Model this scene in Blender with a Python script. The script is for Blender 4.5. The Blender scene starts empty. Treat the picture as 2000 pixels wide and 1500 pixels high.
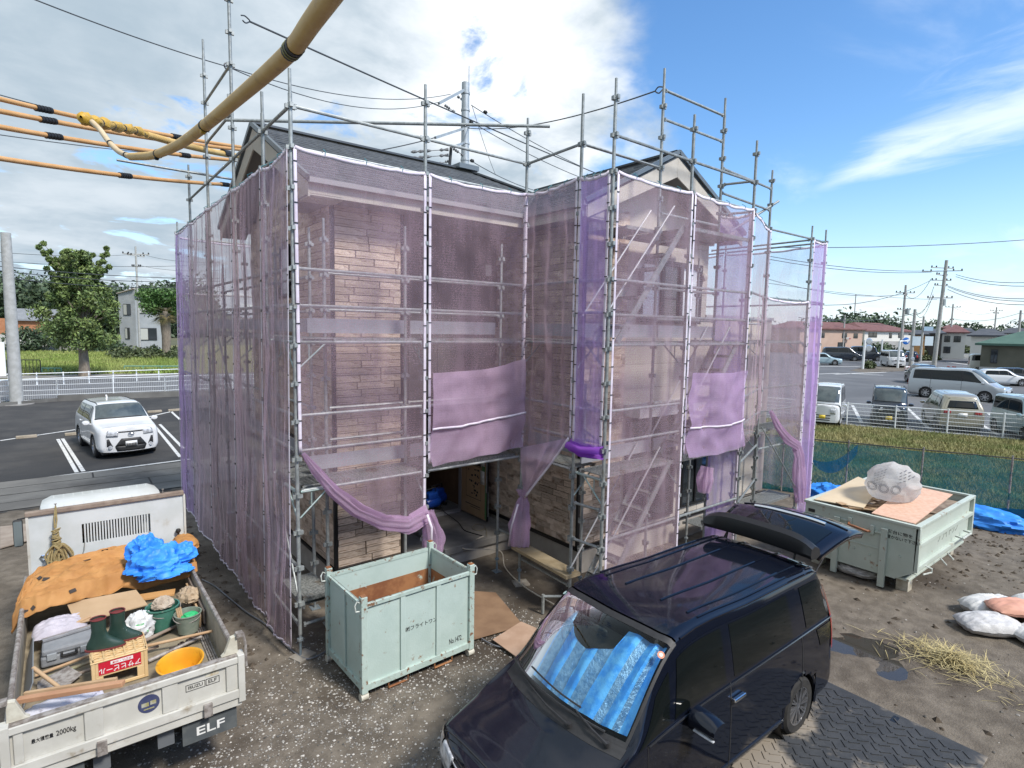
import bpy, math, random
from mathutils import Vector, Matrix, noise
import numpy as np
random.seed(7); np.random.seed(7)
rnd = random.Random(11)
SC = bpy.context.scene
COL = SC.collection
sin, cos, pi, rad = math.sin, math.cos, math.pi, math.radians

# ------------------------------------------------------------------ camera
CAM = Vector((-2.274, -7.245, 4.30))
R2 = Vector((0.78575, -0.61828, 0.01713)).normalized()
FW = Vector((0.61592, 0.78199, -0.09571)).normalized()
U2 = R2.cross(FW).normalized(); R2 = FW.cross(U2).normalized()
FPX = 1119.33
cd = bpy.data.cameras.new('camera'); cam = bpy.data.objects.new('camera', cd); COL.objects.link(cam)
cd.sensor_width = 36.0; cd.lens = FPX / 2000 * 36; cd.clip_end = 6000; cd.clip_start = 0.05
mw = Matrix((R2, U2, -FW)).transposed().to_4x4(); mw.translation = CAM
cam.matrix_world = mw
SC.camera = cam

# ------------------------------------------------------------------ world: blue sky with a broad cloud bank
W = bpy.data.worlds.new('World'); SC.world = W; W.use_nodes = True
nt = W.node_tree; N = nt.nodes; LK = nt.links
for n in list(N): N.remove(n)
def wn(t, **k):
    n = N.new(t)
    for a, b in k.items(): setattr(n, a, b)
    return n
SUN_EL, SUN_AZ = rad(48), rad(-75)       # azimuth in the xy plane of the direction TO the sun
out = wn('ShaderNodeOutputWorld'); bg = wn('ShaderNodeBackground'); bg.inputs[1].default_value = 0.094
LK.new(bg.outputs[0], out.inputs[0])
sky = wn('ShaderNodeTexSky', sky_type='NISHITA'); sky.sun_disc = False
sky.sun_elevation = SUN_EL; sky.sun_rotation = rad(90) - SUN_AZ
sky.air_density = 1.0; sky.dust_density = 0.4; sky.ozone_density = 3.0
tc = wn('ShaderNodeTexCoord'); sep = wn('ShaderNodeSeparateXYZ'); LK.new(tc.outputs['Generated'], sep.inputs[0])
def wm(op, a, b=None, clamp=False):
    n = wn('ShaderNodeMath', operation=op); n.use_clamp = clamp
    for i, x in enumerate((a, b)):
        if x is None: continue
        if isinstance(x, (int, float)): n.inputs[i].default_value = x
        else: LK.new(x, n.inputs[i])
    return n.outputs[0]
def wmix(fac, a, b):
    n = wn('ShaderNodeMix', data_type='RGBA')
    if isinstance(fac, float): n.inputs[0].default_value = fac
    else: LK.new(fac, n.inputs[0])
    for i, x in ((6, a), (7, b)):
        if isinstance(x, tuple): n.inputs[i].default_value = (*x, 1)
        else: LK.new(x, n.inputs[i])
    return n.outputs[2]
def wramp(f, lo, hi):
    n = wn('ShaderNodeMapRange', interpolation_type='SMOOTHSTEP'); n.inputs[1].default_value = lo; n.inputs[2].default_value = hi
    LK.new(f, n.inputs[0]); return n.outputs[0]
zc = wm('MAXIMUM', sep.outputs[2], 0.0)
den = wm('ADD', zc, 0.16)
px_ = wm('DIVIDE', sep.outputs[0], den); py_ = wm('DIVIDE', sep.outputs[1], den)
cmb = wn('ShaderNodeCombineXYZ'); LK.new(px_, cmb.inputs[0]); LK.new(py_, cmb.inputs[1])
def wnoise(vec, scale, detail, rough, dist=0.0, off=(0, 0, 0), sc=(1, 1, 1), rot=0.0):
    mp = wn('ShaderNodeMapping'); mp.inputs[1].default_value = off; mp.inputs[3].default_value = sc; mp.inputs[2].default_value = (0, 0, rot)
    LK.new(vec, mp.inputs[0])
    n = wn('ShaderNodeTexNoise'); LK.new(mp.outputs[0], n.inputs['Vector'])
    n.inputs['Scale'].default_value = scale; n.inputs['Detail'].default_value = detail
    n.inputs['Roughness'].default_value = rough; n.inputs['Distortion'].default_value = dist
    return n.outputs[0]
# lateral coordinate: cloud bank lies to the north-west (left), clear sky to the south-east (right)
lat = wm('ADD', wm('MULTIPLY', sep.outputs[0], 0.786), wm('MULTIPLY', sep.outputs[1], -0.618))
n1 = wnoise(cmb.outputs[0], 1.5, 9, 0.55, 0.35, (3.1, 1.7, 0.0))
edge = wm('MULTIPLY', wm('SUBTRACT', lat, 0.17), -1.9)
cov = wramp(wm('ADD', n1, edge), 0.40, 0.62)
n2 = wnoise(cmb.outputs[0], 1.15, 6, 0.55, 0.3, (9.3, 4.2, 0))
n2b = wnoise(cmb.outputs[0], 3.2, 7, 0.6, 0.3, (2.3, 8.2, 0))
shade = wramp(wm('ADD', wm('MULTIPLY', n2, 0.65), wm('MULTIPLY', n2b, 0.35)), 0.38, 0.64)
leftg = wramp(lat, 0.05, -0.50)
shade2 = wm('MULTIPLY', shade, wm('SUBTRACT', 1.0, wm('MULTIPLY', leftg, 0.62)))
cloud = wmix(shade2, (3.3, 4.1, 4.8), (8.3, 8.6, 8.9))
# blue holes in the bank
n3 = wnoise(cmb.outputs[0], 2.6, 7, 0.6, 0.4, (21.0, 5.0, 0))
hole = wm('SUBTRACT', 1.0, wm('MULTIPLY', wramp(n3, 0.565, 0.67), 0.85))
cov = wm('MULTIPLY', cov, hole)
# thin streaks in the clear part and low cumulus near the horizon
# one long fan of cirrus over the clear side, plus faint wisps
ta = wm('ADD', wm('MULTIPLY', wm('SUBTRACT', px_, 2.40), -0.35), wm('MULTIPLY', wm('SUBTRACT', py_, 1.13), -0.937))
sa = wm('ADD', wm('MULTIPLY', wm('SUBTRACT', px_, 2.40), 0.937), wm('MULTIPLY', wm('SUBTRACT', py_, 1.13), -0.35))
fan = wnoise(cmb.outputs[0], 2.6, 8, 0.62, 0.5, (3.3, 2.6, 0), (2.6, 1.0, 1), rad(20))
wd = wm('ADD', wm('MULTIPLY', wm('MAXIMUM', ta, 0.0), 0.27), 0.03)
rel = wm('ADD', wm('DIVIDE', wm('ABSOLUTE', sa), wd), wm('MULTIPLY', wm('SUBTRACT', fan, 0.5), 2.6))
streak = wm('MULTIPLY', wm('MULTIPLY', wramp(rel, 1.45, -0.35), wramp(ta, -0.05, 0.30)), wm('MULTIPLY', wramp(ta, 2.4, 1.3), 0.66))
n4 = wnoise(cmb.outputs[0], 0.6, 7, 0.58, 0.5, (5.1, 2.0, 0), (1.0, 2.6, 1), rad(24))
streak = wm('MAXIMUM', streak, wm('MULTIPLY', wm('MULTIPLY', wramp(n4, 0.55, 0.75), 0.40), wramp(sep.outputs[2], 0.62, 0.36)))
n5 = wnoise(tc.outputs['Generated'], 7.0, 7, 0.55, 0.3, (0.4, 0.3, 0), (1, 1, 3.4))
low = wm('MULTIPLY', wramp(n5, 0.47, 0.60), wm('MULTIPLY', wramp(sep.outputs[2], 0.15, 0.02), 0.6))
haze = wm('MULTIPLY', wramp(sep.outputs[2], 0.26, -0.02), 0.55)
# sky base: saturate the clear sky like the photograph
hsv = wn('ShaderNodeHueSaturation'); hsv.inputs['Saturation'].default_value = 1.18; hsv.inputs['Value'].default_value = 1.62
LK.new(sky.outputs[0], hsv.inputs['Color'])
base = wmix(haze, hsv.outputs[0], (5.3, 6.8, 8.8))
c1 = wmix(streak, base, (8.3, 8.9, 9.4))
lowc = wmix(shade, (5.0, 6.0, 7.2), (9.4, 9.3, 9.1))
c2 = wmix(low, c1, lowc)
c3 = wmix(cov, c2, cloud)
LK.new(c3, bg.inputs[0])

sd = bpy.data.lights.new('sun', 'SUN'); sun = bpy.data.objects.new('sun', sd); COL.objects.link(sun)
sd.energy = 3.0; sd.angle = rad(10); sd.color = (1.0, 0.95, 0.88)
tosun = Vector((cos(SUN_EL) * cos(SUN_AZ), cos(SUN_EL) * sin(SUN_AZ), sin(SUN_EL)))
sun.rotation_euler = (-tosun).to_track_quat('-Z', 'Y').to_euler()
SC.view_settings.view_transform = 'Standard'; SC.view_settings.look = 'None'
SC.view_settings.exposure = 0.62; SC.view_settings.gamma = 1.0; SC.view_settings.use_curve_mapping = False
SC.cycles.use_denoising = True; SC.cycles.denoising_prefilter = 'ACCURATE'
SC.cycles.transparent_max_bounces = 24; SC.cycles.max_bounces = 7; SC.cycles.diffuse_bounces = 3; SC.cycles.glossy_bounces = 3
SC.cycles.sample_clamp_indirect = 6.0

# ------------------------------------------------------------------ measuring helpers (survey of the place through the calibrated lens)
def ray(u, v): return (u - 1000) * R2 - (v - 750) * U2 + FPX * FW
def G(u, v, z=0.0):
    d = ray(u, v); return CAM + d * ((z - CAM.z) / d.z)
def AT(u, v, dist):
    d = ray(u, v); return CAM + d * (dist / math.hypot(d.x, d.y))
def HT(u, v, P):
    d = ray(u, v); n = math.hypot(P[0] - CAM.x, P[1] - CAM.y) / math.hypot(d.x, d.y); return CAM.z + d.z * n

# ------------------------------------------------------------------ materials
MATS = {}
def _nodes(name):
    m = bpy.data.materials.new(name); m.use_nodes = True
    t = m.node_tree; b = t.nodes['Principled BSDF']; return m, t, b
def mat(name, c1, c2=None, rough=0.6, metal=0.0, scale=6.0, detail=5.0, lo=0.35, hi=0.65, bump=0.0, bscale=None, c3=None, s3=1.5, lo3=0.55, hi3=0.7,
        spec=0.5, coat=0.0, vary=0.0, trans=0.0, stretch=(1, 1, 1), rvar=0.0, island=0.0, dist=0.0):
    if name in MATS: return MATS[name]
    m, t, b = _nodes(name); n = t.nodes; L = t.links
    tcn = n.new('ShaderNodeTexCoord'); mp = n.new('ShaderNodeMapping'); mp.inputs[3].default_value = stretch
    L.new(tcn.outputs['Object'], mp.inputs[0])
    def nz(s, d=detail, off=0.0):
        x = n.new('ShaderNodeTexNoise'); x.inputs['Scale'].default_value = s; x.inputs['Detail'].default_value = d; x.inputs['Roughness'].default_value = 0.6
        x.inputs['Distortion'].default_value = dist
        mq = n.new('ShaderNodeMapping'); mq.inputs[1].default_value = (off, off * 1.7, off * 0.6); L.new(mp.outputs[0], mq.inputs[0]); L.new(mq.outputs[0], x.inputs['Vector']); return x.outputs[0]
    def rmp(f, a, c):
        x = n.new('ShaderNodeMapRange'); x.interpolation_type = 'SMOOTHSTEP'; x.inputs[1].default_value = a; x.inputs[2].default_value = c; L.new(f, x.inputs[0]); return x.outputs[0]
    def mx(f, a, c, blend='MIX'):
        x = n.new('ShaderNodeMix'); x.data_type = 'RGBA'; x.blend_type = blend
        if isinstance(f, float): x.inputs[0].default_value = f
        else: L.new(f, x.inputs[0])
        for i, q in ((6, a), (7, c)):
            if isinstance(q, tuple): x.inputs[i].default_value = (*q[:3], 1)
            else: L.new(q, x.inputs[i])
        return x.outputs[2]
    col = tuple(c1)
    if c2 is not None: col = mx(rmp(nz(scale), lo, hi), tuple(c1), tuple(c2))
    if c3 is not None: col = mx(rmp(nz(s3, 7.0, 5.3), lo3, hi3), col, tuple(c3))
    if vary or island:
        oi = n.new('ShaderNodeObjectInfo'); rv = oi.outputs['Random']
        if island:
            ge = n.new('ShaderNodeNewGeometry'); ad = n.new('ShaderNodeMath'); ad.operation = 'ADD'; L.new(rv, ad.inputs[0]); L.new(ge.outputs['Random Per Island'], ad.inputs[1])
            fr = n.new('ShaderNodeMath'); fr.operation = 'FRACT'; L.new(ad.outputs[0], fr.inputs[0]); rv = fr.outputs[0]
        amt = max(vary, island)
        mr = n.new('ShaderNodeMapRange'); mr.inputs[3].default_value = 1 - amt; mr.inputs[4].default_value = 1 + amt; L.new(rv, mr.inputs[0])
        hs = n.new('ShaderNodeHueSaturation'); L.new(mr.outputs[0], hs.inputs['Value'])
        if isinstance(col, tuple): hs.inputs['Color'].default_value = (*col, 1)
        else: L.new(col, hs.inputs['Color'])
        col = hs.outputs[0]
    if isinstance(col, tuple): b.inputs['Base Color'].default_value = (*col, 1)
    else: L.new(col, b.inputs['Base Color'])
    b.inputs['Roughness'].default_value = rough; b.inputs['Metallic'].default_value = metal
    b.inputs['Specular IOR Level'].default_value = spec; b.inputs['Coat Weight'].default_value = coat; b.inputs['Coat Roughness'].default_value = 0.03
    b.inputs['Transmission Weight'].default_value = trans
    if rvar:
        mr = n.new('ShaderNodeMapRange'); mr.inputs[3].default_value = max(0.02, rough - rvar); mr.inputs[4].default_value = min(1, rough + rvar); L.new(nz(scale * 0.7, 4, 9.1), mr.inputs[0]); L.new(mr.outputs[0], b.inputs['Roughness'])
    if bump:
        bp = n.new('ShaderNodeBump'); bp.inputs['Strength'].default_value = bump; bp.inputs['Distance'].default_value = 0.02
        L.new(nz(bscale or scale * 3, 6, 2.2), bp.inputs['Height']); L.new(bp.outputs[0], b.inputs['Normal'])
    MATS[name] = m; return m

# ------------------------------------------------------------------ mesh builder
class MB:
    def __init__(s): s.v = []; s.f = []; s.mi = []
    def add(s, vs, fs, m=0):
        o = len(s.v); s.v += [tuple(p) for p in vs]; s.f += [tuple(i + o for i in f) for f in fs]; s.mi += [m] * len(fs); return s
    def box(s, x0, x1, y0, y1, z0, z1, m=0):
        return s.add([(x0, y0, z0), (x1, y0, z0), (x1, y1, z0), (x0, y1, z0), (x0, y0, z1), (x1, y0, z1), (x1, y1, z1), (x0, y1, z1)],
                     [(0, 3, 2, 1), (4, 5, 6, 7), (0, 1, 5, 4), (1, 2, 6, 5), (2, 3, 7, 6), (3, 0, 4, 7)], m)
    def obox(s, c, sz, R=None, m=0):
        c = Vector(c); hx, hy, hz = sz[0] / 2, sz[1] / 2, sz[2] / 2; vs = []
        for x, y, z in ((-1, -1, -1), (1, -1, -1), (1, 1, -1), (-1, 1, -1), (-1, -1, 1), (1, -1, 1), (1, 1, 1), (-1, 1, 1)):
            p = Vector((x * hx, y * hy, z * hz)); vs.append(c + (R @ p if R else p))
        return s.add(vs, [(0, 3, 2, 1), (4, 5, 6, 7), (0, 1, 5, 4), (1, 2, 6, 5), (2, 3, 7, 6), (3, 0, 4, 7)], m)
    def bar(s, p0, p1, w, h, m=0, up=(0, 0, 1)):
        p0, p1 = Vector(p0), Vector(p1); d = p1 - p0; L = d.length; x = d.normalized(); u = Vector(up)
        y = u.cross(x)
        if y.length < 1e-4: y = Vector((0, 1, 0)).cross(x)
        y.normalize(); z = x.cross(y)
        return s.obox((p0 + p1) / 2, (L, w, h), Matrix((x, y, z)).transposed(), m)
    def tube(s, p0, p1, r, n=8, m=0, r1=None, cap=True): return s.path([p0, p1], [r, r if r1 is None else r1], n, m, cap)
    def path(s, pts, r, n=8, m=0, cap=True, closed=False):
        pts = [Vector(p) for p in pts]; k = len(pts); rs = r if isinstance(r, (list, tuple)) else [r] * k
        rings = []; prev = None
        for i, p in enumerate(pts):
            t = (pts[min(i + 1, k - 1)] - pts[max(i - 1, 0)])
            if closed: t = pts[(i + 1) % k] - pts[i - 1]
            if t.length < 1e-9: t = Vector((0, 0, 1))
            t.normalize()
            if prev is None:
                a = Vector((0, 0, 1)) if abs(t.z) < 0.9 else Vector((1, 0, 0)); x = a.cross(t).normalized()
            else:
                x = prev - t * prev.dot(t)
                x = x.normalized() if x.length > 1e-6 else t.orthogonal().normalized()
            prev = x; y = t.cross(x)
            rings.append([p + (x * cos(2 * pi * j / n) + y * sin(2 * pi * j / n)) * rs[i] for j in range(n)])
        vs = [q for rr in rings for q in rr]; fs = []
        for i in range(k if closed else k - 1):
            a, b = i * n, ((i + 1) % k) * n
            for j in range(n): fs.append((a + j, a + (j + 1) % n, b + (j + 1) % n, b + j))
        if cap and not closed: fs += [tuple(range(n - 1, -1, -1)), tuple((k - 1) * n + j for j in range(n))]
        return s.add(vs, fs, m)
    def lathe(s, prof, n=20, c=(0, 0, 0), axis='z', m=0, capb=True, capt=False, sx=1.0, sy=1.0):
        c = Vector(c); vs = []
        for r, h in prof:
            for j in range(n):
                a = 2 * pi * j / n; x, y = r * cos(a) * sx, r * sin(a) * sy
                vs.append(c + Vector({'z': (x, y, h), 'y': (x, h, y), 'x': (h, x, y)}[axis]))
        k = len(prof); fs = [(i * n + j, i * n + (j + 1) % n, (i + 1) * n + (j + 1) % n, (i + 1) * n + j) for i in range(k - 1) for j in range(n)]
        if capb: fs.append(tuple(range(n - 1, -1, -1)))
        if capt: fs.append(tuple((k - 1) * n + j for j in range(n)))
        return s.add(vs, fs, m)
    def grid(s, P, m=0, cu=False, cv=False, mf=None):
        a, b = len(P), len(P[0]); vs = [q for row in P for q in row]; o = len(s.v); s.v += [tuple(q) for q in vs]
        for i in range(a if cu else a - 1):
            for j in range(b if cv else b - 1):
                i2, j2 = (i + 1) % a, (j + 1) % b
                s.f.append((o + i * b + j, o + i2 * b + j, o + i2 * b + j2, o + i * b + j2)); s.mi.append(mf(i, j) if mf else m)
        return s
    def prism(s, poly, d, m=0):
        """poly: list of 3D points (planar), d: extrusion vector"""
        d = Vector(d); k = len(poly); vs = [Vector(p) for p in poly] + [Vector(p) + d for p in poly]
        fs = [tuple(range(k - 1, -1, -1)), tuple(range(k, 2 * k))] + [(i, (i + 1) % k, (i + 1) % k + k, i + k) for i in range(k)]
        return s.add(vs, fs, m)
    def mesh(s, name, mats, smooth=None):
        me = bpy.data.meshes.new(name); me.from_pydata(s.v, [], s.f)
        if not isinstance(mats, (list, tuple)): mats = [mats]
        for mm in mats: me.materials.append(mm)
        if len(mats) > 1: me.polygons.foreach_set('material_index', s.mi)
        if smooth:
            me.polygons.foreach_set('use_smooth', [True] * len(me.polygons)); me.set_sharp_from_angle(angle=rad(smooth))
        me.update(); return me
    def obj(s, name, mats, parent=None, smooth=None, bevel=0.0, bseg=2, world=True):
        return put(name, s.mesh(name, mats, smooth), parent, world, bevel, bseg)
def put(name, me, parent=None, world=True, bevel=0.0, bseg=2):
    o = bpy.data.objects.new(name, me); COL.objects.link(o)
    if parent is not None: par(o, parent, world)
    if bevel:
        b = o.modifiers.new('bevel', 'BEVEL'); b.width = bevel; b.segments = bseg; b.limit_method = 'ANGLE'; b.angle_limit = rad(40); b.harden_normals = False
    return o
def wmat(o):
    m = Matrix.LocRotScale(o.location, o.rotation_euler, o.scale)
    if o.parent: m = wmat(o.parent) @ o.matrix_parent_inverse @ m
    return m
def par(o, p, world=True):
    o.parent = p
    if world: o.matrix_parent_inverse = wmat(p).inverted()
def tag(o, label=None, cat=None, group=None, kind=None):
    if label: o['label'] = label
    if cat: o['category'] = cat
    if group: o['group'] = group
    if kind: o['kind'] = kind
    return o
def thing(name, label, cat, loc=(0, 0, 0), rz=0.0, group=None):
    o = bpy.data.objects.new(name, None); COL.objects.link(o); o.empty_display_size = 0.2
    o.location = loc; o.rotation_euler = (0, 0, rz); return tag(o, label, cat, group)
def kids(o): return list(CH.get(o.name, ())) if False else [c for c in bpy.data.objects if c.parent == o]
def dup_tree(o, loc=None, rz=None, label=None, scale=None, kidmap=None):
    km = kidmap if kidmap is not None else childmap()
    def rec(src, parent):
        c = src.copy(); COL.objects.link(c)
        if parent is not None: c.parent = parent
        for ch in km.get(src.name, ()): rec(ch, c)
        return c
    r = rec(o, o.parent)
    if loc is not None: r.location = loc
    if rz is not None: r.rotation_euler = (0, 0, rz)
    if scale is not None: r.scale = (scale,) * 3
    if label: r['label'] = label
    return r
def childmap():
    d = {}
    for o in bpy.data.objects:
        if o.parent: d.setdefault(o.parent.name, []).append(o)
    return d
def lerp(a, b, t): return a + (b - a) * t
def fbm(p, o=4): return noise.fractal(Vector(p), 1.0, 2.0, o)
def text(name, body, size, M, mt, parent, ext=0.0015, align='CENTER', sx=1.0):
    """flat lettering; M: 4x4 world matrix whose local x runs along the writing, y up, z out of the surface"""
    cu = bpy.data.curves.new(name, 'FONT'); cu.body = body; cu.size = size; cu.extrude = ext; cu.offset = size * .012; cu.align_x = align; cu.align_y = 'CENTER'
    cu.materials.append(mt); cu.resolution_u = 3
    o = bpy.data.objects.new(name, cu); COL.objects.link(o)
    par(o, parent, True); o.matrix_basis = M @ Matrix.Diagonal((sx, 1, 1, 1))
    return o
def frame(org, x, y):
    x = Vector(x).normalized(); y = Vector(y); y = (y - x * y.dot(x)).normalized(); z = x.cross(y)
    m = Matrix((x, y, z)).transposed().to_4x4(); m.translation = Vector(org); return m

# ================================================================== GROUND
M_TERR = mat('terrain', (.075, .085, .04), (.12, .11, .06), .95, scale=.05, c3=(.05, .065, .03), s3=.01)
M_DIRT = mat('dirt', (.113, .094, .072), (.19, .162, .127), .88, scale=4.5, detail=12, lo=.34, hi=.68, bump=.8, bscale=40, c3=(.062, .048, .034), s3=.45, lo3=.48, hi3=.66, rvar=.14)
M_ASPH = mat('asphalt', (.034, .033, .033), (.055, .052, .049), .92, scale=.9, detail=9, bump=.25, bscale=60, c3=(.027, .027, .028), s3=.22, lo3=.5, hi3=.62)
M_ASPH2 = mat('asphalt_grey', (.095, .098, .104), (.135, .137, .142), .9, scale=.25, detail=9, c3=(.07, .072, .078), s3=.06)
M_CONC = mat('concrete_grey', (.19, .18, .165), (.29, .28, .26), .9, scale=1.3, detail=8, bump=.2, bscale=40, c3=(.13, .12, .11), s3=.5)
M_CONCD = mat('concrete_worn', (.12, .115, .105), (.17, .165, .15), .92, scale=.8, detail=9, bump=.25, bscale=30, c3=(.075, .07, .064), s3=.35, lo3=.5, hi3=.68)
M_LINE = mat('line_paint', (.62, .62, .60), (.30, .30, .29), .8, scale=9, detail=6, lo=.50, hi=.68)
M_GRASS = mat('grass_soil', (.14, .15, .045), (.22, .20, .075), .95, scale=.6, detail=8)

tag(MB().grid([[(x, y, -.07) for y in (-1800, -60, 60, 2600)] for x in (-1500, -60, 60, 2400)]).obj('ground', M_TERR), kind='structure')

def sheet(name, poly, z, m, kind='structure'):
    return tag(MB().add([(p[0], p[1], z) for p in poly], [tuple(range(len(poly)))]).obj(name, m), kind=kind)

PUD = [(6.25, -4.28, .50, .26, -.55), (6.0, -4.82, .24, .15, .2), (5.35, -4.0, .35, .2, .3)]
def dirt_h(x, y):
    h = .016 * fbm((x * .5, y * .5, 2), 3) + .010 * fbm((x * 2.1, y * 2.1, 7), 3) + .013 * fbm((x * 5, y * 5, 1), 3)
    for cx, cy, rx, ry, a in PUD:
        dx, dy = x - cx, y - cy; u = (dx * cos(a) + dy * sin(a)) / rx; w = (-dx * sin(a) + dy * cos(a)) / ry
        h -= .05 * math.exp(-(u * u + w * w) * 1.1)
    for yr in (-4.75, -3.0):                                    # wheel ruts towards the skip
        d = (y - yr + .25 * sin(x * .5)) / .16
        if 4.8 < x < 13: h -= .014 * math.exp(-d * d)
    return h
xs = list(np.arange(-16, -4, .8)) + list(np.arange(-4, 12.0, .085)) + list(np.arange(12.0, 21, .45))
ys = list(np.arange(-15, -7.2, .7)) + list(np.arange(-7.2, 3, .085)) + list(np.arange(3, 9.65, .35)) + [9.65]
tag(MB().grid([[(x, y, dirt_h(x, y)) for y in ys] for x in xs]).obj('dirt_yard', M_DIRT, smooth=80), kind='structure')
M_WATER = mat('puddle_water', (.045, .04, .034), rough=.03, spec=.6)
for i, (cx, cy, rx, ry, a) in enumerate(PUD[:2]):
    w = tag(MB().lathe([(.001, 0), (1, 0)], 24, capb=False, sx=rx * 1.35, sy=ry * 1.35).obj('puddle', M_WATER), kind='structure')
    w.location = (cx, cy, -.021); w.rotation_euler = (0, 0, a)

# gravel: loose stones
def scatter_stones(name, pts, smin, smax, m):
    n = len(pts); base = np.array([(1, 0, 0), (-1, 0, 0), (0, 1, 0), (0, -1, 0), (0, 0, 1), (0, 0, -1)], float)
    F = np.array([(0, 2, 4), (2, 1, 4), (1, 3, 4), (3, 0, 4), (2, 0, 5), (1, 2, 5), (3, 1, 5), (0, 3, 5)])
    r = np.random.RandomState(5); sz = smin + (smax - smin) * r.rand(n) ** 2.2
    V = base[None] * sz[:, None, None] * (0.55 + .75 * r.rand(n, 6, 1)); V[:, :, 2] *= .65
    a = r.rand(n) * 6.28; c, s_ = np.cos(a)[:, None], np.sin(a)[:, None]
    X = V[:, :, 0] * c - V[:, :, 1] * s_; Y = V[:, :, 0] * s_ + V[:, :, 1] * c
    V = np.stack([X + pts[:, 0:1], Y + pts[:, 1:2], V[:, :, 2] + pts[:, 2:3]], 2).reshape(-1, 3)
    FF = (F[None] + (np.arange(n) * 6)[:, None, None]).reshape(-1, 3)
    me = bpy.data.meshes.new(name); me.from_pydata(V.tolist(), [], FF.tolist()); me.materials.append(m)
    return tag(put(name, me), kind='stuff')
M_STONE = mat('gravel_stone', (.30, .285, .26), rough=.85, island=.8)
pts = []
rr = random.Random(3)
while len(pts) < 42000:
    x, y = rr.uniform(-4.5, 3.2), rr.uniform(-7, 1.6)
    d = .95 - .30 * max(0, x - 1.2) - max(0, y + .35) * 1.4 + .9 * fbm((x * 1.2, y * 1.2, 3), 4)
    if -2.9 < x < -.9 and y > -1.2: d -= .6
    if rr.random() < d: pts.append((x, y, dirt_h(x, y) + .003))
scatter_stones('gravel', np.array(pts), .004, .019, M_STONE)
pts = [(x, y, dirt_h(x, y) + .004) for x, y in ((rr.uniform(-1, 13), rr.uniform(-7.5, 2.5)) for _ in range(1500))]
scatter_stones('scattered_pebbles', np.array(pts), .006, .024, M_STONE)
M_CLOD = mat('mud_clod', (.06, .047, .034), (.09, .07, .05), .95)
pts = [(x, y, dirt_h(x, y)) for x, y in [(rr.gauss(13.2, 2.2), rr.gauss(-4.6, 1.3)) for _ in range(700)] + [(rr.uniform(4.5, 14), rr.uniform(-8, -2)) for _ in range(350)] + [(rr.uniform(-1, -.3), rr.uniform(0, 8)) for _ in range(300)]]
scatter_stones('mud_clods', np.array(pts), .012, .07, M_CLOD)

# concrete driveway behind the house, in slabs with open joints
drv = thing('driveway', None, None); tag(drv, kind='structure')
yb = [9.7, 10.45, 11.25, 12.05, 12.85]
for j in range(4):
    x = -22 + j * 1.3
    while x < 8:
        w = rr.uniform(3.4, 5.2); z = .012 + rr.uniform(0, .006); sk = .12
        MB().add([(x + .02, yb[j] - .0 * x + .02, z), (x + w - .02, yb[j] + .02, z), (x + w - .02, yb[j + 1] - .02, z), (x + .02, yb[j + 1] - .02, z)], [(0, 1, 2, 3)]).obj('slab', M_CONCD, drv)
        x += w
sheet('driveway_bed', [(-30, 9.6), (8.2, 9.6), (8.2, 12.9), (-30, 12.9)], .002, M_ASPH)
sheet('parking_lot', [(-40, 12.9), (26, 12.9), (26, 32), (-40, 33.5)], .004, M_ASPH)
sheet('road', [(-90, 36.5), (60, 31.5), (60, 46), (-90, 52)], .004, M_ASPH2)
sheet('grass_lot', [(-60, 50), (40, 46.8), (60, 120), (-60, 120)], .006, M_GRASS)
# painted bay lines (two thin stripes with a gap, worn)
def stripe(a, b, w, m=M_LINE, z=.009, name='parking_line'):
    a, b = Vector(a).to_2d(), Vector(b).to_2d(); n = Vector((-(b - a).y, (b - a).x)).normalized() * w / 2
    return tag(MB().add([(*(a + n), z), (*(b + n), z), (*(b - n), z), (*(a - n), z)], [(0, 3, 2, 1)]).obj(name, m), kind='structure')
for p, q in (((0, 945), (372, 897)), ((0, 861), (240, 826)), ((240, 826), (352, 800))): stripe(G(*p), G(*q), .13)
for p, q in (((113, 858), (150, 923)), ((122, 857), (163, 921)), ((302, 832), (352, 893)), ((312, 829), (358, 876)), ((330, 800), (352, 820))): stripe(G(*p), G(*q), .10)
M_STOP = mat('wheel_stop_concrete', (.27, .23, .17), (.36, .31, .24), .9)
for i, (u, v) in enumerate(((52, 856), (146, 850), (302, 806), (342, 803))):
    p = G(u, v); o = MB().box(-.3, .3, -.07, .07, 0, .11).obj('wheel_stop', M_STOP, bevel=.02); o.location = (p.x, p.y, .004); o.rotation_euler = (0, 0, .1)
    tag(o, ('tan concrete wheel stop left of the white SUV, farther from it', 'tan concrete wheel stop beside the rear wheel of the white SUV', 'tan concrete wheel stop behind the white SUV, left of two', 'tan concrete wheel stop nearest the purple netting')[i], 'wheel stop', 'wheel stops in the car park')

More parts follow.
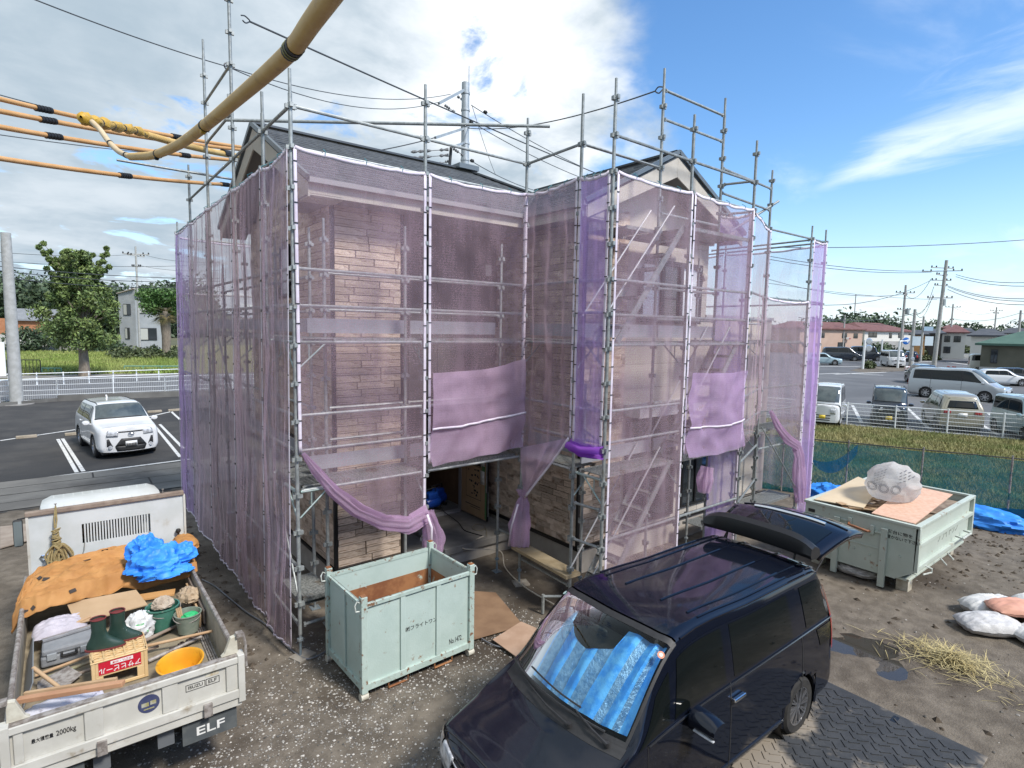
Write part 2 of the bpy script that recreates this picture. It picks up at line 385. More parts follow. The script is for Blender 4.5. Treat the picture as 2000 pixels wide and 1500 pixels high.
# ================================================================== HOUSE
M_SEAM = mat('siding_backing', (.17, .13, .095), rough=.9)
M_TILE = mat('stone_siding', (.50, .385, .29), (.70, .585, .48), .85, scale=5.5, detail=8, lo=.33, hi=.68, bump=.35, bscale=30, island=.27, stretch=(1, 1, 2.2), c3=(.30, .21, .145), s3=3.5, lo3=.5, hi3=.66)
M_BEIGE = mat('beige_siding', (.47, .43, .37), (.51, .47, .41), .8, scale=4, bump=.2, bscale=120)
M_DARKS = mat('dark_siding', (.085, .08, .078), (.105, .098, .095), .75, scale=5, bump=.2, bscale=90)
M_BLACK = mat('black_trim', (.012, .012, .013), rough=.35)
M_ROOF = mat('roof_shingle', (.055, .062, .07), (.09, .098, .106), .85, scale=9, detail=6, stretch=(1, 1, 1), bump=.5, bscale=80, island=.12)
M_FOUND = mat('foundation_concrete', (.33, .30, .26), (.42, .39, .35), .9, scale=2, bump=.15, bscale=50, c3=(.22, .17, .12), s3=1.2, lo3=.6, hi3=.8)
M_SOFF = mat('soffit', (.22, .21, .20), rough=.8)
M_GLASSD = mat('window_glass', (.03, .035, .038), rough=.04, spec=.9)
M_GLASSL = mat('window_glass_painted_sky', (.66, .70, .74), (.74, .77, .80), rough=.06, spec=.8, scale=1.2)  # pale base colour stands in for bright sky reflected in the panes
M_PAPER = mat('paper_white', (.72, .72, .70), (.66, .66, .63), .8, scale=5)
M_STEEL = mat('galvanised_steel', (.25, .27, .265), (.36, .38, .37), .55, metal=.5, scale=14, detail=6, vary=.14, c3=(.26, .25, .22), s3=5, lo3=.6, hi3=.72, rvar=.15)
house = thing('house', 'two-storey house under construction, clad in brown stone siding and wrapped in scaffolding', 'house', (3, 3, 0))
KX, KY, QX, QY = .963, 1.233, 4.676, -.34
ZF, ZS = .5, 6.15
b = MB()
b.add([(KX, KY, ZF), (2.093, KY, ZF), (2.093, KY, ZS), (KX, KY, ZS)], [(0, 1, 2, 3)])
b.add([(KX, 5.78, ZF), (KX, KY, ZF), (KX, KY, ZS), (KX, 3.505, 7.32), (KX, 5.78, ZS)], [(0, 1, 2, 3, 4)])
b.add([(QX, 3.05, ZF), (QX, QY, ZF), (QX, QY, ZS), (QX, 3.05, ZS)], [(0, 1, 2, 3)])
b.add([(QX, QY, ZF), (5.75, QY, ZF), (5.75, QY, ZS + .25), (QX, QY, ZS)], [(0, 1, 2, 3)])
b.obj('wall_backing', M_SEAM, house)
# stone tiles, each its own piece (largest in view), the rest joined
tiles = []
def tile_wall(org, ud, width, z0, z1, nrm, row, lmin, lmax, skip=None, topfn=None):
    org, ud, nrm = Vector(org), Vector(ud), Vector(nrm); z = z0; k = 0
    while z < z1 - .03:
        h = min(row, z1 - z); x = -rnd.uniform(0, lmin) if k else 0
        while x < width:
            l = rnd.uniform(lmin, lmax); xa, xb = max(0, x), min(width, x + l)
            if xb - xa > .03:
                t = rnd.uniform(.010, .024); c = org + ud * ((xa + xb) / 2) + Vector((0, 0, z + h / 2)) + nrm * (t / 2)
                if not (skip and skip((xa + xb) / 2, z + h / 2)) and not (topfn and z + h > topfn((xa + xb) / 2)):
                    tiles.append((c, xb - xa - .004, t, h - .004, ud))
            x += l
        z += row; k += 1
tile_wall((KX + .02, KY, 0), (1, 0, 0), 1.09, ZF + .02, ZS, (0, -1, 0), .112, .34, .85)
tile_wall((KX, KY + .02, 0), (0, 1, 0), 4.52, ZF + .02, 7.3, (-1, 0, 0), .112, .34, .85,
          skip=lambda x, z: 1.95 < x < 2.55 and 4.75 < z < 5.75, topfn=lambda x: ZS + .514 * min(x, 4.54 - x))
tile_wall((QX, QY + .02, 0), (0, 1, 0), 3.36, ZF + .02, ZS, (-1, 0, 0), .112, .20, .44, skip=lambda x, z: x > 2.46 and z > 2.95)
tile_wall((QX + .02, QY, 0), (1, 0, 0), 1.05, ZF + .02, ZS + .2, (0, -1, 0), .112, .20, .44)
def appar(t):
    d = t[0] - CAM; nrm = Vector((t[4].y, -t[4].x, 0)); return t[1] * t[3] * abs(d.normalized().dot(nrm)) / d.length_squared
tiles.sort(key=appar, reverse=True)
unit = MB()
unit.add([(-.485, -.5, -.46), (.485, -.5, -.46), (.485, -.5, .46), (-.485, -.5, .46), (-.485, .5, -.46), (.485, .5, -.46), (.485, .5, .46), (-.485, .5, .46)],
         [(4, 5, 6, 7), (0, 3, 2, 1), (0, 1, 5, 4), (1, 2, 6, 5), (2, 3, 7, 6), (3, 0, 4, 7)])
ume = unit.mesh('stone_tile', M_TILE)
rest = MB()
hinv = wmat(house).inverted()
for i, (c, l, t, h, ud) in enumerate(tiles):
    nrm = Vector((-ud.y, ud.x, 0))
    if i < 300:
        o = bpy.data.objects.new('stone_tile', ume); COL.objects.link(o); o.parent = house; o.matrix_parent_inverse = hinv
        o.matrix_basis = Matrix.Translation(c) @ Matrix((ud, nrm, Vector((0, 0, 1)))).transposed().to_4x4() @ Matrix.Diagonal((l, t, h, 1))
    else:
        rest.obox(c, (l, t, h), Matrix((ud, nrm, Vector((0, 0, 1)))).transposed())
tag(rest.obj('stone_tiling', M_TILE, house), kind='stuff')
# corner trims and drip edge
for x, y in ((KX - .012, KY - .012), (QX - .012, QY - .012)):
    MB().box(x - .022, x + .03, y - .022, y + .03, ZF - .01, ZS).obj('corner_trim', M_BLACK, house)
MB().box(2.083, 2.125, KY - .03, KY + .2, ZF, ZS).obj('corner_trim', M_BLACK, house)
b = MB()
b.box(KX - .035, KX, KY - .035, 5.78, ZF - .05, ZF).box(KX - .035, 2.11, KY - .035, KY, ZF - .052, ZF - .001)
b.box(QX - .035, QX, QY - .035, 2.86, ZF - .05, ZF).box(QX - .035, 11.05, QY - .035, QY, ZF - .052, ZF - .001)
b.obj('drip_edge', M_BLACK, house)
b = MB().box(KX + .02, 2.08, KY + .02, 5.8, -.1, ZF - .05).box(2.08, 4.7, 2.9, 5.8, -.1, .36).box(QX + .02, 11.03, QY + .02, 5.8, -.1, ZF - .05)
b.obj('foundation', M_FOUND, house)
# porch and step
b = MB().box(2.95, QX, 1.24, 2.9, .22, .36); b.obj('porch_slab', M_CONC, house, bevel=.015)
MB().box(3.03, QX, 1.30, 2.9, -.1, .22).obj('porch_base', M_FOUND, house)
MB().box(2.09, 2.95, 1.7, 2.9, -.1, .30).obj('step', M_CONC, house, bevel=.01)
# recessed dark walls
b = MB()
b.add([(2.093, KY, ZF - .2), (2.093, 3.05, ZF - .2), (2.093, 3.05, ZS), (2.093, KY, ZS)], [(0, 1, 2, 3)])
for x0, x1, z0, z1 in ((2.09, 3.42, .3, 2.9), (4.36, 4.68, .3, 2.9), (3.42, 4.36, 2.42, 2.9)):
    b.add([(x0, 2.95, z0), (x1, 2.95, z0), (x1, 2.95, z1), (x0, 2.95, z1)], [(0, 1, 2, 3)])
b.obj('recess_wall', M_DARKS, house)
x = 2.1
while x < 4.66:                                                    # upright siding boards of the upper recess
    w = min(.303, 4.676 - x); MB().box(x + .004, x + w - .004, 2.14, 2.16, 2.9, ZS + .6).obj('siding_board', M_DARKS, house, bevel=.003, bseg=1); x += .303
MB().box(2.09, 4.67, 2.161, 2.95, 2.86, 2.9).obj('porch_ceiling', M_SOFF, house)
MB().box(2.09, 4.67, 2.16, 2.2, 2.9, ZS + .3).obj('recess_backing', M_SEAM, house)
# small high window with a paper notice
def window(x0, x1, y, z0, z1, n, fr=.05, dep=.07, glass=M_GLASSD, name='window', axis='x', mats=None, parent=house):
    def P(a, d0, d1, za, zb, bb):
        if axis == 'x': bb.box(a[0], a[1], y - d1, y - d0, za, zb)
        else: bb.box(y - d1, y - d0, a[0], a[1], za, zb)
    f = MB()
    P((x0 - fr, x1 + fr), 0, dep, z0 - fr, z0, f); P((x0 - fr, x1 + fr), 0, dep, z1, z1 + fr, f)
    P((x0 - fr, x0), .001, dep - .001, z0, z1, f); P((x1, x1 + fr), .001, dep - .001, z0, z1, f)
    for i in range(1, n): xm = lerp(x0, x1, i / n); P((xm - fr * .55, xm + fr * .55), .002, dep - .004, z0, z1, f)
    w = f.obj(name, M_BLACK, parent)
    for i in range(n):
        a, c = lerp(x0, x1, i / n) + .012, lerp(x0, x1, (i + 1) / n) - .012
        g = MB(); P((a, c), .012, .022, z0 + .003, z1 - .003, g); g.obj('pane', glass[i] if isinstance(glass, list) else glass, w)
    return w
wn1 = window(4.16, 4.52, 2.138, 5.28, 5.62, 1, .035, .05)
MB().box(4.36, 4.50, 2.075, 2.08, 5.33, 5.55).obj('paper_notice', M_PAPER, house)
# left wall windows
window(3.2, 3.66, KX, 4.86, 5.66, 1, .045, .05, M_GLASSL, axis='y')
window(2.95, 3.7, KX, 1.3, 2.3, 1, .045, .05, M_GLASSD, axis='y')
# beige front of the right wing, in panels
BY = QY + .06
def beige_panels(x0, x1, zz, topfn=None):
    for i in range(len(zz) - 1):
        x = x0
        while x < x1 - .01:
            w = min(1.82, x1 - x); za, zb = zz[i] + .003, zz[i + 1] - .003
            if topfn and zb > min(topfn(x), topfn(x + w)):
                pl = [(x + .003, BY, za), (x + w - .003, BY, za), (x + w - .003, BY, max(za, topfn(x + w))), (x + w / 2, BY, topfn(x + w / 2)), (x + .003, BY, max(za, topfn(x)))]
                MB().prism(pl, (0, .02, 0)).obj('siding_panel', M_BEIGE, house)
            else: MB().box(x + .003, x + w - .003, BY, BY + .02, za, zb).obj('siding_panel', M_BEIGE, house)
            x += w
beige_panels(5.76, 8.32, [.5, .955, 1.41, 1.865, 2.32, 2.775, 3.23, 3.685, 4.14, 4.595, 5.05, 5.505, 5.96])
beige_panels(5.76, 8.32, [5.963, 7.36], lambda x: 7.30 - .507 * abs(x - 6.5))
MB().prism([(QX, QY + .02, ZS - .2), (5.75, QY + .02, ZS - .2), (5.75, QY + .02, 6.88), (QX, QY + .02, 6.36)], (0, .02, 0)).obj('gable_panel', M_BEIGE, house)
beige_panels(8.325, 11.05, [.5, .955, 1.41, 1.865, 2.32, 2.775, 3.23])
MB().box(8.325, 11.05, BY + .03, BY + .12, .5, 4.62).box(5.76, 8.32, BY + .025, BY + .06, .5, 6.0).obj('wall_backing', M_SEAM, house)
for z in (3.236, 3.69, 4.146): MB().box(8.328, 11.05, BY + .005, BY + .024, z, z + .45).obj('siding_panel', M_BEIGE, house)
MB().box(8.3, 11.08, BY - .03, BY + .18, 4.6, 4.66).obj('parapet_cap', mat('cap_grey', (.42, .42, .41), rough=.5), house)
MB().box(8.30, 8.315, BY + .01, 5.8, ZF, ZS).box(11.03, 11.05, BY + .01, 5.8, ZF, 4.6).obj('side_wall', M_BEIGE, house)
window(6.2, 7.95, BY, 4.55, 5.55, 3, .09, .07, [M_GLASSL, M_GLASSD, M_GLASSL])
MB().box(7.45, 7.60, BY - .045, BY - .04, 5.12, 5.32).obj('paper_notice', M_PAPER, house)
window(7.72, 8.62, BY, .72, 2.45, 2, .05, .06)
window(5.98, 7.35, BY, .66, 2.6, 2, .06, .06)
MB().box(5.8, 7.66, BY - .42, BY - .001, 2.74, 2.95).obj('canopy', mat('canopy_pale', (.60, .60, .60), rough=.6), house)
# wall vents (round hoods)
def vent(c, n):
    m = frame(c, (1, 0, 0) if abs(n[1]) else (0, 1, 0), (0, 0, 1)); o = MB().lathe([(.085, 0), (.09, .06), (.07, .11), (.0, .13)], 16).obj('vent_hood', M_BEIGE, house, smooth=50)
    o.matrix_basis = m @ Matrix.Scale(1, 4)
vent((8.1, BY, 5.42), (0, -1, 0)); vent((2.55, 2.14, 5.62), (0, -1, 0)); vent((QX, 1.1, 2.05), (-1, 0, 0)) if False else None
# entrance: dark hall, door leaf wrapped in brown cardboard
b = MB().box(3.3, 4.5, 2.96, 5.2, .30, .40); b.obj('hall_floor', M_CONC, house)
b = MB(); M_HALL = mat('hall_plywood', (.20, .13, .075), (.27, .18, .11), .8, scale=2, stretch=(1, 1, .2))
b.box(3.28, 3.3, 2.96, 5.2, .4, 2.6).box(4.5, 4.52, 2.96, 5.2, .4, 2.6).box(3.3, 4.5, 5.2, 5.22, .4, 2.6).box(3.28, 4.52, 2.96, 5.22, 2.6, 2.62); b.obj('hall_lining', M_HALL, house)
MB().box(3.4, 3.44, 2.86, 2.96, .36, 2.42).box(4.34, 4.38, 2.86, 2.96, .36, 2.42).box(3.4, 4.38, 2.861, 2.96, 2.42, 2.46).box(3.4, 4.38, 2.86, 2.98, .36, .405).obj('door_frame', mat('frame_grey', (.30, .30, .30), rough=.4), house)
M_CARD = mat('cardboard', (.40, .27, .15), (.46, .32, .19), .8, scale=2)
door = MB().box(4.36, 4.40, 1.93, 2.86, .40, 2.36).obj('door', M_BLACK, house)
MB().box(4.345, 4.358, 1.96, 2.85, .41, 2.34).obj('cardboard_cover', M_CARD, door)
M_INK = mat('print_ink', (.03, .028, .025), rough=.8)
b = MB()
for (ya, yb_, za, zb) in ((2.1, 2.65, 1.72, 1.73), (2.12, 2.66, 1.49, 1.55), (2.2, 2.6, 1.76, 1.80), (2.14, 2.68, .62, .635), (2.14, 2.5, .58, .59), (2.12, 2.125, .78, 1.47), (2.66, 2.665, .78, 1.47), (2.12, 2.66, .775, .785), (2.12, 2.66, 1.465, 1.475)): b.box(4.341, 4.344, ya, yb_, za, zb)
for i in range(26):
    y, z = rnd.uniform(2.17, 2.58), rnd.uniform(.83, 1.42); b.box(4.341, 4.344, y, y + rnd.uniform(.015, .06), z, z + rnd.uniform(.012, .05))
for i in range(10):
    y, z = rnd.uniform(2.15, 2.6), rnd.uniform(1.78, 1.95); b.box(4.341, 4.344, y, y + rnd.uniform(.03, .1), z, z + rnd.uniform(.02, .06))
b.obj('printed_marks', M_INK, door)
b = MB(); b.add([(4.335, 1.99, 1.52), (4.335, 2.12, 1.50), (4.33, 2.14, 1.80), (4.33, 2.01, 1.83)], [(0, 1, 2, 3)]).add([(4.335, 1.99, 1.14), (4.335, 2.13, 1.14), (4.33, 2.13, 1.42), (4.33, 1.99, 1.42)], [(0, 1, 2, 3)])
sm = b.obj('paper_sheets', M_PAPER, door); sm.modifiers.new('thick', 'SOLIDIFY').thickness = .003
MB().box(4.33, 4.345, 1.93, 1.965, .45, 1.15).box(4.325, 4.34, 1.98, 2.07, 1.42, 1.52).obj('green_tape', mat('tape_green', (.10, .22, .09), rough=.5), door)
MB().tube((4.33, 1.915, 1.0), (4.33, 1.915, 2.0), .014).tube((4.38, 1.915, .5), (4.38, 1.915, 1.0), .014).obj('handle', M_STEEL, door)
MB().box(3.36, 3.6, 3.5, 3.9, .41, 1.9).obj('door_panels', mat('wrap_brown', (.24, .15, .08), rough=.7), house)

# ---- roof
RS = .507
def slope_rows(name, Pf, n, xl, xr, lift=.016):
    """courses of shingles; Pf(s,t) -> point, s along eave, t up the slope 0..1; xl/xr give the ends at t"""
    b = MB()
    for i in range(n):
        t0, t1 = i / n, (i + 1) / n
        a0, a1, c0, c1 = xl(t0), xl(t1), xr(t0), xr(t1)
        k = max(1, int(abs(c0 - a0) / .32)); off = .5 * (i % 2)
        for j in range(k + 1):
            f0, f1 = max(0, (j - off) / k), min(1, (j + 1 - off) / k)
            if f1 - f0 < 1e-3: continue
            li = lift * rnd.uniform(.75, 1.15)
            p = [Pf(lerp(a0, c0, f0), t0), Pf(lerp(a0, c0, f1), t0), Pf(lerp(a1, c1, f1), t1), Pf(lerp(a1, c1, f0), t1)]
            q = [p[0] + Vector((0, 0, li)), p[1] + Vector((0, 0, li)), p[2] + Vector((0, 0, .002)), p[3] + Vector((0, 0, .002))]
            b.add([*q, p[0], p[1]], [(0, 1, 2, 3), (4, 5, 1, 0)])
    o = tag(b.obj('shingles', M_ROOF, ROOF), kind='stuff'); return o
b = MB(); E0, EX, RX, RY, RZ = .78, .46, 4.88, 3.5, 7.68
def slab(poly): b.prism([Vector(p) for p in poly], (0, 0, -.06))
slab([(EX, E0, 6.3), (4.25, E0, 6.3), (5.925, 2.455, 7.15), (RX, RY, RZ), (EX, RY, RZ)])
slab([(EX, RY, RZ), (RX, RY, RZ), (7.6, 6.22, 6.3), (EX, 6.22, 6.3)])
slab([(RX, RY, RZ), (5.925, 2.455, 7.15), (6.5, 3.03, 7.44), (7.6, 6.22, 6.3)])
slab([(4.25, -.77, 6.3), (6.5, -.77, 7.44), (6.5, 3.2, 7.44), (5.925, 2.455, 7.15), (4.25, .78, 6.3)])
slab([(6.5, -.77, 7.44), (8.75, -.77, 6.3), (8.75, 5.9, 6.3), (6.5, 3.2, 7.44)])
ROOF = b.obj('roof', M_ROOF, house)
slope_rows('m', lambda x, t: Vector((x, lerp(E0, RY, t), lerp(6.3, RZ, t))), 20, lambda t: EX, lambda t: (4.25 + t * 2.72) if t * 2.72 < 1.675 else (4.88 + 2.72 - t * 2.72))
slope_rows('r', lambda y, t: Vector((lerp(4.25, 6.5, t), y, lerp(6.3, 7.44, t))), 17, lambda t: -.77, lambda t: min(.78 + t * 2.25, 2.455 + max(0, t * 2.25 - 1.675) * 1.3))
M_RIDGE = mat('ridge_metal', (.07, .078, .086), rough=.45, metal=.4)
M_RAKE = mat('rake_metal', (.16, .18, .19), rough=.4, metal=.4)
def cap(p0, p1, w=.16, h=.035, m=M_RIDGE, name='ridge_cap'): MB().bar(p0, p1, w, h, 0).obj(name, m, ROOF)
cap((EX - .02, RY, RZ + .03), (RX, RY, RZ + .03)); cap((RX, RY, RZ + .03), (5.925, 2.455, 7.185)); cap((6.5, -.79, 7.475), (6.5, 3.1, 7.475))
cap((RX - .35, RY - .02, RZ + .06), (RX + .15, RY - .02, RZ + .06), .34, .10, M_RAKE, 'ridge_vent')
for p0, p1 in (((EX - .015, E0 - .05, 6.30), (EX - .015, RY, RZ + .03)), ((EX - .015, 6.25, 6.30), (EX - .015, RY, RZ + .03)),
               ((4.2, -.785, 6.30), (6.5, -.785, 7.475)), ((8.8, -.785, 6.30), (6.5, -.785, 7.475))):
    cap(p0, p1, .05, .07, M_RAKE, 'rake_edge')
# fascias: eaves
def fas(x0, x1, y0, y1, z0=6.075, z1=6.29): MB().box(x0, x1, y0, y1, z0, z1).obj('fascia', M_BEIGE, house)
n = 4
for i in range(n): fas(lerp(EX + .02, 4.25, i / n) + .002, lerp(EX + .02, 4.25, (i + 1) / n) - .002, E0 + .005, E0 + .03)
fas(4.255, 4.28, -.75, E0 + .004)
for x0 in (EX + .02,): MB().box(x0, 4.28, E0 + .031, 2.2, 6.08, 6.10).obj('soffit', M_SOFF, house)
MB().box(4.281, QX, -.74, 2.2, 6.08, 6.10).obj('soffit', M_SOFF, house)
# drip gutter under the shingles
MB().bar((EX, E0 - .045, 6.265), (4.2, E0 - .045, 6.265), .07, .07).bar((4.205, E0 - .02, 6.264), (4.205, -.78, 6.264), .07, .07).obj('gutter', mat('gutter_grey', (.30, .29, .29), rough=.4), ROOF)
# rake boards (wide beige bands) and the soffits behind them
def rake(p_e, p_r, th, d, wv=.36):
    p_e, p_r = Vector(p_e), Vector(p_r); MB().prism([p_e, p_r, p_r - Vector((0, 0, wv)), p_e - Vector((0, 0, .22))], d).obj('rake_board', M_BEIGE, house)
rake((EX + .003, E0, 6.27), (EX + .003, RY - .002, RZ - .035), 0, (.025, 0, 0)); rake((EX + .003, 6.22, 6.27), (EX + .003, RY + .002, RZ - .035), 0, (.025, 0, 0))
rake((4.27, -.765, 6.27), (6.498, -.765, 7.40), 0, (0, .025, 0)); rake((8.74, -.765, 6.27), (6.502, -.765, 7.40), 0, (0, .025, 0))
b = MB()
b.add([(EX + .03, E0, 6.10), (KX, E0, 6.10), (KX, RY, 7.38), (EX + .03, RY, 7.38)], [(0, 1, 2, 3)]).add([(EX + .03, 6.22, 6.10), (KX, 6.22, 6.10), (KX, RY, 7.38), (EX + .03, RY, 7.38)], [(0, 1, 2, 3)])
b.add([(4.3, -.735, 6.10), (6.5, -.735, 7.12), (6.5, BY, 7.12), (4.3, BY, 6.10)], [(0, 1, 2, 3)]).add([(8.7, -.735, 6.10), (6.5, -.735, 7.12), (6.5, BY, 7.12), (8.7, BY, 6.10)], [(0, 1, 2, 3)])
b.obj('rake_soffit', M_SOFF, house)
MB().box(4.3, 4.68, -.735, BY, 6.06, 6.20).obj('eave_return', M_BEIGE, house)
MB().box(EX + .031, KX, E0 + .03, KY, 6.06, 6.2).obj('eave_return', M_BEIGE, house)

# ================================================================== SCAFFOLDING
M_PIPE = M_STEEL
M_PLANK = mat('deck_steel', (.20, .21, .20), (.34, .35, .33), .55, metal=.5, scale=38, detail=2, lo=.45, hi=.55, c3=(.16, .12, .08), s3=3)
M_TOE = mat('toe_board', (.29, .30, .32), (.35, .36, .385), .5, scale=4)
scaf = thing('scaffolding', 'grey tubular steel scaffolding standing around the house, with decks, stairs and guard rails', 'scaffolding', (0, 0, 0))
ZK = [6.42 - .475 * k for k in range(-6, 14)]
def pole(x, y, zt, zb=0.0, jack=True):
    b = MB(); zb2 = zb + (.30 if jack else 0)
    b.tube((x, y, zb2), (x, y, zt - .28), .0243, 10).tube((x, y, zt - .28), (x, y, zt), .0195, 10)
    for z in ZK:
        if zb2 + .1 < z < zt - .2:
            b.lathe([(.0245, -.032), (.034, -.030), (.034, .030), (.0245, .032)], 8, (x, y, z))
            for k in range(4):
                a = k * pi / 2; c = Vector((x + .043 * cos(a), y + .043 * sin(a), z + (.008 if k % 2 else -.008)))
                b.obox(c, (.036, .040, .050), Matrix.Rotation(a, 3, 'Z'))
    o = b.obj('pole', M_PIPE, scaf, smooth=40)
    if jack:
        j = MB().tube((x, y, zb + .01), (x, y, zb + .34), .017, 8).lathe([(.04, .22 + zb), (.04, .25 + zb)], 8, (x, y, 0), capt=True).box(x - .07, x + .07, y - .07, y + .07, zb, zb + .012)
        j.obj('jack_base', mat('jack_paint', (.22, .30, .36), (.34, .36, .36), .5, metal=.5, scale=9), o)
    return o
PA, PB, PC, PD, PE, PP, PF = (0, 0), (1.83, 0), (3.66, 0), (3.60, -1.28), (3.66, -1.83), (5.46, -1.80), (7.31, -1.78)
PL = [(0, 1.18), (0, 2.85), (0, 4.86), (0, 6.74), (0, 8.45)]
PI1, PI2, PX, PG, PH = (5.40, -1.25), (7.12, -1.25), (9.20, -1.07), (11.07, -1.07), (11.80, -1.05)
for p, zt in ((PA, 7.32), (PB, 7.62), (PC, 7.60), (PD, 7.57), (PE, 7.62), (PP, HT(1355, 224, PP)), (PF, HT(1475, 275, PF)),
              (PL[0], 7.41), (PL[1], 9.52), (PL[2], 9.42), (PL[3], 7.61), (PL[4], 6.67), (PI1, 8.42), (PI2, HT(1415, 192, PI2)), (PX, HT(1512, 332, PX)), (PG, HT(1589, 441, PG)), (PH, HT(1613, 449, PH)),
              ((.60, .60), 5.75), ((.60, 1.18), 5.70), ((.60, 2.85), 5.7), ((.60, 4.86), 5.7), ((.60, 6.74), 5.6), ((1.83, .60), 5.79), ((3.64, .61), 5.72), ((4.3, -.80), 3.45),
              ((.6, 8.45), 6.6), ((2.4, 8.45), 6.6), ((11.8, 1.5), 6.6), ((11.8, 4.2), 6.6), ((10.2, -.50), 5.15), ((7.3, -.75), 5.7), ((9.3, -.5), 5.2)):
    pole(p[0], p[1], zt)
def rail(p, q, z, z2=None, over=0.0, name='rail', r=.0213):
    a = Vector((p[0], p[1], z)); c = Vector((q[0], q[1], z if z2 is None else z2)); d = (c - a).normalized()
    b = MB().tube(a + d * (.05 - over), c - d * (.05 - over), r, 8)
    for e, s in ((a, 1), (c, -1)): b.obox(e + d * s * .062, (.03, .03, .055), None)
    return b.obj(name, M_PIPE, scaf, smooth=40)
RL = [6.42, 4.995, 4.545, 3.17, 2.72]
for p, q in ((PA, PB), (PB, PC)):
    for z in (6.90, *RL, 4.09, 2.20): rail(p, q, z)
for z in (5.02, 4.52, 3.15, 2.7): rail((.6, .6), (1.83, .6), z)
for z in (5.02, 4.52, 3.15): rail((1.83, .6), (3.64, .61), z)
LL = [PA] + PL
for i in range(5):
    for z in RL + [1.20, .42]: rail(LL[i], LL[i + 1], z)
    if i < 4: rail(LL[i], LL[i + 1], 6.90)
for i in range(1, 4):
    for z in (5.0, 4.5, 3.1): rail((.6, PL[i - 1][1]), (.6, PL[i][1]), z)
rail(PL[1], PL[2], 8.32); rail(PL[1], PL[2], 7.6)
rail(PC, PD, 6.90); rail(PC, PD, 6.42)
for z in (4.995, 4.1, 3.17, 2.72, 2.24): rail(PC, PD, z)
for z in RL: rail(PD, PE, z)
for z in (4.09, 1.75, 1.2): rail(PD, PE, z)
rail(PD, PI1, 6.90); rail(PE, PP, 6.90); rail(PP, PF, 6.90); rail(PE, PP, 6.42); rail(PP, PF, 6.42)
for z in (5.0, 4.52, 4.10, 3.17, 2.72, 1.30): rail(PE, PP, z); rail(PP, PF, z)
for z in (8.10, 7.66, 6.20, 5.0, 4.5, 3.1, 2.2): rail(PI1, PI2, z)
for z in (3.15, 2.7): rail((4.3, -.8), PE, z)
z1, z2 = HT(1412, 328, PI2), HT(1410, 376, PI2)
rail(PI2, PX, z1); rail(PI2, PX, z2); rail(PF, PX, 6.42); rail(PX, PG, 6.42); rail(PG, PH, 6.42); rail(PF, PI2, 6.40); rail(PF, PI2, 6.92)
for z in (5.03, 4.55, 3.15, 2.65, 1.95, 1.2): rail(PF, PX, z)
for z in (5.03, 3.15, 2.65, 1.85): rail(PX, PG, z)
for z in (5.03, 3.1, 1.8): rail(PG, PH, z)
rail(PG, (11.07, 1.5), 6.40); rail(PH, (11.8, 1.5), 6.42); rail((11.8, 1.5), (11.8, 4.2), 6.42); rail((11.8, 1.5), (11.8, 4.2), 5.0); rail(PH, (11.8, 1.5), 5.0); rail((9.3, -.5), (10.2, -.5), 4.5); rail((9.3, -.5), (10.2, -.5), 3.1)
rail(PL[4], (2.4, 8.45), 6.30); rail(PL[4], (2.4, 8.45), 5.0)
# loose long pipes clamped across
def pipe(a, c, r=.0243, name='clamped_pipe'): MB().tube(a, c, r, 10).obj(name, M_PIPE, scaf, smooth=40)
pa = Vector((*PL[1], HT(462, 236, PL[1]))); pc = Vector((*PC, HT(1031, 246, PC)))
pipe(pa - (pc - pa) * .02, pc + (pc - pa) * .075)
zp = HT(378, 337, PL[3]); pipe((-1.25, 6.70, zp), (1.1, 6.78, zp))
zz = HT(1508, 402, PX); pipe((7.9, -1.0, HT(1440, 452, (7.9, -1.0))), (9.45, -1.10, HT(1520, 393, (9.45, -1.1))))
# diagonal braces (bright flat rods)
for a, c in (((11.07 - .1, -1.12, .75), (9.25, -1.12, 2.35)), ((3.5, .1, 3.3), (3.0, .1, 2.5)), ((.05, .2, .7), (.05, 1.1, 2.1)), ((.05, 3.0, 2.5), (.05, 4.7, 4.1))):
    MB().tube(a, c, .014, 6).obj('diagonal_brace', M_PIPE, scaf)
# decks, toe boards, brackets
def deck(x0, x1, y0, y1, z):
    along = 'x' if (x1 - x0) > (y1 - y0) else 'y'; b = MB()
    b.box(x0 + .02, x1 - .02, y0 + .02, y1 - .02, z - .012, z)
    if along == 'x': b.box(x0, x1, y0, y0 + .03, z - .05, z + .004).box(x0, x1, y1 - .03, y1, z - .05, z + .004)
    else: b.box(x0, x0 + .03, y0, y1, z - .05, z + .004).box(x1 - .03, x1, y0, y1, z - .05, z + .004)
    L = (x1 - x0) if along == 'x' else (y1 - y0); n = int(L / .06)
    for i in range(1, n):                                          # anti-slip ribs
        t = i / n
        if along == 'x': b.box(x0 + L * t - .006, x0 + L * t + .006, y0 + .03, y1 - .03, z, z + .004)
        else: b.box(x0 + .03, x1 - .03, y0 + L * t - .006, y0 + L * t + .006, z, z + .004)
    return b.obj('deck', M_PLANK, scaf)
for z in (4.14, 2.24):
    deck(.08, 1.80, .08, .54, z); deck(1.86, 3.60, .08, .54, z)
    for i in range(5): deck(.08, .54, LL[i][1] + .04, LL[i + 1][1] - .04, z)
    deck(3.70, 5.42, -1.75, -1.30, z); deck(5.50, 7.27, -1.75, -1.30, z); deck(7.4, 9.15, -1.02, -.58, z); deck(9.25, 11.0, -1.02, -.58, z)
deck(3.72, 4.18, -1.2, .5, 4.14); deck(3.72, 4.18, -1.2, .5, 2.24)
deck(3.66, 5.42, -1.75, -1.30, .34); deck(5.5, 7.2, -1.75, -1.3, .34); deck(9.3, 11.0, -1.0, -.5, .55); deck(7.4, 9.15, -1.02, -.58, .5)
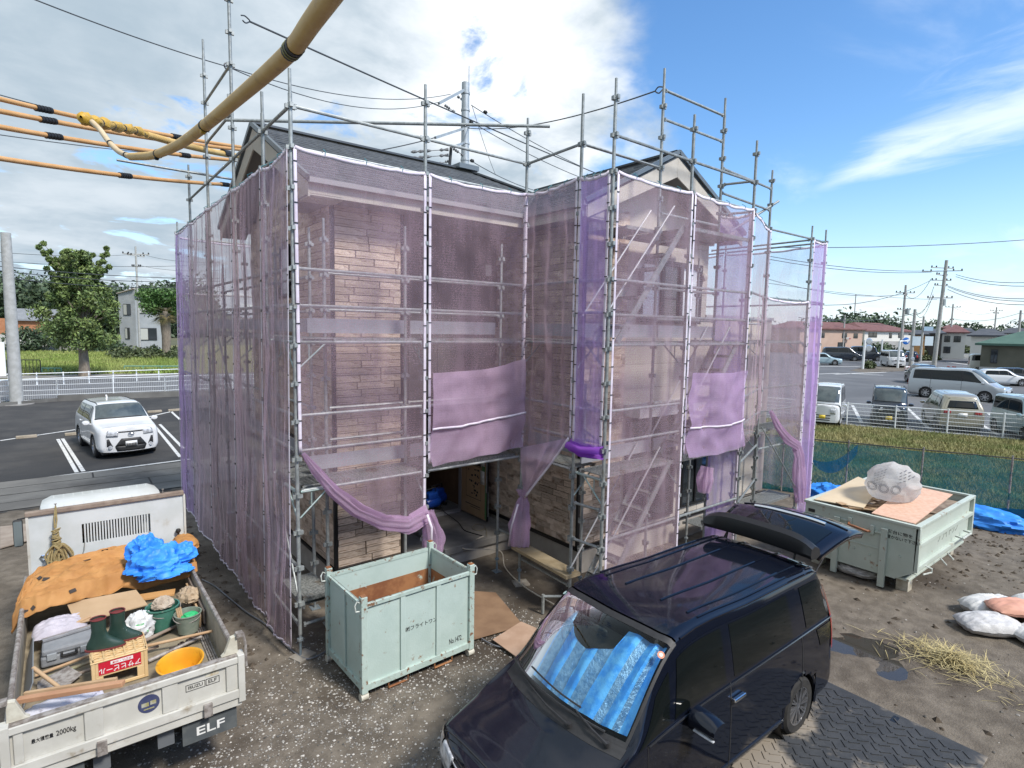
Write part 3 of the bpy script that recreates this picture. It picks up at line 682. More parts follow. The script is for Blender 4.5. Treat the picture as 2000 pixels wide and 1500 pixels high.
deck(5.50, 7.27, -1.78, -1.05, 5.93); deck(5.50, 7.27, -1.03, -.45, 5.93); deck(4.7, 5.46, -1.2, -.45, 5.93); deck(.08, .54, .12, 1.1, .62); deck(.08, .75, .1, .35, .72)
w0, w1 = G(1012, 1066, .62), G(1120, 1125, .62)
MB().bar(w0, w1, .28, .05).obj('deck', mat('plank_wood', (.30, .23, .13), (.40, .32, .2), .8, scale=4, stretch=(1, 1, 4)), scaf)
def toe(a, c, z):
    MB().bar((*a, z), (*c, z), .025, .20).obj('toe_board', M_TOE, scaf)
for z in (4.30, 2.40):
    toe((.35, .58), (1.80, .58), z); toe((1.9, .58), (3.5, .58), z); toe((4.22, -1.1), (4.22, .5), z); toe((3.8, -1.24), (5.4, -1.24), z); toe((5.5, -1.24), (7.1, -1.24), z)
    for i in range(1, 5): toe((.58, LL[i][1] + .1), (.58, LL[i + 1][1] - .1), z)
def bracket(p, d, z, L=.5):
    d = Vector((*d, 0)); a = Vector((*p, z))
    b = MB().tube(a + d * .04, a + d * L, .0213, 8).tube(a + d * .03 + Vector((0, 0, -.34)), a + d * L * .8, .012, 6).tube(a + d * L * .35, a + d * L * .35 + Vector((0, 0, -.2)), .010, 6)
    b.obj('bracket', mat('bracket_green', (.30, .40, .37), (.40, .46, .44), .5, metal=.5, scale=8), scaf, smooth=40)
for z in (4.09, 2.19):
    for p, d in ((PA, (1, 0)), (PA, (0, 1)), (PB, (0, 1)), (PC, (1, 0)), (PD, (1, 0)), (PE, (0, 1)), (PP, (0, 1)), (PF, (0, 1)), (PX, (0, 1)), (PG, (0, 1)), *[(p, (1, 0)) for p in PL]): bracket(p, d, z)
rail(PA, (.6, .02), .42); rail(PC, PD, .45); rail(PD, PE, .42); rail((3.64, .61), PC, .78)
def stair(x0, z0, x1, z1, y0=-1.74, y1=-1.30, n=7):
    s = MB()
    for y in (y0, y1): s.bar((x0, y, z0), (x1, y, z1), .025, .09)
    o = s.obj('stair_stringers', M_PIPE, scaf)
    for i in range(1, n + 1):
        t = i / (n + 1); x, z = lerp(x0, x1, t), lerp(z0, z1, t)
        MB().box(x - .11, x + .11, y0 + .02, y1 - .02, z - .012, z).box(x - .11, x - .10, y0 + .02, y1 - .02, z - .04, z).box(x + .10, x + .11, y0 + .02, y1 - .02, z - .04, z).obj('stair_tread', M_PLANK, o)
    for y in (y0, y1):
        d = Vector((x1 - x0, 0, z1 - z0)).normalized(); up = Vector((-d.z, 0, d.x)) * .62
        MB().tube(Vector((x0, y, z0 + .15)) + up * .55, Vector((x1, y, z1 + .05)) + up * .55, .014, 8).obj('stair_handrail', mat('rod_bright', (.50, .50, .50), rough=.45, metal=.5), o, smooth=40)
stair(3.85, .38, 5.30, 2.24); stair(5.65, 2.24, 7.1, 4.14); stair(3.95, 4.14, 5.40, 5.93)
# short stray post with a bracket beside the van
g0 = G(1060, 1198); b = MB().tube(g0, g0 + Vector((0, 0, .30)), .024, 8).tube(g0 + Vector((0, 0, .27)), (PD[0] + .1, PD[1] - .1, .30), .0213, 8)
b.obj('stub_post', M_PIPE, scaf, smooth=40)
# wooden pads under the jacks
M_PAD = mat('pad_wood', (.36, .33, .28), (.25, .22, .18), .9, scale=7)
for i, p in enumerate([PA] + PL[:4] + [PC]):
    o = MB().box(-.13, .13, -.11, .11, 0, .03).obj('base_pad', M_PAD, bevel=.004); o.location = (p[0] + .02, p[1] - .02, max(0, dirt_h(*p)) - .004); o.rotation_euler = (0, 0, rnd.uniform(-.4, .4))
    tag(o, ('pale wooden pad under the near corner scaffold pole, by the mint bin', 'pale pad at the foot of the left netting, nearest the corner', 'pale pad at the foot of the left netting, level with the truck bed front', 'pale pad at the foot of the left netting, near the truck mirror', 'pale pad at the foot of the left netting, farthest from the corner', 'pale pad under the pole in front of the porch, cable across it')[i], 'base pad', 'pads under the scaffold poles')

# ================================================================== NETTING
def net_mat(name, c, alpha, c2=None, streak=.035):
    m, t, b = _nodes(name); n, L = t.nodes, t.links; n.remove(b); o = n['Material Output']
    tcn = n.new('ShaderNodeTexCoord')
    def nz(s, st=(1, 1, 1), d=5):
        mp = n.new('ShaderNodeMapping'); mp.inputs[3].default_value = st; L.new(tcn.outputs['Object'], mp.inputs[0])
        x = n.new('ShaderNodeTexNoise'); x.inputs['Scale'].default_value = s; x.inputs['Detail'].default_value = d; L.new(mp.outputs[0], x.inputs['Vector']); return x.outputs[0]
    mx = n.new('ShaderNodeMix'); mx.data_type = 'RGBA'; L.new(nz(1.3), mx.inputs[0]); mx.inputs[6].default_value = (*c, 1); mx.inputs[7].default_value = (*(c2 or c), 1)
    df = n.new('ShaderNodeBsdfDiffuse'); tl = n.new('ShaderNodeBsdfTranslucent'); L.new(mx.outputs[2], df.inputs[0]); L.new(mx.outputs[2], tl.inputs[0])
    cl = n.new('ShaderNodeMixShader'); cl.inputs[0].default_value = .55; L.new(df.outputs[0], cl.inputs[1]); L.new(tl.outputs[0], cl.inputs[2])
    tr = n.new('ShaderNodeBsdfTransparent')
    lw = n.new('ShaderNodeLayerWeight'); lw.inputs[0].default_value = .5
    a1 = n.new('ShaderNodeMath'); a1.operation = 'MULTIPLY'; L.new(lw.outputs['Facing'], a1.inputs[0]); a1.inputs[1].default_value = .13
    a2 = n.new('ShaderNodeMapRange'); L.new(nz(2.2, (1, 1, .6), 6), a2.inputs[0]); a2.inputs[1].default_value = .3; a2.inputs[2].default_value = .7; a2.inputs[3].default_value = alpha - .09; a2.inputs[4].default_value = alpha + .09
    # woven bands: faint horizontal thread lines
    wv = n.new('ShaderNodeTexWave'); wv.bands_direction = 'Z'; wv.inputs['Scale'].default_value = 9; wv.inputs['Distortion'].default_value = 3; wv.inputs['Detail'].default_value = 3; wv.inputs['Detail Scale'].default_value = 2; L.new(tcn.outputs['Object'], wv.inputs[0])
    a4 = n.new('ShaderNodeMath'); a4.operation = 'MULTIPLY'; L.new(wv.outputs[0], a4.inputs[0]); a4.inputs[1].default_value = .03
    a3 = n.new('ShaderNodeMath'); a3.operation = 'ADD'; L.new(a1.outputs[0], a3.inputs[0]); L.new(a2.outputs[0], a3.inputs[1])
    a5 = n.new('ShaderNodeMath'); a5.operation = 'ADD'; a5.use_clamp = True; L.new(a3.outputs[0], a5.inputs[0]); L.new(a4.outputs[0], a5.inputs[1])
    sk_ = n.new('ShaderNodeMapRange'); sk_.interpolation_type = 'SMOOTHSTEP'; L.new(nz(9, (1, 1, .07), 4), sk_.inputs[0]); sk_.inputs[1].default_value = .52; sk_.inputs[2].default_value = .66; sk_.inputs[4].default_value = streak
    gr = n.new('ShaderNodeMapRange'); L.new(nz(70, (1, 1, 1), 2), gr.inputs[0]); gr.inputs[1].default_value = .3; gr.inputs[2].default_value = .7; gr.inputs[3].default_value = -.07; gr.inputs[4].default_value = .07
    a7 = n.new('ShaderNodeMath'); a7.operation = 'ADD'; L.new(a4.outputs[0], a7.inputs[0]); L.new(gr.outputs[0], a7.inputs[1])
    a6 = n.new('ShaderNodeMath'); a6.operation = 'ADD'; L.new(a7.outputs[0], a6.inputs[0]); L.new(sk_.outputs[0], a6.inputs[1]); L.new(a6.outputs[0], a5.inputs[1])
    fm = n.new('ShaderNodeMixShader'); L.new(a5.outputs[0], fm.inputs[0]); L.new(tr.outputs[0], fm.inputs[1]); L.new(cl.outputs[0], fm.inputs[2])
    L.new(fm.outputs[0], o.inputs[0]); return m
NM = net_mat('net_mauve', (.72, .52, .63), .28, (.78, .57, .65))
NML = net_mat('net_mauve_left', (.70, .53, .60), .35, (.76, .58, .66), .24)
NMB = net_mat('net_brownish', (.64, .49, .55), .27)
NMV = net_mat('net_violet', (.74, .50, .92), .52)
NMP = net_mat('net_purple', (.70, .48, .78), .34)
NMD = net_mat('net_mauve_dense', (.72, .53, .70), .62)
NMDV = net_mat('net_purple_dense', (.74, .54, .82), .54)
M_TAPE = mat('net_tape', (.74, .68, .74), (.62, .54, .63), .8, scale=7)
def tape(pts, nrm, w=.035, name='edge_tape', parent=None, m=M_TAPE):
    nrm = Vector(nrm); P = []
    for i, p in enumerate(pts):
        p = Vector(p); t = (Vector(pts[min(i + 1, len(pts) - 1)]) - Vector(pts[max(i - 1, 0)])).normalized(); s = t.cross(nrm).normalized() * w / 2
        P.append([p - s + nrm * .004, p + s + nrm * .004])
    o = MB().grid(P).obj(name, m, parent, smooth=60); o.modifiers.new('thick', 'SOLIDIFY').thickness = .004; return o
def net(label, a, c, zt, zb, m, seed=0, fold=.02, nf=5, sag=.05, nu=40, nv=46, tapes='lr', top=True, bot=False, twist=0.0, gapl=.03, gapr=.03, bulge=.03, pleat=0.0, lean=0.0):
    """sheet hung between two poles; zt, zb: numbers or functions of u"""
    a, c = Vector((*a, 0)), Vector((*c, 0)); d = c - a; L = d.length; d.normalize(); nrm = Vector((d.y, -d.x, 0))
    if (nrm.dot(CAM - a)) < 0: nrm = -nrm
    a = a + d * gapl; c = c - d * gapr
    zf = zt if callable(zt) else (lambda u: zt - sag * (1 - (2 * u - 1) ** 2) - .012 * abs(sin(u * 4 * pi)))
    bf = zb if callable(zb) else (lambda u: zb)
    r = random.Random(seed); ph = [r.uniform(0, 6.28) for _ in range(6)]; fr = [nf * r.uniform(.6, 1.5) for _ in range(4)]
    P = []
    for i in range(nu + 1):
        u = i / nu; row = []; e = min(1, 6 * min(u, 1 - u))
        for j in range(nv + 1):
            v = j / nv; z = lerp(zf(u), bf(u), v)
            uu = u + twist * v * (.5 - abs(u - .5)) * .6
            w = 0
            for k in range(4): w += sin(fr[k] * uu * 6.28 * (1 + .12 * k) + ph[k] + v * (k - 1.5) * 1.3) * (.5 ** (k * .5))
            w = fold * w * (.35 + .65 * min(1, v * 2.5)) + .5 * fold * fbm((u * 5 + seed, v * 9, seed * 1.7), 3)
            qq = Vector((u * L * .9 + v * 1.6 * (-1) ** seed, v * 2.2 - u * .8, seed * 1.3)); w += .030 * (.55 - 2 * abs(noise.noise(qq))) + .012 * (.5 - 2 * abs(noise.noise(qq * 2.7)))
            if pleat: w += pleat * (abs(sin(uu * nf * 9 + 5 * fbm((u * 2.5, v * 1.6, seed), 3))) ** 8) * (.3 + .7 * abs(fbm((u * 4, v * 3, seed + 5), 2)) * 2)
            bel = bulge * sin(pi * min(1, u)) * (.4 + .6 * abs(sin(v * pi * 2.6 + seed)))
            p = a.lerp(c, u) + nrm * (.045 + e * (w + bel) + lean * v) ; row.append((p.x, p.y, z))
        P.append(row)
    o = tag(MB().grid(P).obj('scaffold_net', m, None, smooth=70), label, 'netting', 'mesh sheets hung on the scaffold')
    if 'l' in tapes: tape([Vector(p) for p in P[0][::3]] + [Vector(P[0][-1])], nrm, .04, parent=o)
    if 'r' in tapes: tape([Vector(p) for p in P[-1][::3]] + [Vector(P[-1][-1])], nrm, .04, parent=o)
    if top: tape([Vector(row[0]) for row in P], nrm, .045, 'top_hem', o)
    if bot: tape([Vector(row[-1]) for row in P], nrm, .03, 'bottom_hem', o)
    ey = MB()
    for sd_, row in (('l', P[0]), ('r', P[-1])):                    # eyelets and ties down both edges
        if sd_ in tapes:
            for k in range(2, nv, 3): q = Vector(row[k]) + nrm * .012; ey.bar(q - d * .022, q + d * .022, .008, .012)
    if ey.v: tag(ey.obj('eyelets', M_BLACK, o), kind='stuff')
    for u in (0.2, .5, .8):                                         # ties to the rail
        if top:
            p = Vector(P[int(u * nu)][0]); MB().path([p + Vector((0, 0, -.02)), p + nrm * .02 + Vector((0, 0, .04)), p + Vector((0, 0, .085)) - nrm * .05], .005, 5).obj('tie', mat('tie_teal', (.05, .22, .26), rough=.6), o)
    return o, P, nrm
def bundle(pts, rs, m, parent, seed=0, name='gathered_cloth', flat=.6, nfold=7):
    pts = [Vector(p) for p in pts]; n = 34; P = []; K = len(pts)
    fine = []
    for i in range(K - 1):
        for k in range(6): fine.append((pts[i].lerp(pts[i + 1], k / 6), lerp(rs[i], rs[i + 1], k / 6)))
    fine.append((pts[-1], rs[-1]))
    for i, (p, r) in enumerate(fine):
        t = (fine[min(i + 1, len(fine) - 1)][0] - fine[max(i - 1, 0)][0]).normalized()
        x = t.cross(Vector((FW.x, FW.y, 0))).normalized(); y = t.cross(x)
        row = []
        for j in range(n):
            a = 2 * pi * j / n
            q = r * (1 + .28 * sin(nfold * a + seed + i * .10) + .30 * fbm((cos(a) * 1.4 + seed, sin(a) * 1.4, i * .16), 3))
            row.append(p + x * cos(a) * q + y * sin(a) * q * flat)
        P.append(row)
    return MB().grid(P, cv=True).obj(name, m, parent, smooth=75)

# left face: five mauve-grey sheets reaching the ground
seq = [(PA, PL[0], .16, 'nearest the corner, its foot spread on the gravel'), (PL[0], PL[1], .10, 'second from the corner of the scaffold'), (PL[1], PL[2], .08, 'third from the corner, opposite the truck bed'),
       (PL[2], PL[3], .06, 'fourth from the corner, opposite the truck cab'), (PL[3], PL[4], .05, 'last one at the far end beside the car park')]
for i, (p, q, zb, ds) in enumerate(seq):
    o, P, nn = net('dusty mauve net on the left face, ' + ds if i < 4 else 'purple net at the far end of the left face, beside the car park', p, q, 6.40, zb, NML if i < 4 else NMP, seed=i + 3, fold=.012, nf=5, pleat=.022, bulge=.06, twist=.5 * (-1) ** i, nu=110, gapl=.0, gapr=.0, lean=.07, bot=True, sag=.10)
# front: corner bay with the swept-up lower edge
def ONY(u, v, y):
    d = ray(u, v); return CAM + d * ((y - CAM.y) / d.y)
def ONX(u, v, x):
    d = ray(u, v); return CAM + d * ((x - CAM.x) / d.x)
def curvez(pts, x0, x1, ax=0):
    pts = sorted((p[ax], p[2]) for p in pts)
    def f(u):
        x = lerp(x0, x1, u)
        for (xa, za), (xb, zb) in zip(pts, pts[1:]):
            if x <= xb: return lerp(za, zb, max(0, min(1, (x - xa) / (xb - xa + 1e-9))))
        return pts[-1][1]
    return f
eb = [ONY(u, v, -.06) for u, v in ((589, 884), (615, 918), (650, 958), (695, 995), (745, 1018), (795, 1022), (834, 1000))]
o, P, nn = net('mauve net of the front corner bay, lower edge swept up over the rusty-lined bin', PA, PB, 6.42, curvez(eb, 0, 1.83), NM, seed=21, fold=.012, nf=4, bulge=.05)
bundle([p + nn * .05 for p in eb], [.02, .055, .075, .09, .10, .11, .10], NMD, o, 1, 'rolled_hem', .25, 9)
bt = [ONY(u, v, -.12) for u, v in ((832, 1000), (842, 1025), (846, 1050), (845, 1078))]
bundle(bt, [.09, .10, .13, .12], NMD, o, 2, 'hanging_tail', .35, 9)
tape([ONY(u, v, -.22) for u, v in ((834, 1005), (843, 1030), (842, 1072))], nn, .035, parent=o)
# middle bay, doubled below
zbl, zbr = HT(842, 905, PB), HT(1008, 866, PC)
o, P, nn = net('mauve net above the front door, doubled into a paler skirt at its foot', PB, PC, 6.42, lambda u: lerp(zbl, zbr, u) - .03 * sin(u * pi), NM, seed=32, fold=.014, nf=4, gapl=.05)
z1, z2 = HT(842, 728, PB), HT(1010, 700, PC)
a, c = Vector((*PB, 0)), Vector((*PC, 0)); S = []
for i in range(31):
    u = i / 30; S.append([tuple(a.lerp(c, .03 + .94 * u) + Vector((0, -.085 - .07 * fbm((u * 2.6, v * 2.0, 4), 4) - .06 * (1 - 2 * abs(noise.noise(Vector((u * 3 + v * 2, v * 3 - u, 5))))) - .03 * sin(pi * u), lerp(lerp(z1, z2, u) - .05 * sin(pi * u), lerp(zbl, zbr, u) - .03, v)))) for v in [k / 20 for k in range(21)]])
MB().grid(S).obj('folded_skirt', NMD, o, smooth=70)
tape([Vector(s[int(20 * .62)]) + Vector((0, -.01, 0)) for s in S], nn, .035, 'bottom_hem', o)
# side bay C-D, gathered and tied at the foot
zt_ = HT(1020, 968, PC)
o, P, nn = net('mauve net left of the grey deck, gathered to a knot like a curtain', PC, PD, 6.42, lambda u: lerp(2.35, 2.72, u), NM, seed=45, fold=.02, nf=4, bulge=.03)
knot = Vector((PC[0], PC[1] - .07, zt_)); F = []
for i in range(21):
    u = i / 20; p = Vector(P[int(u * 40)][-1]); F.append([p.lerp(knot + Vector((0, -.05 * u, 0)), v ** .9) + Vector((-.03 * sin(9 * u + 4 * v), 0, 0)) * (1 - v) for v in [k / 14 for k in range(15)]])
MB().grid(F).obj('gathered_cloth', NMD, o, smooth=70)
tape([F[-1][k] + Vector((-.012, 0, 0)) for k in range(15)], Vector((-1, 0, 0)), .04, parent=o)
bundle([knot + Vector((0, 0, .12)), knot, knot + Vector((-.01, .0, -.12)), knot + Vector((-.03, .03, -.5)), knot + Vector((-.05, .05, -.86))], [.10, .055, .09, .15, .12], NMD, o, 5, 'hanging_tail', .35, 9)
tape([knot + Vector((-.13, -.02, -.1)), knot + Vector((-.16, .10, -.5)), knot + Vector((-.17, .16, -.86))], Vector((-.6, -.8, 0)), .03, parent=o)
# narrow violet strip D-E with the rolled end
o, P, nn = net('narrow vivid violet net with its end rolled up above the grey deck', PD, PE, 6.42, 2.66, NMV, seed=51, fold=.012, nf=2, nu=16)
bundle([(PD[0] - .06, PD[1] + .03, 2.62), (PD[0] - .05, -1.5, 2.58), (PE[0] - .06, PE[1] - .02, 2.60)], [.085, .09, .085], net_mat('net_violet_roll', (.40, .14, .66), .93), o, 3, 'rolled_end', .9, 3)
# right wing front
o, P, nn = net('greyish mauve net over the scaffold stairs, reaching down behind the black van', PE, PP, 6.42, .40, NM, seed=62, fold=.014, nf=4, gapl=.05)
zbl, zbr = HT(1336, 888, PP), HT(1438, 862, PF)
o, P, nn = net('purple net right of the scaffold stairs, its lower half a brighter skirt', PP, PF, 6.42, lambda u: lerp(zbl, zbr, u) - .04 * sin(pi * u), NM, seed=73, fold=.016, nf=4, gapl=.05, gapr=.06)
z1, z2 = HT(1344, 728, PP), HT(1450, 722, PF); a, c = Vector((*PP, 0)), Vector((*PF, 0)); S = []
for i in range(31):
    u = i / 30; S.append([tuple(a.lerp(c, .03 + .92 * u) + Vector((0, -.085 - .07 * fbm((u * 2.6, v * 2.0, 9), 4) - .06 * (1 - 2 * abs(noise.noise(Vector((u * 3 + v * 2, v * 3 - u, 7))))) - .03 * sin(pi * u), lerp(lerp(z1, z2, u) - .02 * sin(pi * u), lerp(zbl, zbr, u) - .04 - .04 * sin(pi * u), v)))) for v in [k / 20 for k in range(21)]])
MB().grid(S).obj('folded_skirt', NMDV, o, smooth=70)
tape([Vector(s[int(20 * .68)]) + Vector((0, -.01, 0)) for s in S], nn, .035, 'bottom_hem', o)
o, P, nn = net('short bright purple return net between two poles, dropping behind the raised tailgate', PF, PI2, 6.36, .35, NMV, seed=81, fold=.02, nf=2, nu=18, tapes='l')
bd = ONX(1388, 940, 7.0); bundle([(6.55, -1.62, 1.95), (6.5, -1.62, 1.75), (6.48, -1.62, 1.5)], [.09, .12, .08], NMD, o, 7, 'wrapped_cloth', .9)
# far right bays
zx = HT(1497, 800, PX)
o, P, nn = net('pale mauve net right of the gabled wing, pulled up to a point', PF, PX, 6.36, lambda u: lerp(HT(1452, 880, PF), zx, u ** 1.3), NMB, seed=92, fold=.014, nf=4, tapes='r')
rb = [ONY(u, v, -1.12) for u, v in ((1500, 802), (1515, 832), (1535, 858), (1556, 872))]
o, P, nn = net('brownish mauve net with a sagging rolled hem, in front of the green fence', PX, PG, 5.02, curvez(rb, PX[0], PG[0]), NMB, seed=95, fold=.014, nf=4, tapes='r')
bundle([p + nn * .05 for p in rb], [.03, .07, .09, .08], NMD, o, 8, 'rolled_hem', .3, 9)
bundle([rb[-1], rb[-1] + Vector((.05, -.05, -.25)), rb[-1] + Vector((.12, -.05, -.8)), rb[-1] + Vector((.25, -.05, -1.35))], [.09, .10, .14, .10], NMD, o, 9, 'hanging_tail', .35, 9)
o, P, nn = net('tall narrow violet net at the far right end of the scaffold', PG, PH, 6.40, .12, NMV, seed=98, fold=.025, nf=2, nu=22, tapes='lr')
net('whitish back net of the far right end, seen against the sky', PH, (11.8, 1.5), 6.36, .5, NMB, seed=101, fold=.02, nf=4, tapes='')
net('whitish back net beyond the far right end, second from the corner', (11.8, 1.5), (11.8, 4.2), 6.36, .5, NMB, seed=103, fold=.02, nf=4, tapes='')
net('back net at the far left end, seen through the left face', PL[4], (2.4, 8.45), 6.30, .3, NMB, seed=105, fold=.02, nf=4, tapes='')

# ================================================================== VEHICLES
M_TYRE = mat('tyre_rubber', (.02, .02, .02), (.035, .033, .03), .85, scale=9)
M_ALLOY = mat('alloy', (.55, .55, .56), (.42, .42, .43), .3, metal=.9, scale=6)
M_CHROME = mat('chrome', (.75, .76, .78), rough=.08, metal=1.0)
M_GLASSC = mat('car_glass', (.006, .008, .008), rough=.03, spec=.5)
M_GLASSW = mat('windscreen_glass', (.05, .065, .07), (.10, .12, .12), .04, spec=.8, scale=2)
M_HEAD = mat('headlamp', (.55, .57, .60), (.30, .31, .33), .12, scale=14, spec=.8)
M_TAILL = mat('taillamp', (.35, .015, .015), rough=.15, spec=.7)
M_PLBLK = mat('black_plastic', (.018, .018, .019), (.026, .026, .027), .55, scale=20)
M_PLATE = mat('number_plate', (.75, .75, .75), rough=.5)
M_PLATEY = mat('number_plate_yellow', (.75, .55, .06), rough=.5)
def paint(name, c, metal=0.0, rough=.28, c2=None): return mat('paint_' + name, c, c2, rough, metal, coat=1.0, scale=3)
def cr(p0, p1, p2, p3, t):
    a = .5 * .85; t = float(t)
    m1 = (p2 - p0) * a; m2 = (p3 - p1) * a
    return (2 * t**3 - 3 * t**2 + 1) * p1 + (t**3 - 2 * t**2 + t) * m1 + (-2 * t**3 + 3 * t**2) * p2 + (t**3 - t**2) * m2
class Body:
    """a car body as a lofted surface: stations nose to tail, each a half section of seven points from the sill to the roof centre"""
    def __init__(s, L, Wd, H, hood=.9, z0=.22, belt=None, nose_z=.75, ws_base=None, ws_top=None, roof_w=.62, tail_slant=.12, tail_drop=.05, rear_x=.0, hood_z=None, cowl=None, arch=None, wheel_r=.31, fax=None, rax=None, bulge=.10, rbulge=.05, roof_drop=0.0):
        w = Wd / 2; xf, xr = L / 2, -L / 2; belt = belt or H * .56; hood_z = hood_z or nose_z + .12
        s.L, s.W, s.H, s.belt, s.w = L, Wd, H, belt, w; s.bulge, s.rbulge = bulge, rbulge
        wb = ws_base if ws_base is not None else xf - hood; wt = ws_top if ws_top is not None else wb - .75
        cowl = cowl or hood_z + .06; rw = roof_w * w
        def hoodst(x, yy, z_low, zt, k=1.0):
            return [(x, yy - .06, z_low), (x, yy - .005, z_low + .13), (x, yy, lerp(z_low, zt, .45)), (x, yy - .02, zt - .16), (x, yy - .10, zt - .035), (x, yy * .55, zt), (x, 0, zt + .01)]
        ST = [hoodst(xf - .02, w - .20, z0, nose_z), hoodst(xf - .10, w - .07, z0, nose_z + .03), hoodst(xf - .34, w - .012, z0, lerp(nose_z, hood_z, .5)),
              [(wb, w - .06, z0), (wb, w - .005, z0 + .13), (wb, w, lerp(z0, belt, .5)), (wb, w - .02, belt - .10), (wb - .02, w - .09, cowl), (wb + .09, w * .55, cowl + .03), (wb + .14, 0, cowl + .035)],
              [(wt, w - .06, z0), (wt, w - .005, z0 + .13), (wt, w, lerp(z0, belt, .5)), (wt, w - .025, belt), (wt, rw, H - .11), (wt + .05, rw * .72, H - .035), (wt + .09, 0, H - .02)]]
        rt = xr + tail_slant + .35
        mid = lerp(wt, rt, .5)
        ST.append([(mid, w - .06, z0), (mid, w - .005, z0 + .13), (mid, w, lerp(z0, belt, .5)), (mid, w - .03, belt + .01), (mid, rw, H - .10), (mid, rw * .75, H - .02), (mid, 0, H)])
        ST.append([(rt - .05, w - .06, z0), (rt - .05, w - .005, z0 + .13), (rt - .05, w, lerp(z0, belt, .5)), (rt - .03, w - .035, belt + .02), (rt, rw, H - .12 - roof_drop), (rt, rw * .75, H - .04 - roof_drop), (rt, 0, H - .02 - roof_drop)])
        sl = tail_slant
        ST.append([(xr + .10, w - .07, z0 + .04), (xr + .07, w - .02, z0 + .15), (xr + .07, w - .02, lerp(z0, belt, .5)), (xr + .09, w - .055, belt + .01), (xr + sl + .10, rw - .03, H - .16 - tail_drop), (xr + sl + .06, rw * .72, H - .08 - tail_drop), (xr + sl + .05, 0, H - .06 - tail_drop)])
        ST.append([(xr + .03, w - .16, z0 + .06), (xr, w - .12, z0 + .17), (xr, w - .12, lerp(z0, belt, .5)), (xr + .03, w - .15, belt), (xr + sl * .9, rw - .10, H - .22 - tail_drop), (xr + sl, rw * .66, H - .13 - tail_drop), (xr + sl, 0, H - .11 - tail_drop)])
        s.ST = [[Vector(p) for p in st] for st in ST]; s.NU = len(ST) - 1
        s.fax = fax if fax is not None else xf - .85; s.rax = rax if rax is not None else xr + .72; s.wr = wheel_r; s.ar = arch or wheel_r * 1.19
    def P(s, u, wv):
        u, wv = float(u), float(wv); sd = 1 if wv >= 0 else -1; v = 6 - abs(wv); v = max(0, min(6, v)); u = max(0, min(s.NU, u))
        i = min(int(u), s.NU - 1); fu = u - i; j = min(int(v), 5); fv = v - j
        def row(k):
            st = s.ST[max(0, min(s.NU, k))]
            pm = st[j - 1] if j > 0 else st[0]; pp = st[j + 2] if j + 2 <= 6 else Vector((st[5].x, -st[5].y, st[5].z))
            return cr(pm, st[j], st[j + 1], pp, fv)
        q = cr(row(i - 1) if i > 0 else row(0), row(i), row(i + 1), row(i + 2) if i + 2 <= s.NU else row(s.NU), fu)
        return Vector((q.x, q.y * sd, q.z))
    def Nn(s, u, wv):
        e = .02; a = s.P(min(u + e, s.NU), wv) - s.P(max(u - e, 0), wv); b = s.P(u, min(wv + e, 6)) - s.P(u, max(wv - e, -6)); n = a.cross(b)
        if n.length < 1e-9: return Vector((0, 0, 1))
        n.normalize(); c = s.P(u, wv) - Vector((s.P(u, wv).x * .7, 0, s.H * .45))
        return n if n.dot(c) > 0 else -n
    def cap(s, front, a, k):
        st = s.ST[0] if front else s.ST[-1]; i = min(int(k), 5); f = k - i
        p = st[i].lerp(st[i + 1], f); bl = s.bulge if front else -s.rbulge
        yy = p.y if p.y > .02 else .02
        return Vector((p.x + bl * (1 - a * a) * (1 if p.y > .02 else 0), yy * a if k < 5.99 else 0, p.z))
    def fcap(s, front, a, z, off=0.0):
        """front or rear face as a function of sideways fraction and height"""
        st = s.ST[0] if front else s.ST[-1]; k = 0
        zs = [q.z for q in st]
        for i in range(4 if front else 5):
            if zs[i] <= z <= zs[i + 1] or i == (3 if front else 4): k = i; break
        f = max(0, min(1, (z - zs[k]) / max(1e-6, zs[k + 1] - zs[k]))); p = st[k].lerp(st[k + 1], f)
        x = p.x + (s.bulge if front else -s.rbulge) * (1 - a * a) + (off if front else -off)
        return Vector((x, p.y * a, z))
    def hull(s, name, m, parent, us=9, vs=6, skip=None):
        b = MB(); NUs, NVs = s.NU * us, 12 * vs; Pg = [[s.P(i / us, 6 - j / vs) for j in range(NVs + 1)] for i in range(NUs + 1)]
        o = 0; b.v = [tuple(p) for r in Pg for p in r]; nv = NVs + 1
        for i in range(NUs):
            for j in range(NVs):
                c = (Pg[i][j] + Pg[i + 1][j + 1]) / 2; vv = 6 - abs(6 - (j + .5) / vs)
                if vv < 3.2 and any(math.hypot(c.x - ax, c.z - s.wr) < s.ar for ax in (s.fax, s.rax)): continue
                if skip and skip((i + .5) / us, 6 - (j + .5) / vs): continue
                b.f.append((i * nv + j, i * nv + j + 1, (i + 1) * nv + j + 1, (i + 1) * nv + j)); b.mi.append(0)
        for fr in (True, False):
            if not fr and skip and skip(99, 0): continue
            na, nk = 10, 18; G_ = [[s.cap(fr, -1 + 2 * i / na, 6 * k / nk) for k in range(nk + 1)] for i in range(na + 1)]
            b.grid(G_)
        return b.obj(name, m, parent, smooth=38, world=False)
    def patch(s, name, m, parent, u0, u1, w0, w1, off=.004, u0b=None, u1b=None, n=(10, 8), thick=0, corner=0.0):
        """panel on the surface: u0..u1 along w0, u0b..u1b along w1"""
        u0b = u0 if u0b is None else u0b; u1b = u1 if u1b is None else u1b; R = []
        for i in range(n[0] + 1):
            row = []
            for j in range(n[1] + 1):
                f, g = i / n[0], j / n[1]; wv = lerp(w0, w1, g); u = lerp(lerp(u0, u0b, g), lerp(u1, u1b, g), f); row.append(s.P(u, wv) + s.Nn(u, wv) * off)
            R.append(row)
        return MB().grid(R).obj(name, m, parent, smooth=60, world=False)
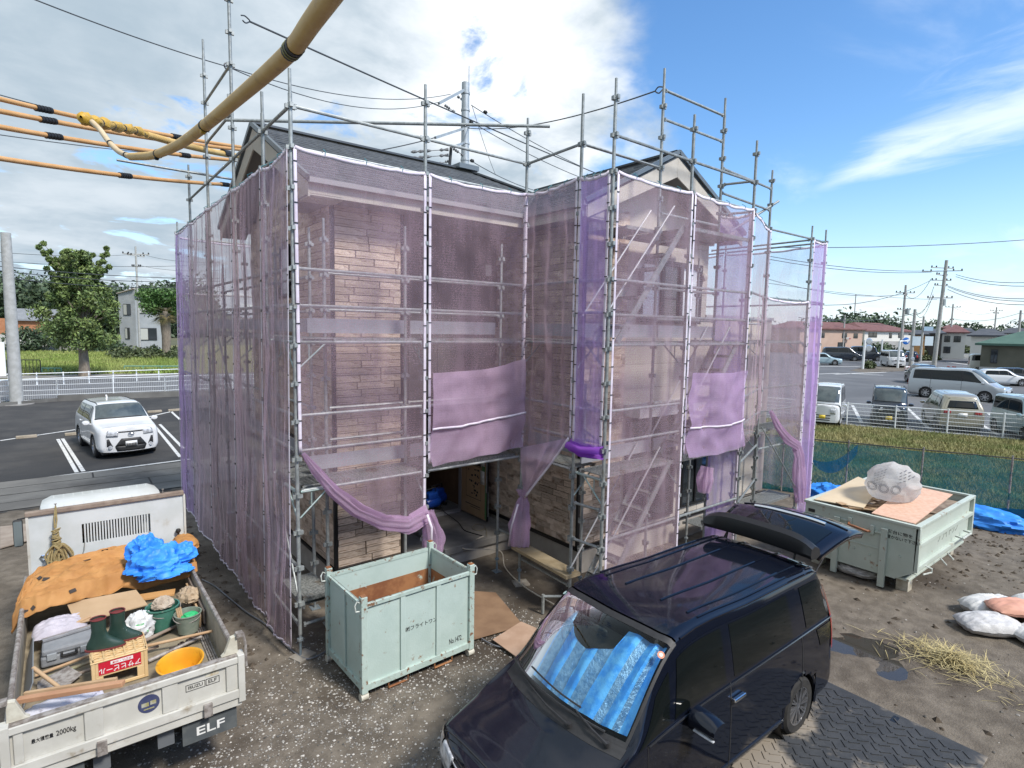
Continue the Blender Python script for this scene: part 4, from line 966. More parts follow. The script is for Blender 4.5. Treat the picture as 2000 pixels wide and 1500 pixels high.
    def face(s, name, m, parent, front, a0, a1, z0, z1, off=.012, n=(8, 3), a0t=None, a1t=None, depth=.02):
        a0t = a0 if a0t is None else a0t; a1t = a1 if a1t is None else a1t
        R = [[s.fcap(front, lerp(lerp(a0, a0t, j / n[1]), lerp(a1, a1t, j / n[1]), i / n[0]), lerp(z0, z1, j / n[1]), off) for j in range(n[1] + 1)] for i in range(n[0] + 1)]
        o = MB().grid(R).obj(name, m, parent, smooth=50, world=False); md = o.modifiers.new('thick', 'SOLIDIFY'); md.thickness = depth; md.offset = -1 if (front) else 1; return o
WHEEL = {}
def wheel(parent, x, y, r, side, spokes=10, wdt=.19, m=None, style='multi'):
    key = (round(r, 3), spokes, wdt, style, (m or M_ALLOY).name)
    if key not in WHEEL:
        h = wdt / 2
        t = MB().lathe([(r * .66, -h), (r * .9, -h * 1.02), (r * .985, -h * .75), (r, -h * .3), (r, h * .3), (r * .985, h * .75), (r * .9, h * 1.02), (r * .66, h)], 32, axis='y', capb=False).mesh('tyre', M_TYRE, 40)
        k = MB(); k.lathe([(r * .67, h * .98), (r * .63, h * .95), (r * .61, h * .3), (r * .60, -h)], 32, axis='y', capb=False)
        k.lathe([(0.001, h * .82), (r * .10, h * .84), (r * .13, h * .7), (r * .13, 0)], 14, axis='y', capb=False)
        for i in range(spokes):
            a = 2 * pi * i / spokes
            for da in ((-.10, .10) if style == 'multi' else (0,)):
                p0 = Vector((r * .10 * cos(a), h * .70, r * .10 * sin(a))); p1 = Vector((r * .635 * cos(a + da), h * .78, r * .635 * sin(a + da)))
                k.bar(p0, p1, r * (.055 if style == 'multi' else .16), h * .3, up=(0, 1, 0))
        k2 = MB().lathe([(0.001, h * .12), (r * .61, h * .12)], 24, axis='y', capb=False)
        WHEEL[key] = (t, k.mesh('rim', m or M_ALLOY, 30), k2.mesh('brake_disc', M_PLBLK))
    t, k, k2 = WHEEL[key]
    o = put('wheel', t, parent, False); o.location = (x, y, r); o.rotation_euler = (0, 0, 0 if side > 0 else pi)
    a = put('rim', k, o, False); bb = put('brake_disc', k2, o, False)
    return o
def car(name, label, cat, loc, yaw, B, m, group=None, scale=1.0, spokes=7, style='single', rim=None, doors=((4.0, 4.9), ), win=True, head=None, tail=None, grille=None, plate='w', glass=None, extra=None, far=False, win_u=(3.30, 6.35), rearwin=True, lower=None, blackroof=None, dark_pillars=True, skip=None, wscreen=None):
    t = thing(name, label, cat, loc, yaw, group); t.scale = (scale,) * 3
    q = dict(us=5, vs=4) if far else {}
    B.hull('body', m, t, skip=skip, **q)
    n1 = (8, 6)
    # floor so the underside is dark
    MB().box(-B.L / 2 + .12, B.L / 2 - .15, -B.w + .12, B.w - .12, .16, .34).obj('underbody', M_PLBLK, t, world=False)
    for ax in (B.fax, B.rax):
        for sd in (1, -1):
            wheel(t, ax, sd * (B.w - .105), B.wr, sd, spokes, .19, rim, style)
            ar = MB().path([(ax + B.ar * cos(a), sd * (B.w - .022), B.wr + B.ar * sin(a)) for a in [lerp(-.25, pi + .25, i / 18) for i in range(19)]], .024, 6); ar.obj('arch_lip', lower or m, t, smooth=50, world=False)
            wl = MB().lathe([(B.ar + .015, 0), (B.ar + .015, -.34 * sd), (.001, -.34 * sd)], 24, (ax, sd * (B.w - .03), B.wr), 'y', capb=False); wl.obj('wheel_well', M_PLBLK, t, world=False)
    g = glass or M_GLASSC
    if wscreen is not False: B.patch('windscreen', wscreen or M_GLASSW, t, 3.10, 3.95, -1.86, 1.86, .006, n=(8, 16))
    if win:
        for sd in (1, -1):
            u0, u1 = win_u; cuts = [u0] + [c for c in doors[0]] + [u1]
            for i in range(len(cuts) - 1):
                a, c = cuts[i] + (.035 if i else 0), cuts[i + 1] - .035
                fa = .62 if i == 0 else 0
                B.patch('side_window', g, t, a, c, 2.88 * sd, 2.12 * sd, .006, u0b=a + fa if i == 0 else a, n=n1)
            if dark_pillars: B.patch('pillar', M_PLBLK, t, u0 + .5, u1 - .05, 2.90 * sd, 2.10 * sd, .003, u0b=u0 + .75, n=(14, 6))
            for c in ([] if far else doors[0]): B.patch('door_seam', M_PLBLK, t, c - .006, c + .006, 5.2 * sd, 2.9 * sd, .0025, n=(1, 14))
            if not far:
                for c in doors[0]:
                    p = B.P(c + .10, 3.25 * sd); MB().box(p.x - .09, p.x + .09, p.y - .01, p.y + sd * .035 if sd > 0 else p.y + .01, p.z - .015, p.z + .015).obj('door_handle', m, t, bevel=.006, world=False) if sd > 0 else MB().box(p.x - .09, p.x + .09, p.y - .035, p.y + .01, p.z - .015, p.z + .015).obj('door_handle', m, t, bevel=.006, world=False)
            pm = B.P(3.45, 2.95 * sd)
            mb = MB().lathe([(.001, -.075), (.07, -.06), (.088, 0), (.07, .05), (.001, .06)], 12, (pm.x + .06, pm.y + sd * .13, pm.z + .05), 'x', sx=1.25, sy=.85); mb.bar((pm.x + .04, pm.y, pm.z), (pm.x + .06, pm.y + sd * .09, pm.z + .02), .05, .03)
            mb.obj('wing_mirror', m, t, smooth=60, world=False)
    zz = B.ST[0][4].z; z0 = B.ST[0][0].z
    for sd in (1, -1):
        hh = head or (.52, .98, zz - .26, zz - .10)
        B.face('headlight', M_HEAD, t, True, hh[0] * sd, hh[1] * sd, hh[2], hh[3], .014)
        tl = tail or (.74, 1.0, B.belt - .35, B.belt + .02)
        if tail != 0: B.face('taillight', M_TAILL, t, False, tl[0] * sd, tl[1] * sd, tl[2], tl[3], .014)
    for gg in (grille or [(-.5, .5, zz - .24, zz - .12, M_PLBLK), (-.62, .62, z0 + .05, z0 + .20, M_PLBLK)]): B.face('grille', gg[4], t, True, gg[0], gg[1], gg[2], gg[3], .010, a0t=gg[5] if len(gg) > 5 else None, a1t=gg[6] if len(gg) > 5 else None)
    pm_ = M_PLATE if plate == 'w' else M_PLATEY
    B.face('number_plate', pm_, t, True, -.24, .24, z0 + .17, z0 + .33, .035, n=(2, 1)); B.face('number_plate', pm_, t, False, -.24, .24, B.belt - .30, B.belt - .14, .03, n=(2, 1))
    if rearwin: B.face('rear_window', g, t, False, -.86, .86, B.belt + .06, B.H - .30, .010, n=(8, 5))
    if not far:
        wp = MB()
        for y0, y1 in ((.42, -.18), (-.10, -.62)):
            pts = [B.P(3.12, y) + B.Nn(3.12, y) * .03 for y in np.linspace(y0 * 3, y1 * 3, 6)]; wp.path(pts, .011, 5)
        wp.obj('wiper', M_PLBLK, t, world=False)
    return t
def put_at(px, py, z=0.0): p = G(px, py, z); return (p.x, p.y, 0)

# ---- hero: black people carrier with its tailgate up
P_BLACK = mat('paint_black', (.005, .007, .014), rough=.07, spec=.55)
VB = Body(4.66, 1.70, 1.83, hood=.80, z0=.20, belt=1.14, nose_z=.86, hood_z=1.0, cowl=1.07, ws_base=4.66 / 2 - .88, ws_top=4.66 / 2 - 1.66, roof_w=.82, tail_slant=.10, wheel_r=.325, fax=4.66 / 2 - .92, rax=-4.66 / 2 + .84, bulge=.10)
van = car('people_carrier', 'black people carrier with its tailgate raised and a blue sunshade behind the windscreen', 'van', (2.385, -3.83, 0), pi, VB, P_BLACK, scale=.95, spokes=10, style='multi',
          win=False, wscreen=False, skip=lambda u, w: (u > 90) or (3.08 < u < 3.96 and abs(w) < 1.88) or u > 7.35, rearwin=False, plate='w',
          head=(.58, .99, .62, .82), tail=0, grille=[(-.55, .55, .60, .80, M_PLBLK), (-.8, .8, .26, .52, M_PLBLK)])
VL = 4.66 / 2
# cabin lining, dashboard, folding sunshade, glass
MB().box(-VL + .15, VL - 1.0, -.72, .72, .34, .42).obj('cabin_floor', M_PLBLK, van, world=False)
VB.patch('dashboard', mat('dashboard_grey', (.035, .036, .038), rough=.7), van, 3.05, 3.99, -1.95, 1.95, -.30, n=(8, 12))
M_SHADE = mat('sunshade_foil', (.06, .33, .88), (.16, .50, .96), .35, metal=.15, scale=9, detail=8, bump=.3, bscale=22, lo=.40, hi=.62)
R = []
for i in range(80):
    f = i / 79; row = []; ww = lerp(-1.74, 1.74, f)
    ph = f * 6 * pi; ridge = .050 * (2 * abs((f * 6.5) % 1 - .5))
    for j in range(14):
        g = j / 13; u = lerp(3.17, 3.90, g)
        mid = abs(f - .46)
        if mid < .17: u = min(u, 3.60 + .12 * (mid / .17) ** 2)      # notch for the mirror
        row.append(VB.P(u, ww) - VB.Nn(u, ww) * (.045 + ridge + .012 * fbm((f * 9, g * 6, 2), 3)))
    R.append(row)
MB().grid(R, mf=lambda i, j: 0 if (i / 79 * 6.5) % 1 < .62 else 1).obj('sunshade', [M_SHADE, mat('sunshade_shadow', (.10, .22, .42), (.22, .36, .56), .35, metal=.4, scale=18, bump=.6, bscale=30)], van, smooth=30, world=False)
def glass_mat(name, tint, al=.12):
    m, t, b = _nodes(name); n, L = t.nodes, t.links; n.remove(b)
    tr = n.new('ShaderNodeBsdfTransparent'); tr.inputs[0].default_value = (*tint, 1); gl = n.new('ShaderNodeBsdfGlossy'); gl.inputs['Roughness'].default_value = .02
    fr = n.new('ShaderNodeFresnel'); fr.inputs[0].default_value = 1.36; mx = n.new('ShaderNodeMixShader'); L.new(fr.outputs[0], mx.inputs[0]); L.new(tr.outputs[0], mx.inputs[1]); L.new(gl.outputs[0], mx.inputs[2]); L.new(mx.outputs[0], n['Material Output'].inputs[0]); return m
M_CLEAR = glass_mat('clear_glass', (.80, .90, .88))
VB.patch('windscreen', M_CLEAR, van, 3.07, 3.97, -1.9, 1.9, .004, n=(10, 18))
# dark frit border round the glass
for a in ((3.06, 3.115, -1.9, 1.9), (3.91, 3.975, -1.9, 1.9), (3.06, 3.975, -1.92, -1.80), (3.06, 3.975, 1.80, 1.92)): VB.patch('glass_border', M_PLBLK, van, *a, .0065, n=(8, 14))
p = VB.P(3.78, -.1) - VB.Nn(3.78, -.1) * .07; MB().obox(p, (.03, .24, .07), None).obj('rear_view_mirror', M_PLBLK, van, bevel=.015, world=False)
for wv, u, mm, r in ((1.66, 3.80, mat('sticker_orange', (.75, .30, .18), rough=.5), .032), (-1.62, 3.88, mat('sticker_teal', (.55, .72, .68), rough=.5), .024)):
    c = VB.P(u, wv) + VB.Nn(u, wv) * .009; o = MB().lathe([(.001, 0), (r, 0), (r, .001)], 16).obj('inspection_sticker', mm, van, world=False); o.location = c; o.rotation_euler = VB.Nn(u, wv).to_track_quat('Z', 'Y').to_euler()
    if r > .03:
        o2 = MB().lathe([(.001, 0), (r * .55, 0), (r * .55, .001)], 14).obj('sticker_disc', M_PAPER, o, world=False); o2.location = (0, 0, .001)
# roof ribs, chrome trim, handles
b = MB()
for y in (.14, .34, .50, .62):
    for sd in (1, -1):
        b.path([VB.P(u, sd * y * 3.0) + VB.Nn(u, sd * y * 3.0) * .002 for u in np.linspace(4.35 if y < .55 else 4.05, 6.75, 14)], .012, 5)
b.obj('roof_rib', P_BLACK, van, smooth=50, world=False)
for sd in (1, -1):
    MB().path([VB.P(u, sd * 3.0) + VB.Nn(u, sd * 3.0) * .008 for u in np.linspace(3.35, 7.2, 24)], .010, 6).obj('belt_trim', mat('trim_dark_chrome', (.20, .21, .23), rough=.2, metal=.9), van, world=False)
    MB().path([VB.P(u, sd * 4.95) + VB.Nn(u, sd * 4.95) * .006 for u in np.linspace(3.55, 5.35, 20)], .012, 6).obj('sill_trim', mat('trim_dark_chrome', (.2, .21, .23)), van, world=False)
    for c in (4.16, 4.63):
        p = VB.P(c, 3.30 * sd); MB().box(p.x - .10, p.x + .10, min(p.y, p.y + sd * .05), max(p.y, p.y + sd * .05), p.z - .018, p.z + .018).obj('door_handle', M_CHROME, van, bevel=.012, world=False)
    pm = VB.P(4.03, 3.05 * sd)
    P_ = [[(pm.x + .09 - x_, pm.y + sd * (.05 + .25 * k / 8), pm.z + .01 + z_ * (1 - .35 * (k / 8) ** 3)) for x_, z_ in ((0, -.02), (.0, .05), (.05, .10), (.13, .11), (.17, .08), (.17, -.06), (.12, -.085), (.04, -.07))] for k in range(9)]
    b = MB().grid(P_, cv=True); b.f += [tuple(range(8)), tuple(64 + k for k in range(8))]; b.mi += [0, 0]; b.bar((pm.x - .02, pm.y - sd * .02, pm.z - .06), (pm.x + .02, pm.y + sd * .10, pm.z - .04), .10, .05)
    b.obj('door_mirror', P_BLACK, van, smooth=55, world=False)
    MB().obox((pm.x + .085, pm.y + sd * .20, pm.z - .035), (.03, .20, .016)).obj('mirror_indicator', M_HEAD, van, bevel=.006, world=False)
    VB.patch('tail_lamp', M_TAILL, van, 6.72, 7.34, 3.75 * sd, 2.25 * sd, .012, u0b=6.80, u1b=7.33, n=(6, 12))
    for nm, ua, ub, uat, ubt in (('quarter_window', 3.16, 3.70, 3.55, 3.78), ('side_window', 3.79, 4.51, 3.92, 4.51), ('side_window', 4.61, 5.48, 4.61, 5.46), ('side_window', 5.70, 6.80, 5.66, 6.55)):
        VB.patch(nm, M_GLASSC, van, ua, ub, 2.90 * sd, 2.16 * sd, .006, u0b=uat, u1b=ubt, n=(12, 8))
    VB.patch('pillar', P_BLACK, van, 4.0, 5.6, 2.95 * sd, 2.12 * sd, .003, n=(20, 8)); VB.patch('lower_quarter_glass', M_GLASSC, van, 6.0, 6.88, 3.5 * sd, 3.1 * sd, .006, u0b=5.9)
    for c in (3.34, 4.56, 5.62): VB.patch('door_seam', M_PLBLK, van, c - .006, c + .006, 5.2 * sd, 2.96 * sd, .0025, n=(1, 14))
    VB.patch('head_lamp', M_HEAD, van, .25, 1.9, 3.55 * sd, 2.55 * sd, .010, u1b=1.6)
    VB.patch('headlamp_chrome', M_CHROME, van, .2, 2.0, 2.52 * sd, 2.30 * sd, .012, u1b=1.8)
for i in range(4): VB.face('grille_bar', M_CHROME if i in (0, 3) else M_PLBLK, van, True, -.6, .6, .585 + i * .065, .60 + i * .065, .03, n=(8, 1))
VB.patch('bonnet_edge', M_PLBLK, van, 2.92, 3.06, -1.95, 1.95, .005, n=(2, 14))
MB().path([VB.P(.55, y) + Vector((0, 0, .004)) for y in np.linspace(-2.6, 2.6, 16)], .006, 5).obj('bonnet_seam', M_PLBLK, van, world=False)
b = MB()
for (u0, y0), (u1, y1), (u2, y2), (u3, y3) in (((3.0, 1.45), (3.16, .5), (3.20, .55), (3.22, -.9)), ((2.97, .55), (3.07, -.6), (3.07, -.5), (3.14, -1.85))):
    q = lambda u, w, o=.03: VB.P(u, w) + VB.Nn(u, w) * o
    b.lathe([(.001, .03), (.022, .03), (.026, 0)], 10, q(u0, y0, .02)); b.path([q(u0, y0, .045), q(lerp(u0, u1, .5), lerp(y0, y1, .5), .05), q(u1, y1, .035)], [.014, .011, .007], 6); b.path([q(lerp(u2, u3, f), lerp(y2, y3, f), .016) for f in np.linspace(0, 1, 8)], .009, 5)
b.obj('wiper', M_PLBLK, van, smooth=50, world=False)
# seats glimpsed through the side glass: keep simple headrests ; load bay
MB().box(-VL + .1, -VL + .16, -.66, .66, .5, 1.0).obj('load_sill', M_PLBLK, van, world=False)
MB().box(-VL + .9, -VL + 1.0, -.68, .68, .4, 1.35).obj('rear_seat', mat('seat_dark', (.02, .02, .022), rough=.9), van, world=False)
# tailgate: hinge at the rear of the roof, swung up past level
hx, hz = -VL + .30, 1.80
def tg(s, t):
    # s -1..1 across, t 0 (hinge) .. 1 (lower edge)
    wv = lerp(.70, .78, min(1, t * 1.6)); x = hx - .06 - 1.05 * t; z = hz + .16 + .17 * sin(min(1, t * 1.25) * 1.45) - .17 * max(0, t - .55) ** 1.2 * 1.2
    z -= .07 * abs(s) ** 3 ; return Vector((x - .04 * (1 - s * s), s * wv, z))
T = [[tg(-1 + 2 * i / 16, j / 18) for j in range(19)] for i in range(17)]
P_BLUEB = P_BLACK
tgo = MB().grid(T).obj('tailgate', P_BLACK, van, smooth=50, world=False); md = tgo.modifiers.new('thick', 'SOLIDIFY'); md.thickness = .075; md.offset = -1
TW = [[tg(-.80 + 1.6 * i / 12, lerp(.12, .48, j / 8)) + Vector((0, 0, .006)) for j in range(9)] for i in range(13)]
MB().grid(TW).obj('tailgate_window', M_GLASSC, tgo, smooth=50, world=False)
MB().path([tg(s, .58) + Vector((0, 0, .012)) for s in np.linspace(-.62, .62, 12)], .022, 6).obj('tailgate_chrome', M_CHROME, tgo, smooth=50, world=False)
MB().path([tg(s, .70) + Vector((0, 0, .008)) for s in np.linspace(-.9, .9, 12)], .010, 6).obj('tailgate_crease', P_BLACK, tgo, world=False)
SPp = []
for i in range(19):
    s = -1 + 2 * i / 18; y = s * .71; bx = hx + .16 - .07 * (1 - s * s); k = 1 - .5 * abs(s) ** 6
    SPp.append([Vector((bx + .02, y, hz + .11)), Vector((bx + .055, y, hz + .16)), Vector((bx + .03, y, hz + .16 + .15 * k)), Vector((bx - .05, y, hz + .16 + .19 * k)), Vector((bx - .17, y, hz + .14 + .12 * k)), Vector((bx - .20, y, hz + .12)), Vector((bx - .1, y, hz + .09))])
sp = MB().grid(SPp, cv=True); sp.f += [tuple(range(7)), tuple(18 * 7 + k for k in range(6, -1, -1))]; sp.mi += [0, 0]
sp.obj('roof_spoiler', mat('spoiler_black', (.014, .015, .016), rough=.42), tgo, smooth=45, world=False)
for s in (1, -1):
    MB().tube((hx - .04, s * .62, 1.58), tg(s * .86, .40) + Vector((0, 0, -.09)), .012, 6).obj('gas_strut', M_PLBLK, tgo, world=False)
    MB().tube((hx + .06, s * .45, 1.80), (hx + .02, s * .45, hz + .13), .014, 6).obj('hinge', M_PLBLK, tgo, world=False)
g_ = G(1285, 1400, 1.15)

# ---- white compact SUV in the left car park
P_WHITE = paint('white', (.70, .71, .72), rough=.3)
SB = Body(4.0, 1.70, 1.64, hood=.95, z0=.24, belt=1.06, nose_z=.98, hood_z=1.07, cowl=1.11, ws_base=4.0 / 2 - .98, ws_top=4.0 / 2 - 1.50, roof_w=.76, tail_slant=.20, wheel_r=.34, bulge=.13)
f0, f1 = G(193, 893), G(300, 888); mid = (f0 + f1) / 2; dirf = Vector((.34, -1)).normalized()
fw2 = Vector((.13, -1)).normalized(); d = Vector((-fw2.y, fw2.x)); wf = G(189, 892); mid = wf + Vector((*(d * .76), 0)) + Vector((*(fw2 * .10), 0))
suv = car('compact_suv', 'white compact SUV facing the camera, parked in the left car park', 'car', (mid.x - fw2.x * 1.25, mid.y - fw2.y * 1.25, .004), math.atan2(fw2.y, fw2.x), SB, P_WHITE, spokes=5, doors=((4.15, 5.2),), win_u=(3.3, 6.3),
          head=(.54, .99, .74, .88), grille=[(-.66, .66, .42, .66, M_PLBLK, -.40, .40), (-.62, .62, .26, .42, M_PLBLK, -.66, .66), (-.60, .60, .85, .885, M_PLBLK), (-.97, -.74, .42, .66, M_PLBLK, -.97, -.88), (.74, .97, .42, .66, M_PLBLK, .88, .97)], lower=M_PLBLK)
b = MB()
for i in range(11): b.obox(SB.fcap(True, -.20 + i * .04, .45, .042), (.006, .011 if i % 3 else .018, .11))
b.obj('plate_bars', M_PLBLK, suv, world=False)
b = MB(); c = SB.fcap(True, 0, .80, .045)
b.path([c + Vector((0, .075 * cos(a), .05 * sin(a))) for a in np.linspace(0, 2 * pi, 18)], .010, 6).path([c + Vector((0, .03 * cos(a), .045 * sin(a))) for a in np.linspace(0, 2 * pi, 14)], .007, 6).path([c + Vector((0, .055 * cos(a), .025 + .02 * sin(a))) for a in np.linspace(0, 2 * pi, 14)], .007, 6)
b.obj('badge', M_CHROME, suv, world=False)
for sd in (1, -1):
    MB().path([SB.P(u, sd * 1.55) + Vector((0, 0, .012)) for u in np.linspace(4.0, 6.6, 12)], .012, 5).obj('roof_seam', M_PLBLK, suv, world=False)
    MB().lathe([(.001, .02), (.05, .02), (.06, 0)], 12, SB.fcap(True, .84 * sd, .40, .02), 'x').obj('fog_lamp', M_HEAD, suv, world=False)
MB().prism([(-1.1, -.02, 1.6), (-1.25, -.02, 1.6), (-1.24, -.02, 1.72)], (0, .04, 0)).obj('aerial_fin', P_WHITE, suv, world=False)

# ---- cars beyond the white fence on the right
P_SILVER = paint('silver', (.46, .48, .49), .55, .32); P_DARK = paint('dark', (.012, .018, .03), rough=.2); P_BEIGE = paint('champagne', (.42, .38, .29), .5, .35); P_LBLUE = paint('ice_blue', (.34, .45, .49), .3, .35)
P_OFFW = paint('cream_white', (.62, .61, .54), rough=.35)
KEIVAN = Body(3.40, 1.475, 1.89, z0=.22, belt=1.02, nose_z=1.0, hood_z=1.06, cowl=1.08, ws_base=1.70 - .22, ws_top=1.70 - .80, roof_w=.86, tail_slant=.04, wheel_r=.27, fax=1.70 - .62, rax=-1.70 + .55, bulge=.05)
KEIWAG = Body(3.40, 1.475, 1.80, z0=.22, belt=1.06, nose_z=.98, hood_z=1.05, cowl=1.10, ws_base=1.70 - .62, ws_top=1.70 - .95, roof_w=.88, tail_slant=.05, wheel_r=.29, fax=1.70 - .52, rax=-1.70 + .5, bulge=.05)
HATCH = Body(3.70, 1.67, 1.74, hood=.8, z0=.22, belt=1.05, nose_z=.90, hood_z=1.0, cowl=1.06, ws_base=1.85 - .75, ws_top=1.85 - 1.45, roof_w=.76, tail_slant=.20, wheel_r=.31)
MPV = Body(4.77, 1.74, 1.86, hood=.75, z0=.20, belt=1.08, nose_z=.88, hood_z=.98, cowl=1.06, ws_base=2.385 - .72, ws_top=2.385 - 1.70, roof_w=.80, tail_slant=.10, wheel_r=.32, fax=2.385 - .93, rax=-2.385 + .98, bulge=.15)
HVAN = Body(4.70, 1.70, 1.98, z0=.25, belt=1.16, nose_z=1.02, hood_z=1.08, cowl=1.14, ws_base=2.35 - .35, ws_top=2.35 - .98, roof_w=.86, tail_slant=.06, wheel_r=.33, fax=2.35 - 1.0, rax=-2.35 + 1.1, bulge=.06)
COUPE = Body(4.1, 1.72, 1.45, hood=1.0, z0=.2, belt=.9, nose_z=.76, hood_z=.88, cowl=.92, ws_base=2.05 - 1.15, ws_top=2.05 - 1.85, roof_w=.70, tail_slant=.45, tail_drop=.08, wheel_r=.32)
def tocam(p, deg=0): return math.atan2(CAM.y - p[1], CAM.x - p[0]) + rad(deg)
RG = 'cars beyond the white fence'
p = put_at(1612, 824); car('kei_van', 'small white box van facing the camera, leftmost in the row along the white fence', 'van', p, rad(198), KEIVAN, P_WHITE, RG, head=(.62, .98, .62, .86), grille=[(-.62, .62, .52, .56, M_PLBLK), (-.62, .62, .40, .44, M_PLBLK), (-.62, .62, .30, .34, M_PLBLK)], plate='y', doors=((4.3, 5.4),))
p = put_at(1731, 830); dk = car('kei_wagon', 'dark boxy mini SUV with roof rails facing the camera behind the white fence', 'car', (p[0] + .7, p[1] + .2, 0), rad(200), KEIWAG, P_DARK, RG, head=(.60, .80, .80, .94), grille=[(-.86, .86, .70, .92, M_PLBLK), (-.7, .7, .26, .5, M_PLBLK)], plate='y')
for sd in (1, -1):
    MB().path([KEIWAG.P(u, sd * 1.75) + Vector((0, 0, .05)) for u in np.linspace(4.05, 6.3, 10)], .018, 6).obj('roof_rail', M_PLBLK, dk, world=False)
    c = KEIWAG.fcap(True, .7 * sd, .87, .03); MB().path([c + Vector((0, .10 * cos(a), .06 * sin(a))) for a in np.linspace(pi, 2 * pi, 10)], .014, 5).obj('running_lamp', M_PAPER, dk, world=False)
MB().path([KEIWAG.fcap(True, a, .33 + .02 * abs(sin(a * 6)), .05) for a in np.linspace(-.45, .45, 20)], .014, 5).obj('bumper_trim', M_PAPER, dk, world=False)
p = put_at(1880, 846); car('hatchback', 'champagne hatchback seen from behind at the white fence', 'car', (p[0] + 1.5, p[1] + .9, 0), rad(28), HATCH, P_BEIGE, RG, tail=(.62, 1.0, .86, 1.0), doors=((4.15, 5.25),))
p = put_at(2020, 858); car('small_van', 'ice blue small van cut by the right edge of the photo, behind the white fence', 'van', (p[0] + .4, p[1] + .3, 0), rad(215), KEIWAG, P_LBLUE, RG, plate='y')
a, c = G(1815, 776), G(1930, 786); md_ = (a + c) / 2; dd = (c - a).to_2d(); sc = dd.length / 2.86
car('minivan', 'silver minivan parked side-on across the car park, facing right', 'van', (md_.x + .6, md_.y + .2, 0), math.atan2(dd.y, dd.x) + .02, MPV, P_SILVER, RG, scale=min(1.15, sc), doors=((4.3, 5.4),))
p = put_at(1797, 748); car('small_car', 'dark small car with red tail lamps behind the silver minivan', 'car', p, rad(35), HATCH, P_DARK, RG, far=True)
p = put_at(1943, 727); car('delivery_van', 'cream van with long side windows, facing right in the far car park', 'van', p, rad(-72), HVAN, P_OFFW, RG, scale=1.12, far=True, doors=((4.2, 5.3),))
p = put_at(1955, 752); car('saloon', 'white hatchback behind the bonnet of the silver minivan', 'car', p, rad(-60), COUPE, P_WHITE, RG, far=True)
p = put_at(1985, 748); car('saloon', 'dark blue car right of the white hatchback in the far car park', 'car', p, rad(-65), COUPE, P_DARK, RG, far=True)
FG = 'cars on the far road'
for (u, v, yaw, Bd, m, lb, nm, ct, s) in ((1606, 712, -55, COUPE, P_LBLUE, 'pale blue car emerging from behind the scaffold net on the far road', 'saloon', 'car', 1.15), (1643, 704, -58, MPV, P_DARK, 'black minivan on the far road, left of two', 'minivan', 'van', 1.2), (1690, 704, -58, KEIWAG, P_DARK, 'black minivan on the far road, right of two', 'minivan', 'van', 1.35),
                                          (1742, 716, 212, HVAN, P_WHITE, 'white van facing the camera at the far junction', 'delivery_van', 'van', 1.15), (1828, 693, -50, COUPE, P_WHITE, 'white sporty car by the verge beyond the junction', 'saloon', 'car', 1.35), (1778, 706, 20, COUPE, P_DARK, 'dark car beside the blue round sign on the far road', 'saloon', 'car', 1.2)):
    p = put_at(u, v); car(nm, lb, ct, p, rad(yaw), Bd, m, FG, scale=s, far=True)

# ================================================================== FLATBED TRUCK
M_TRK = mat('truck_white', (.58, .57, .52), (.49, .48, .43), .5, scale=3, c3=(.27, .22, .15), s3=6, lo3=.57, hi3=.76, rvar=.1)
M_BED = mat('bed_floor', (.30, .25, .17), (.20, .165, .11), .85, scale=5, detail=8, bump=.2)
M_BEDIN = mat('bed_inner', (.40, .36, .28), (.28, .25, .20), .8, scale=5, detail=8)
M_WORN = mat('worn_edge', (.20, .17, .15), (.40, .37, .34), .6, scale=20, metal=.3)
M_WOOD = mat('wood', (.42, .27, .15), (.52, .36, .21), .75, scale=3, stretch=(1, 1, 1), detail=7)
M_WOODG = mat('wood_grey', (.20, .15, .12), (.30, .24, .19), .85, scale=6, detail=8)
X0, X1, Y0, Y1, ZB, ZT = -2.76, -1.06, -1.56, 1.78, .80, 1.16
trk = thing('flatbed_truck', 'white flatbed tipper truck, bed full of tools and sheets, seen from its tailgate', 'truck', ((X0 + X1) / 2, 0, 0))
MB().box(X0 + .03, X1 - .03, Y0 + .02, Y1, ZB - .06, ZB).obj('bed_floor', M_BED, trk)
for xa, xb, xi in ((X0, X0 + .035, X0 + .036), (X1 - .035, X1, X1 - .036)):
    o = MB().box(xa, xb, Y0 + .05, Y1, ZB - .08, ZT - .02).obj('side_board', M_TRK, trk, bevel=.004)
    MB().box(min(xi, xi + (.003 if xi < -2 else -.003)), max(xi, xi + (.003 if xi < -2 else -.003)), Y0 + .06, Y1 - .01, ZB, ZT - .03).obj('inner_lining', M_BEDIN, o)
    MB().tube(((xa + xb) / 2, Y0 + .06, ZT - .012), ((xa + xb) / 2, Y1, ZT - .012), .022, 8).obj('top_rail', M_WORN, o, smooth=50)
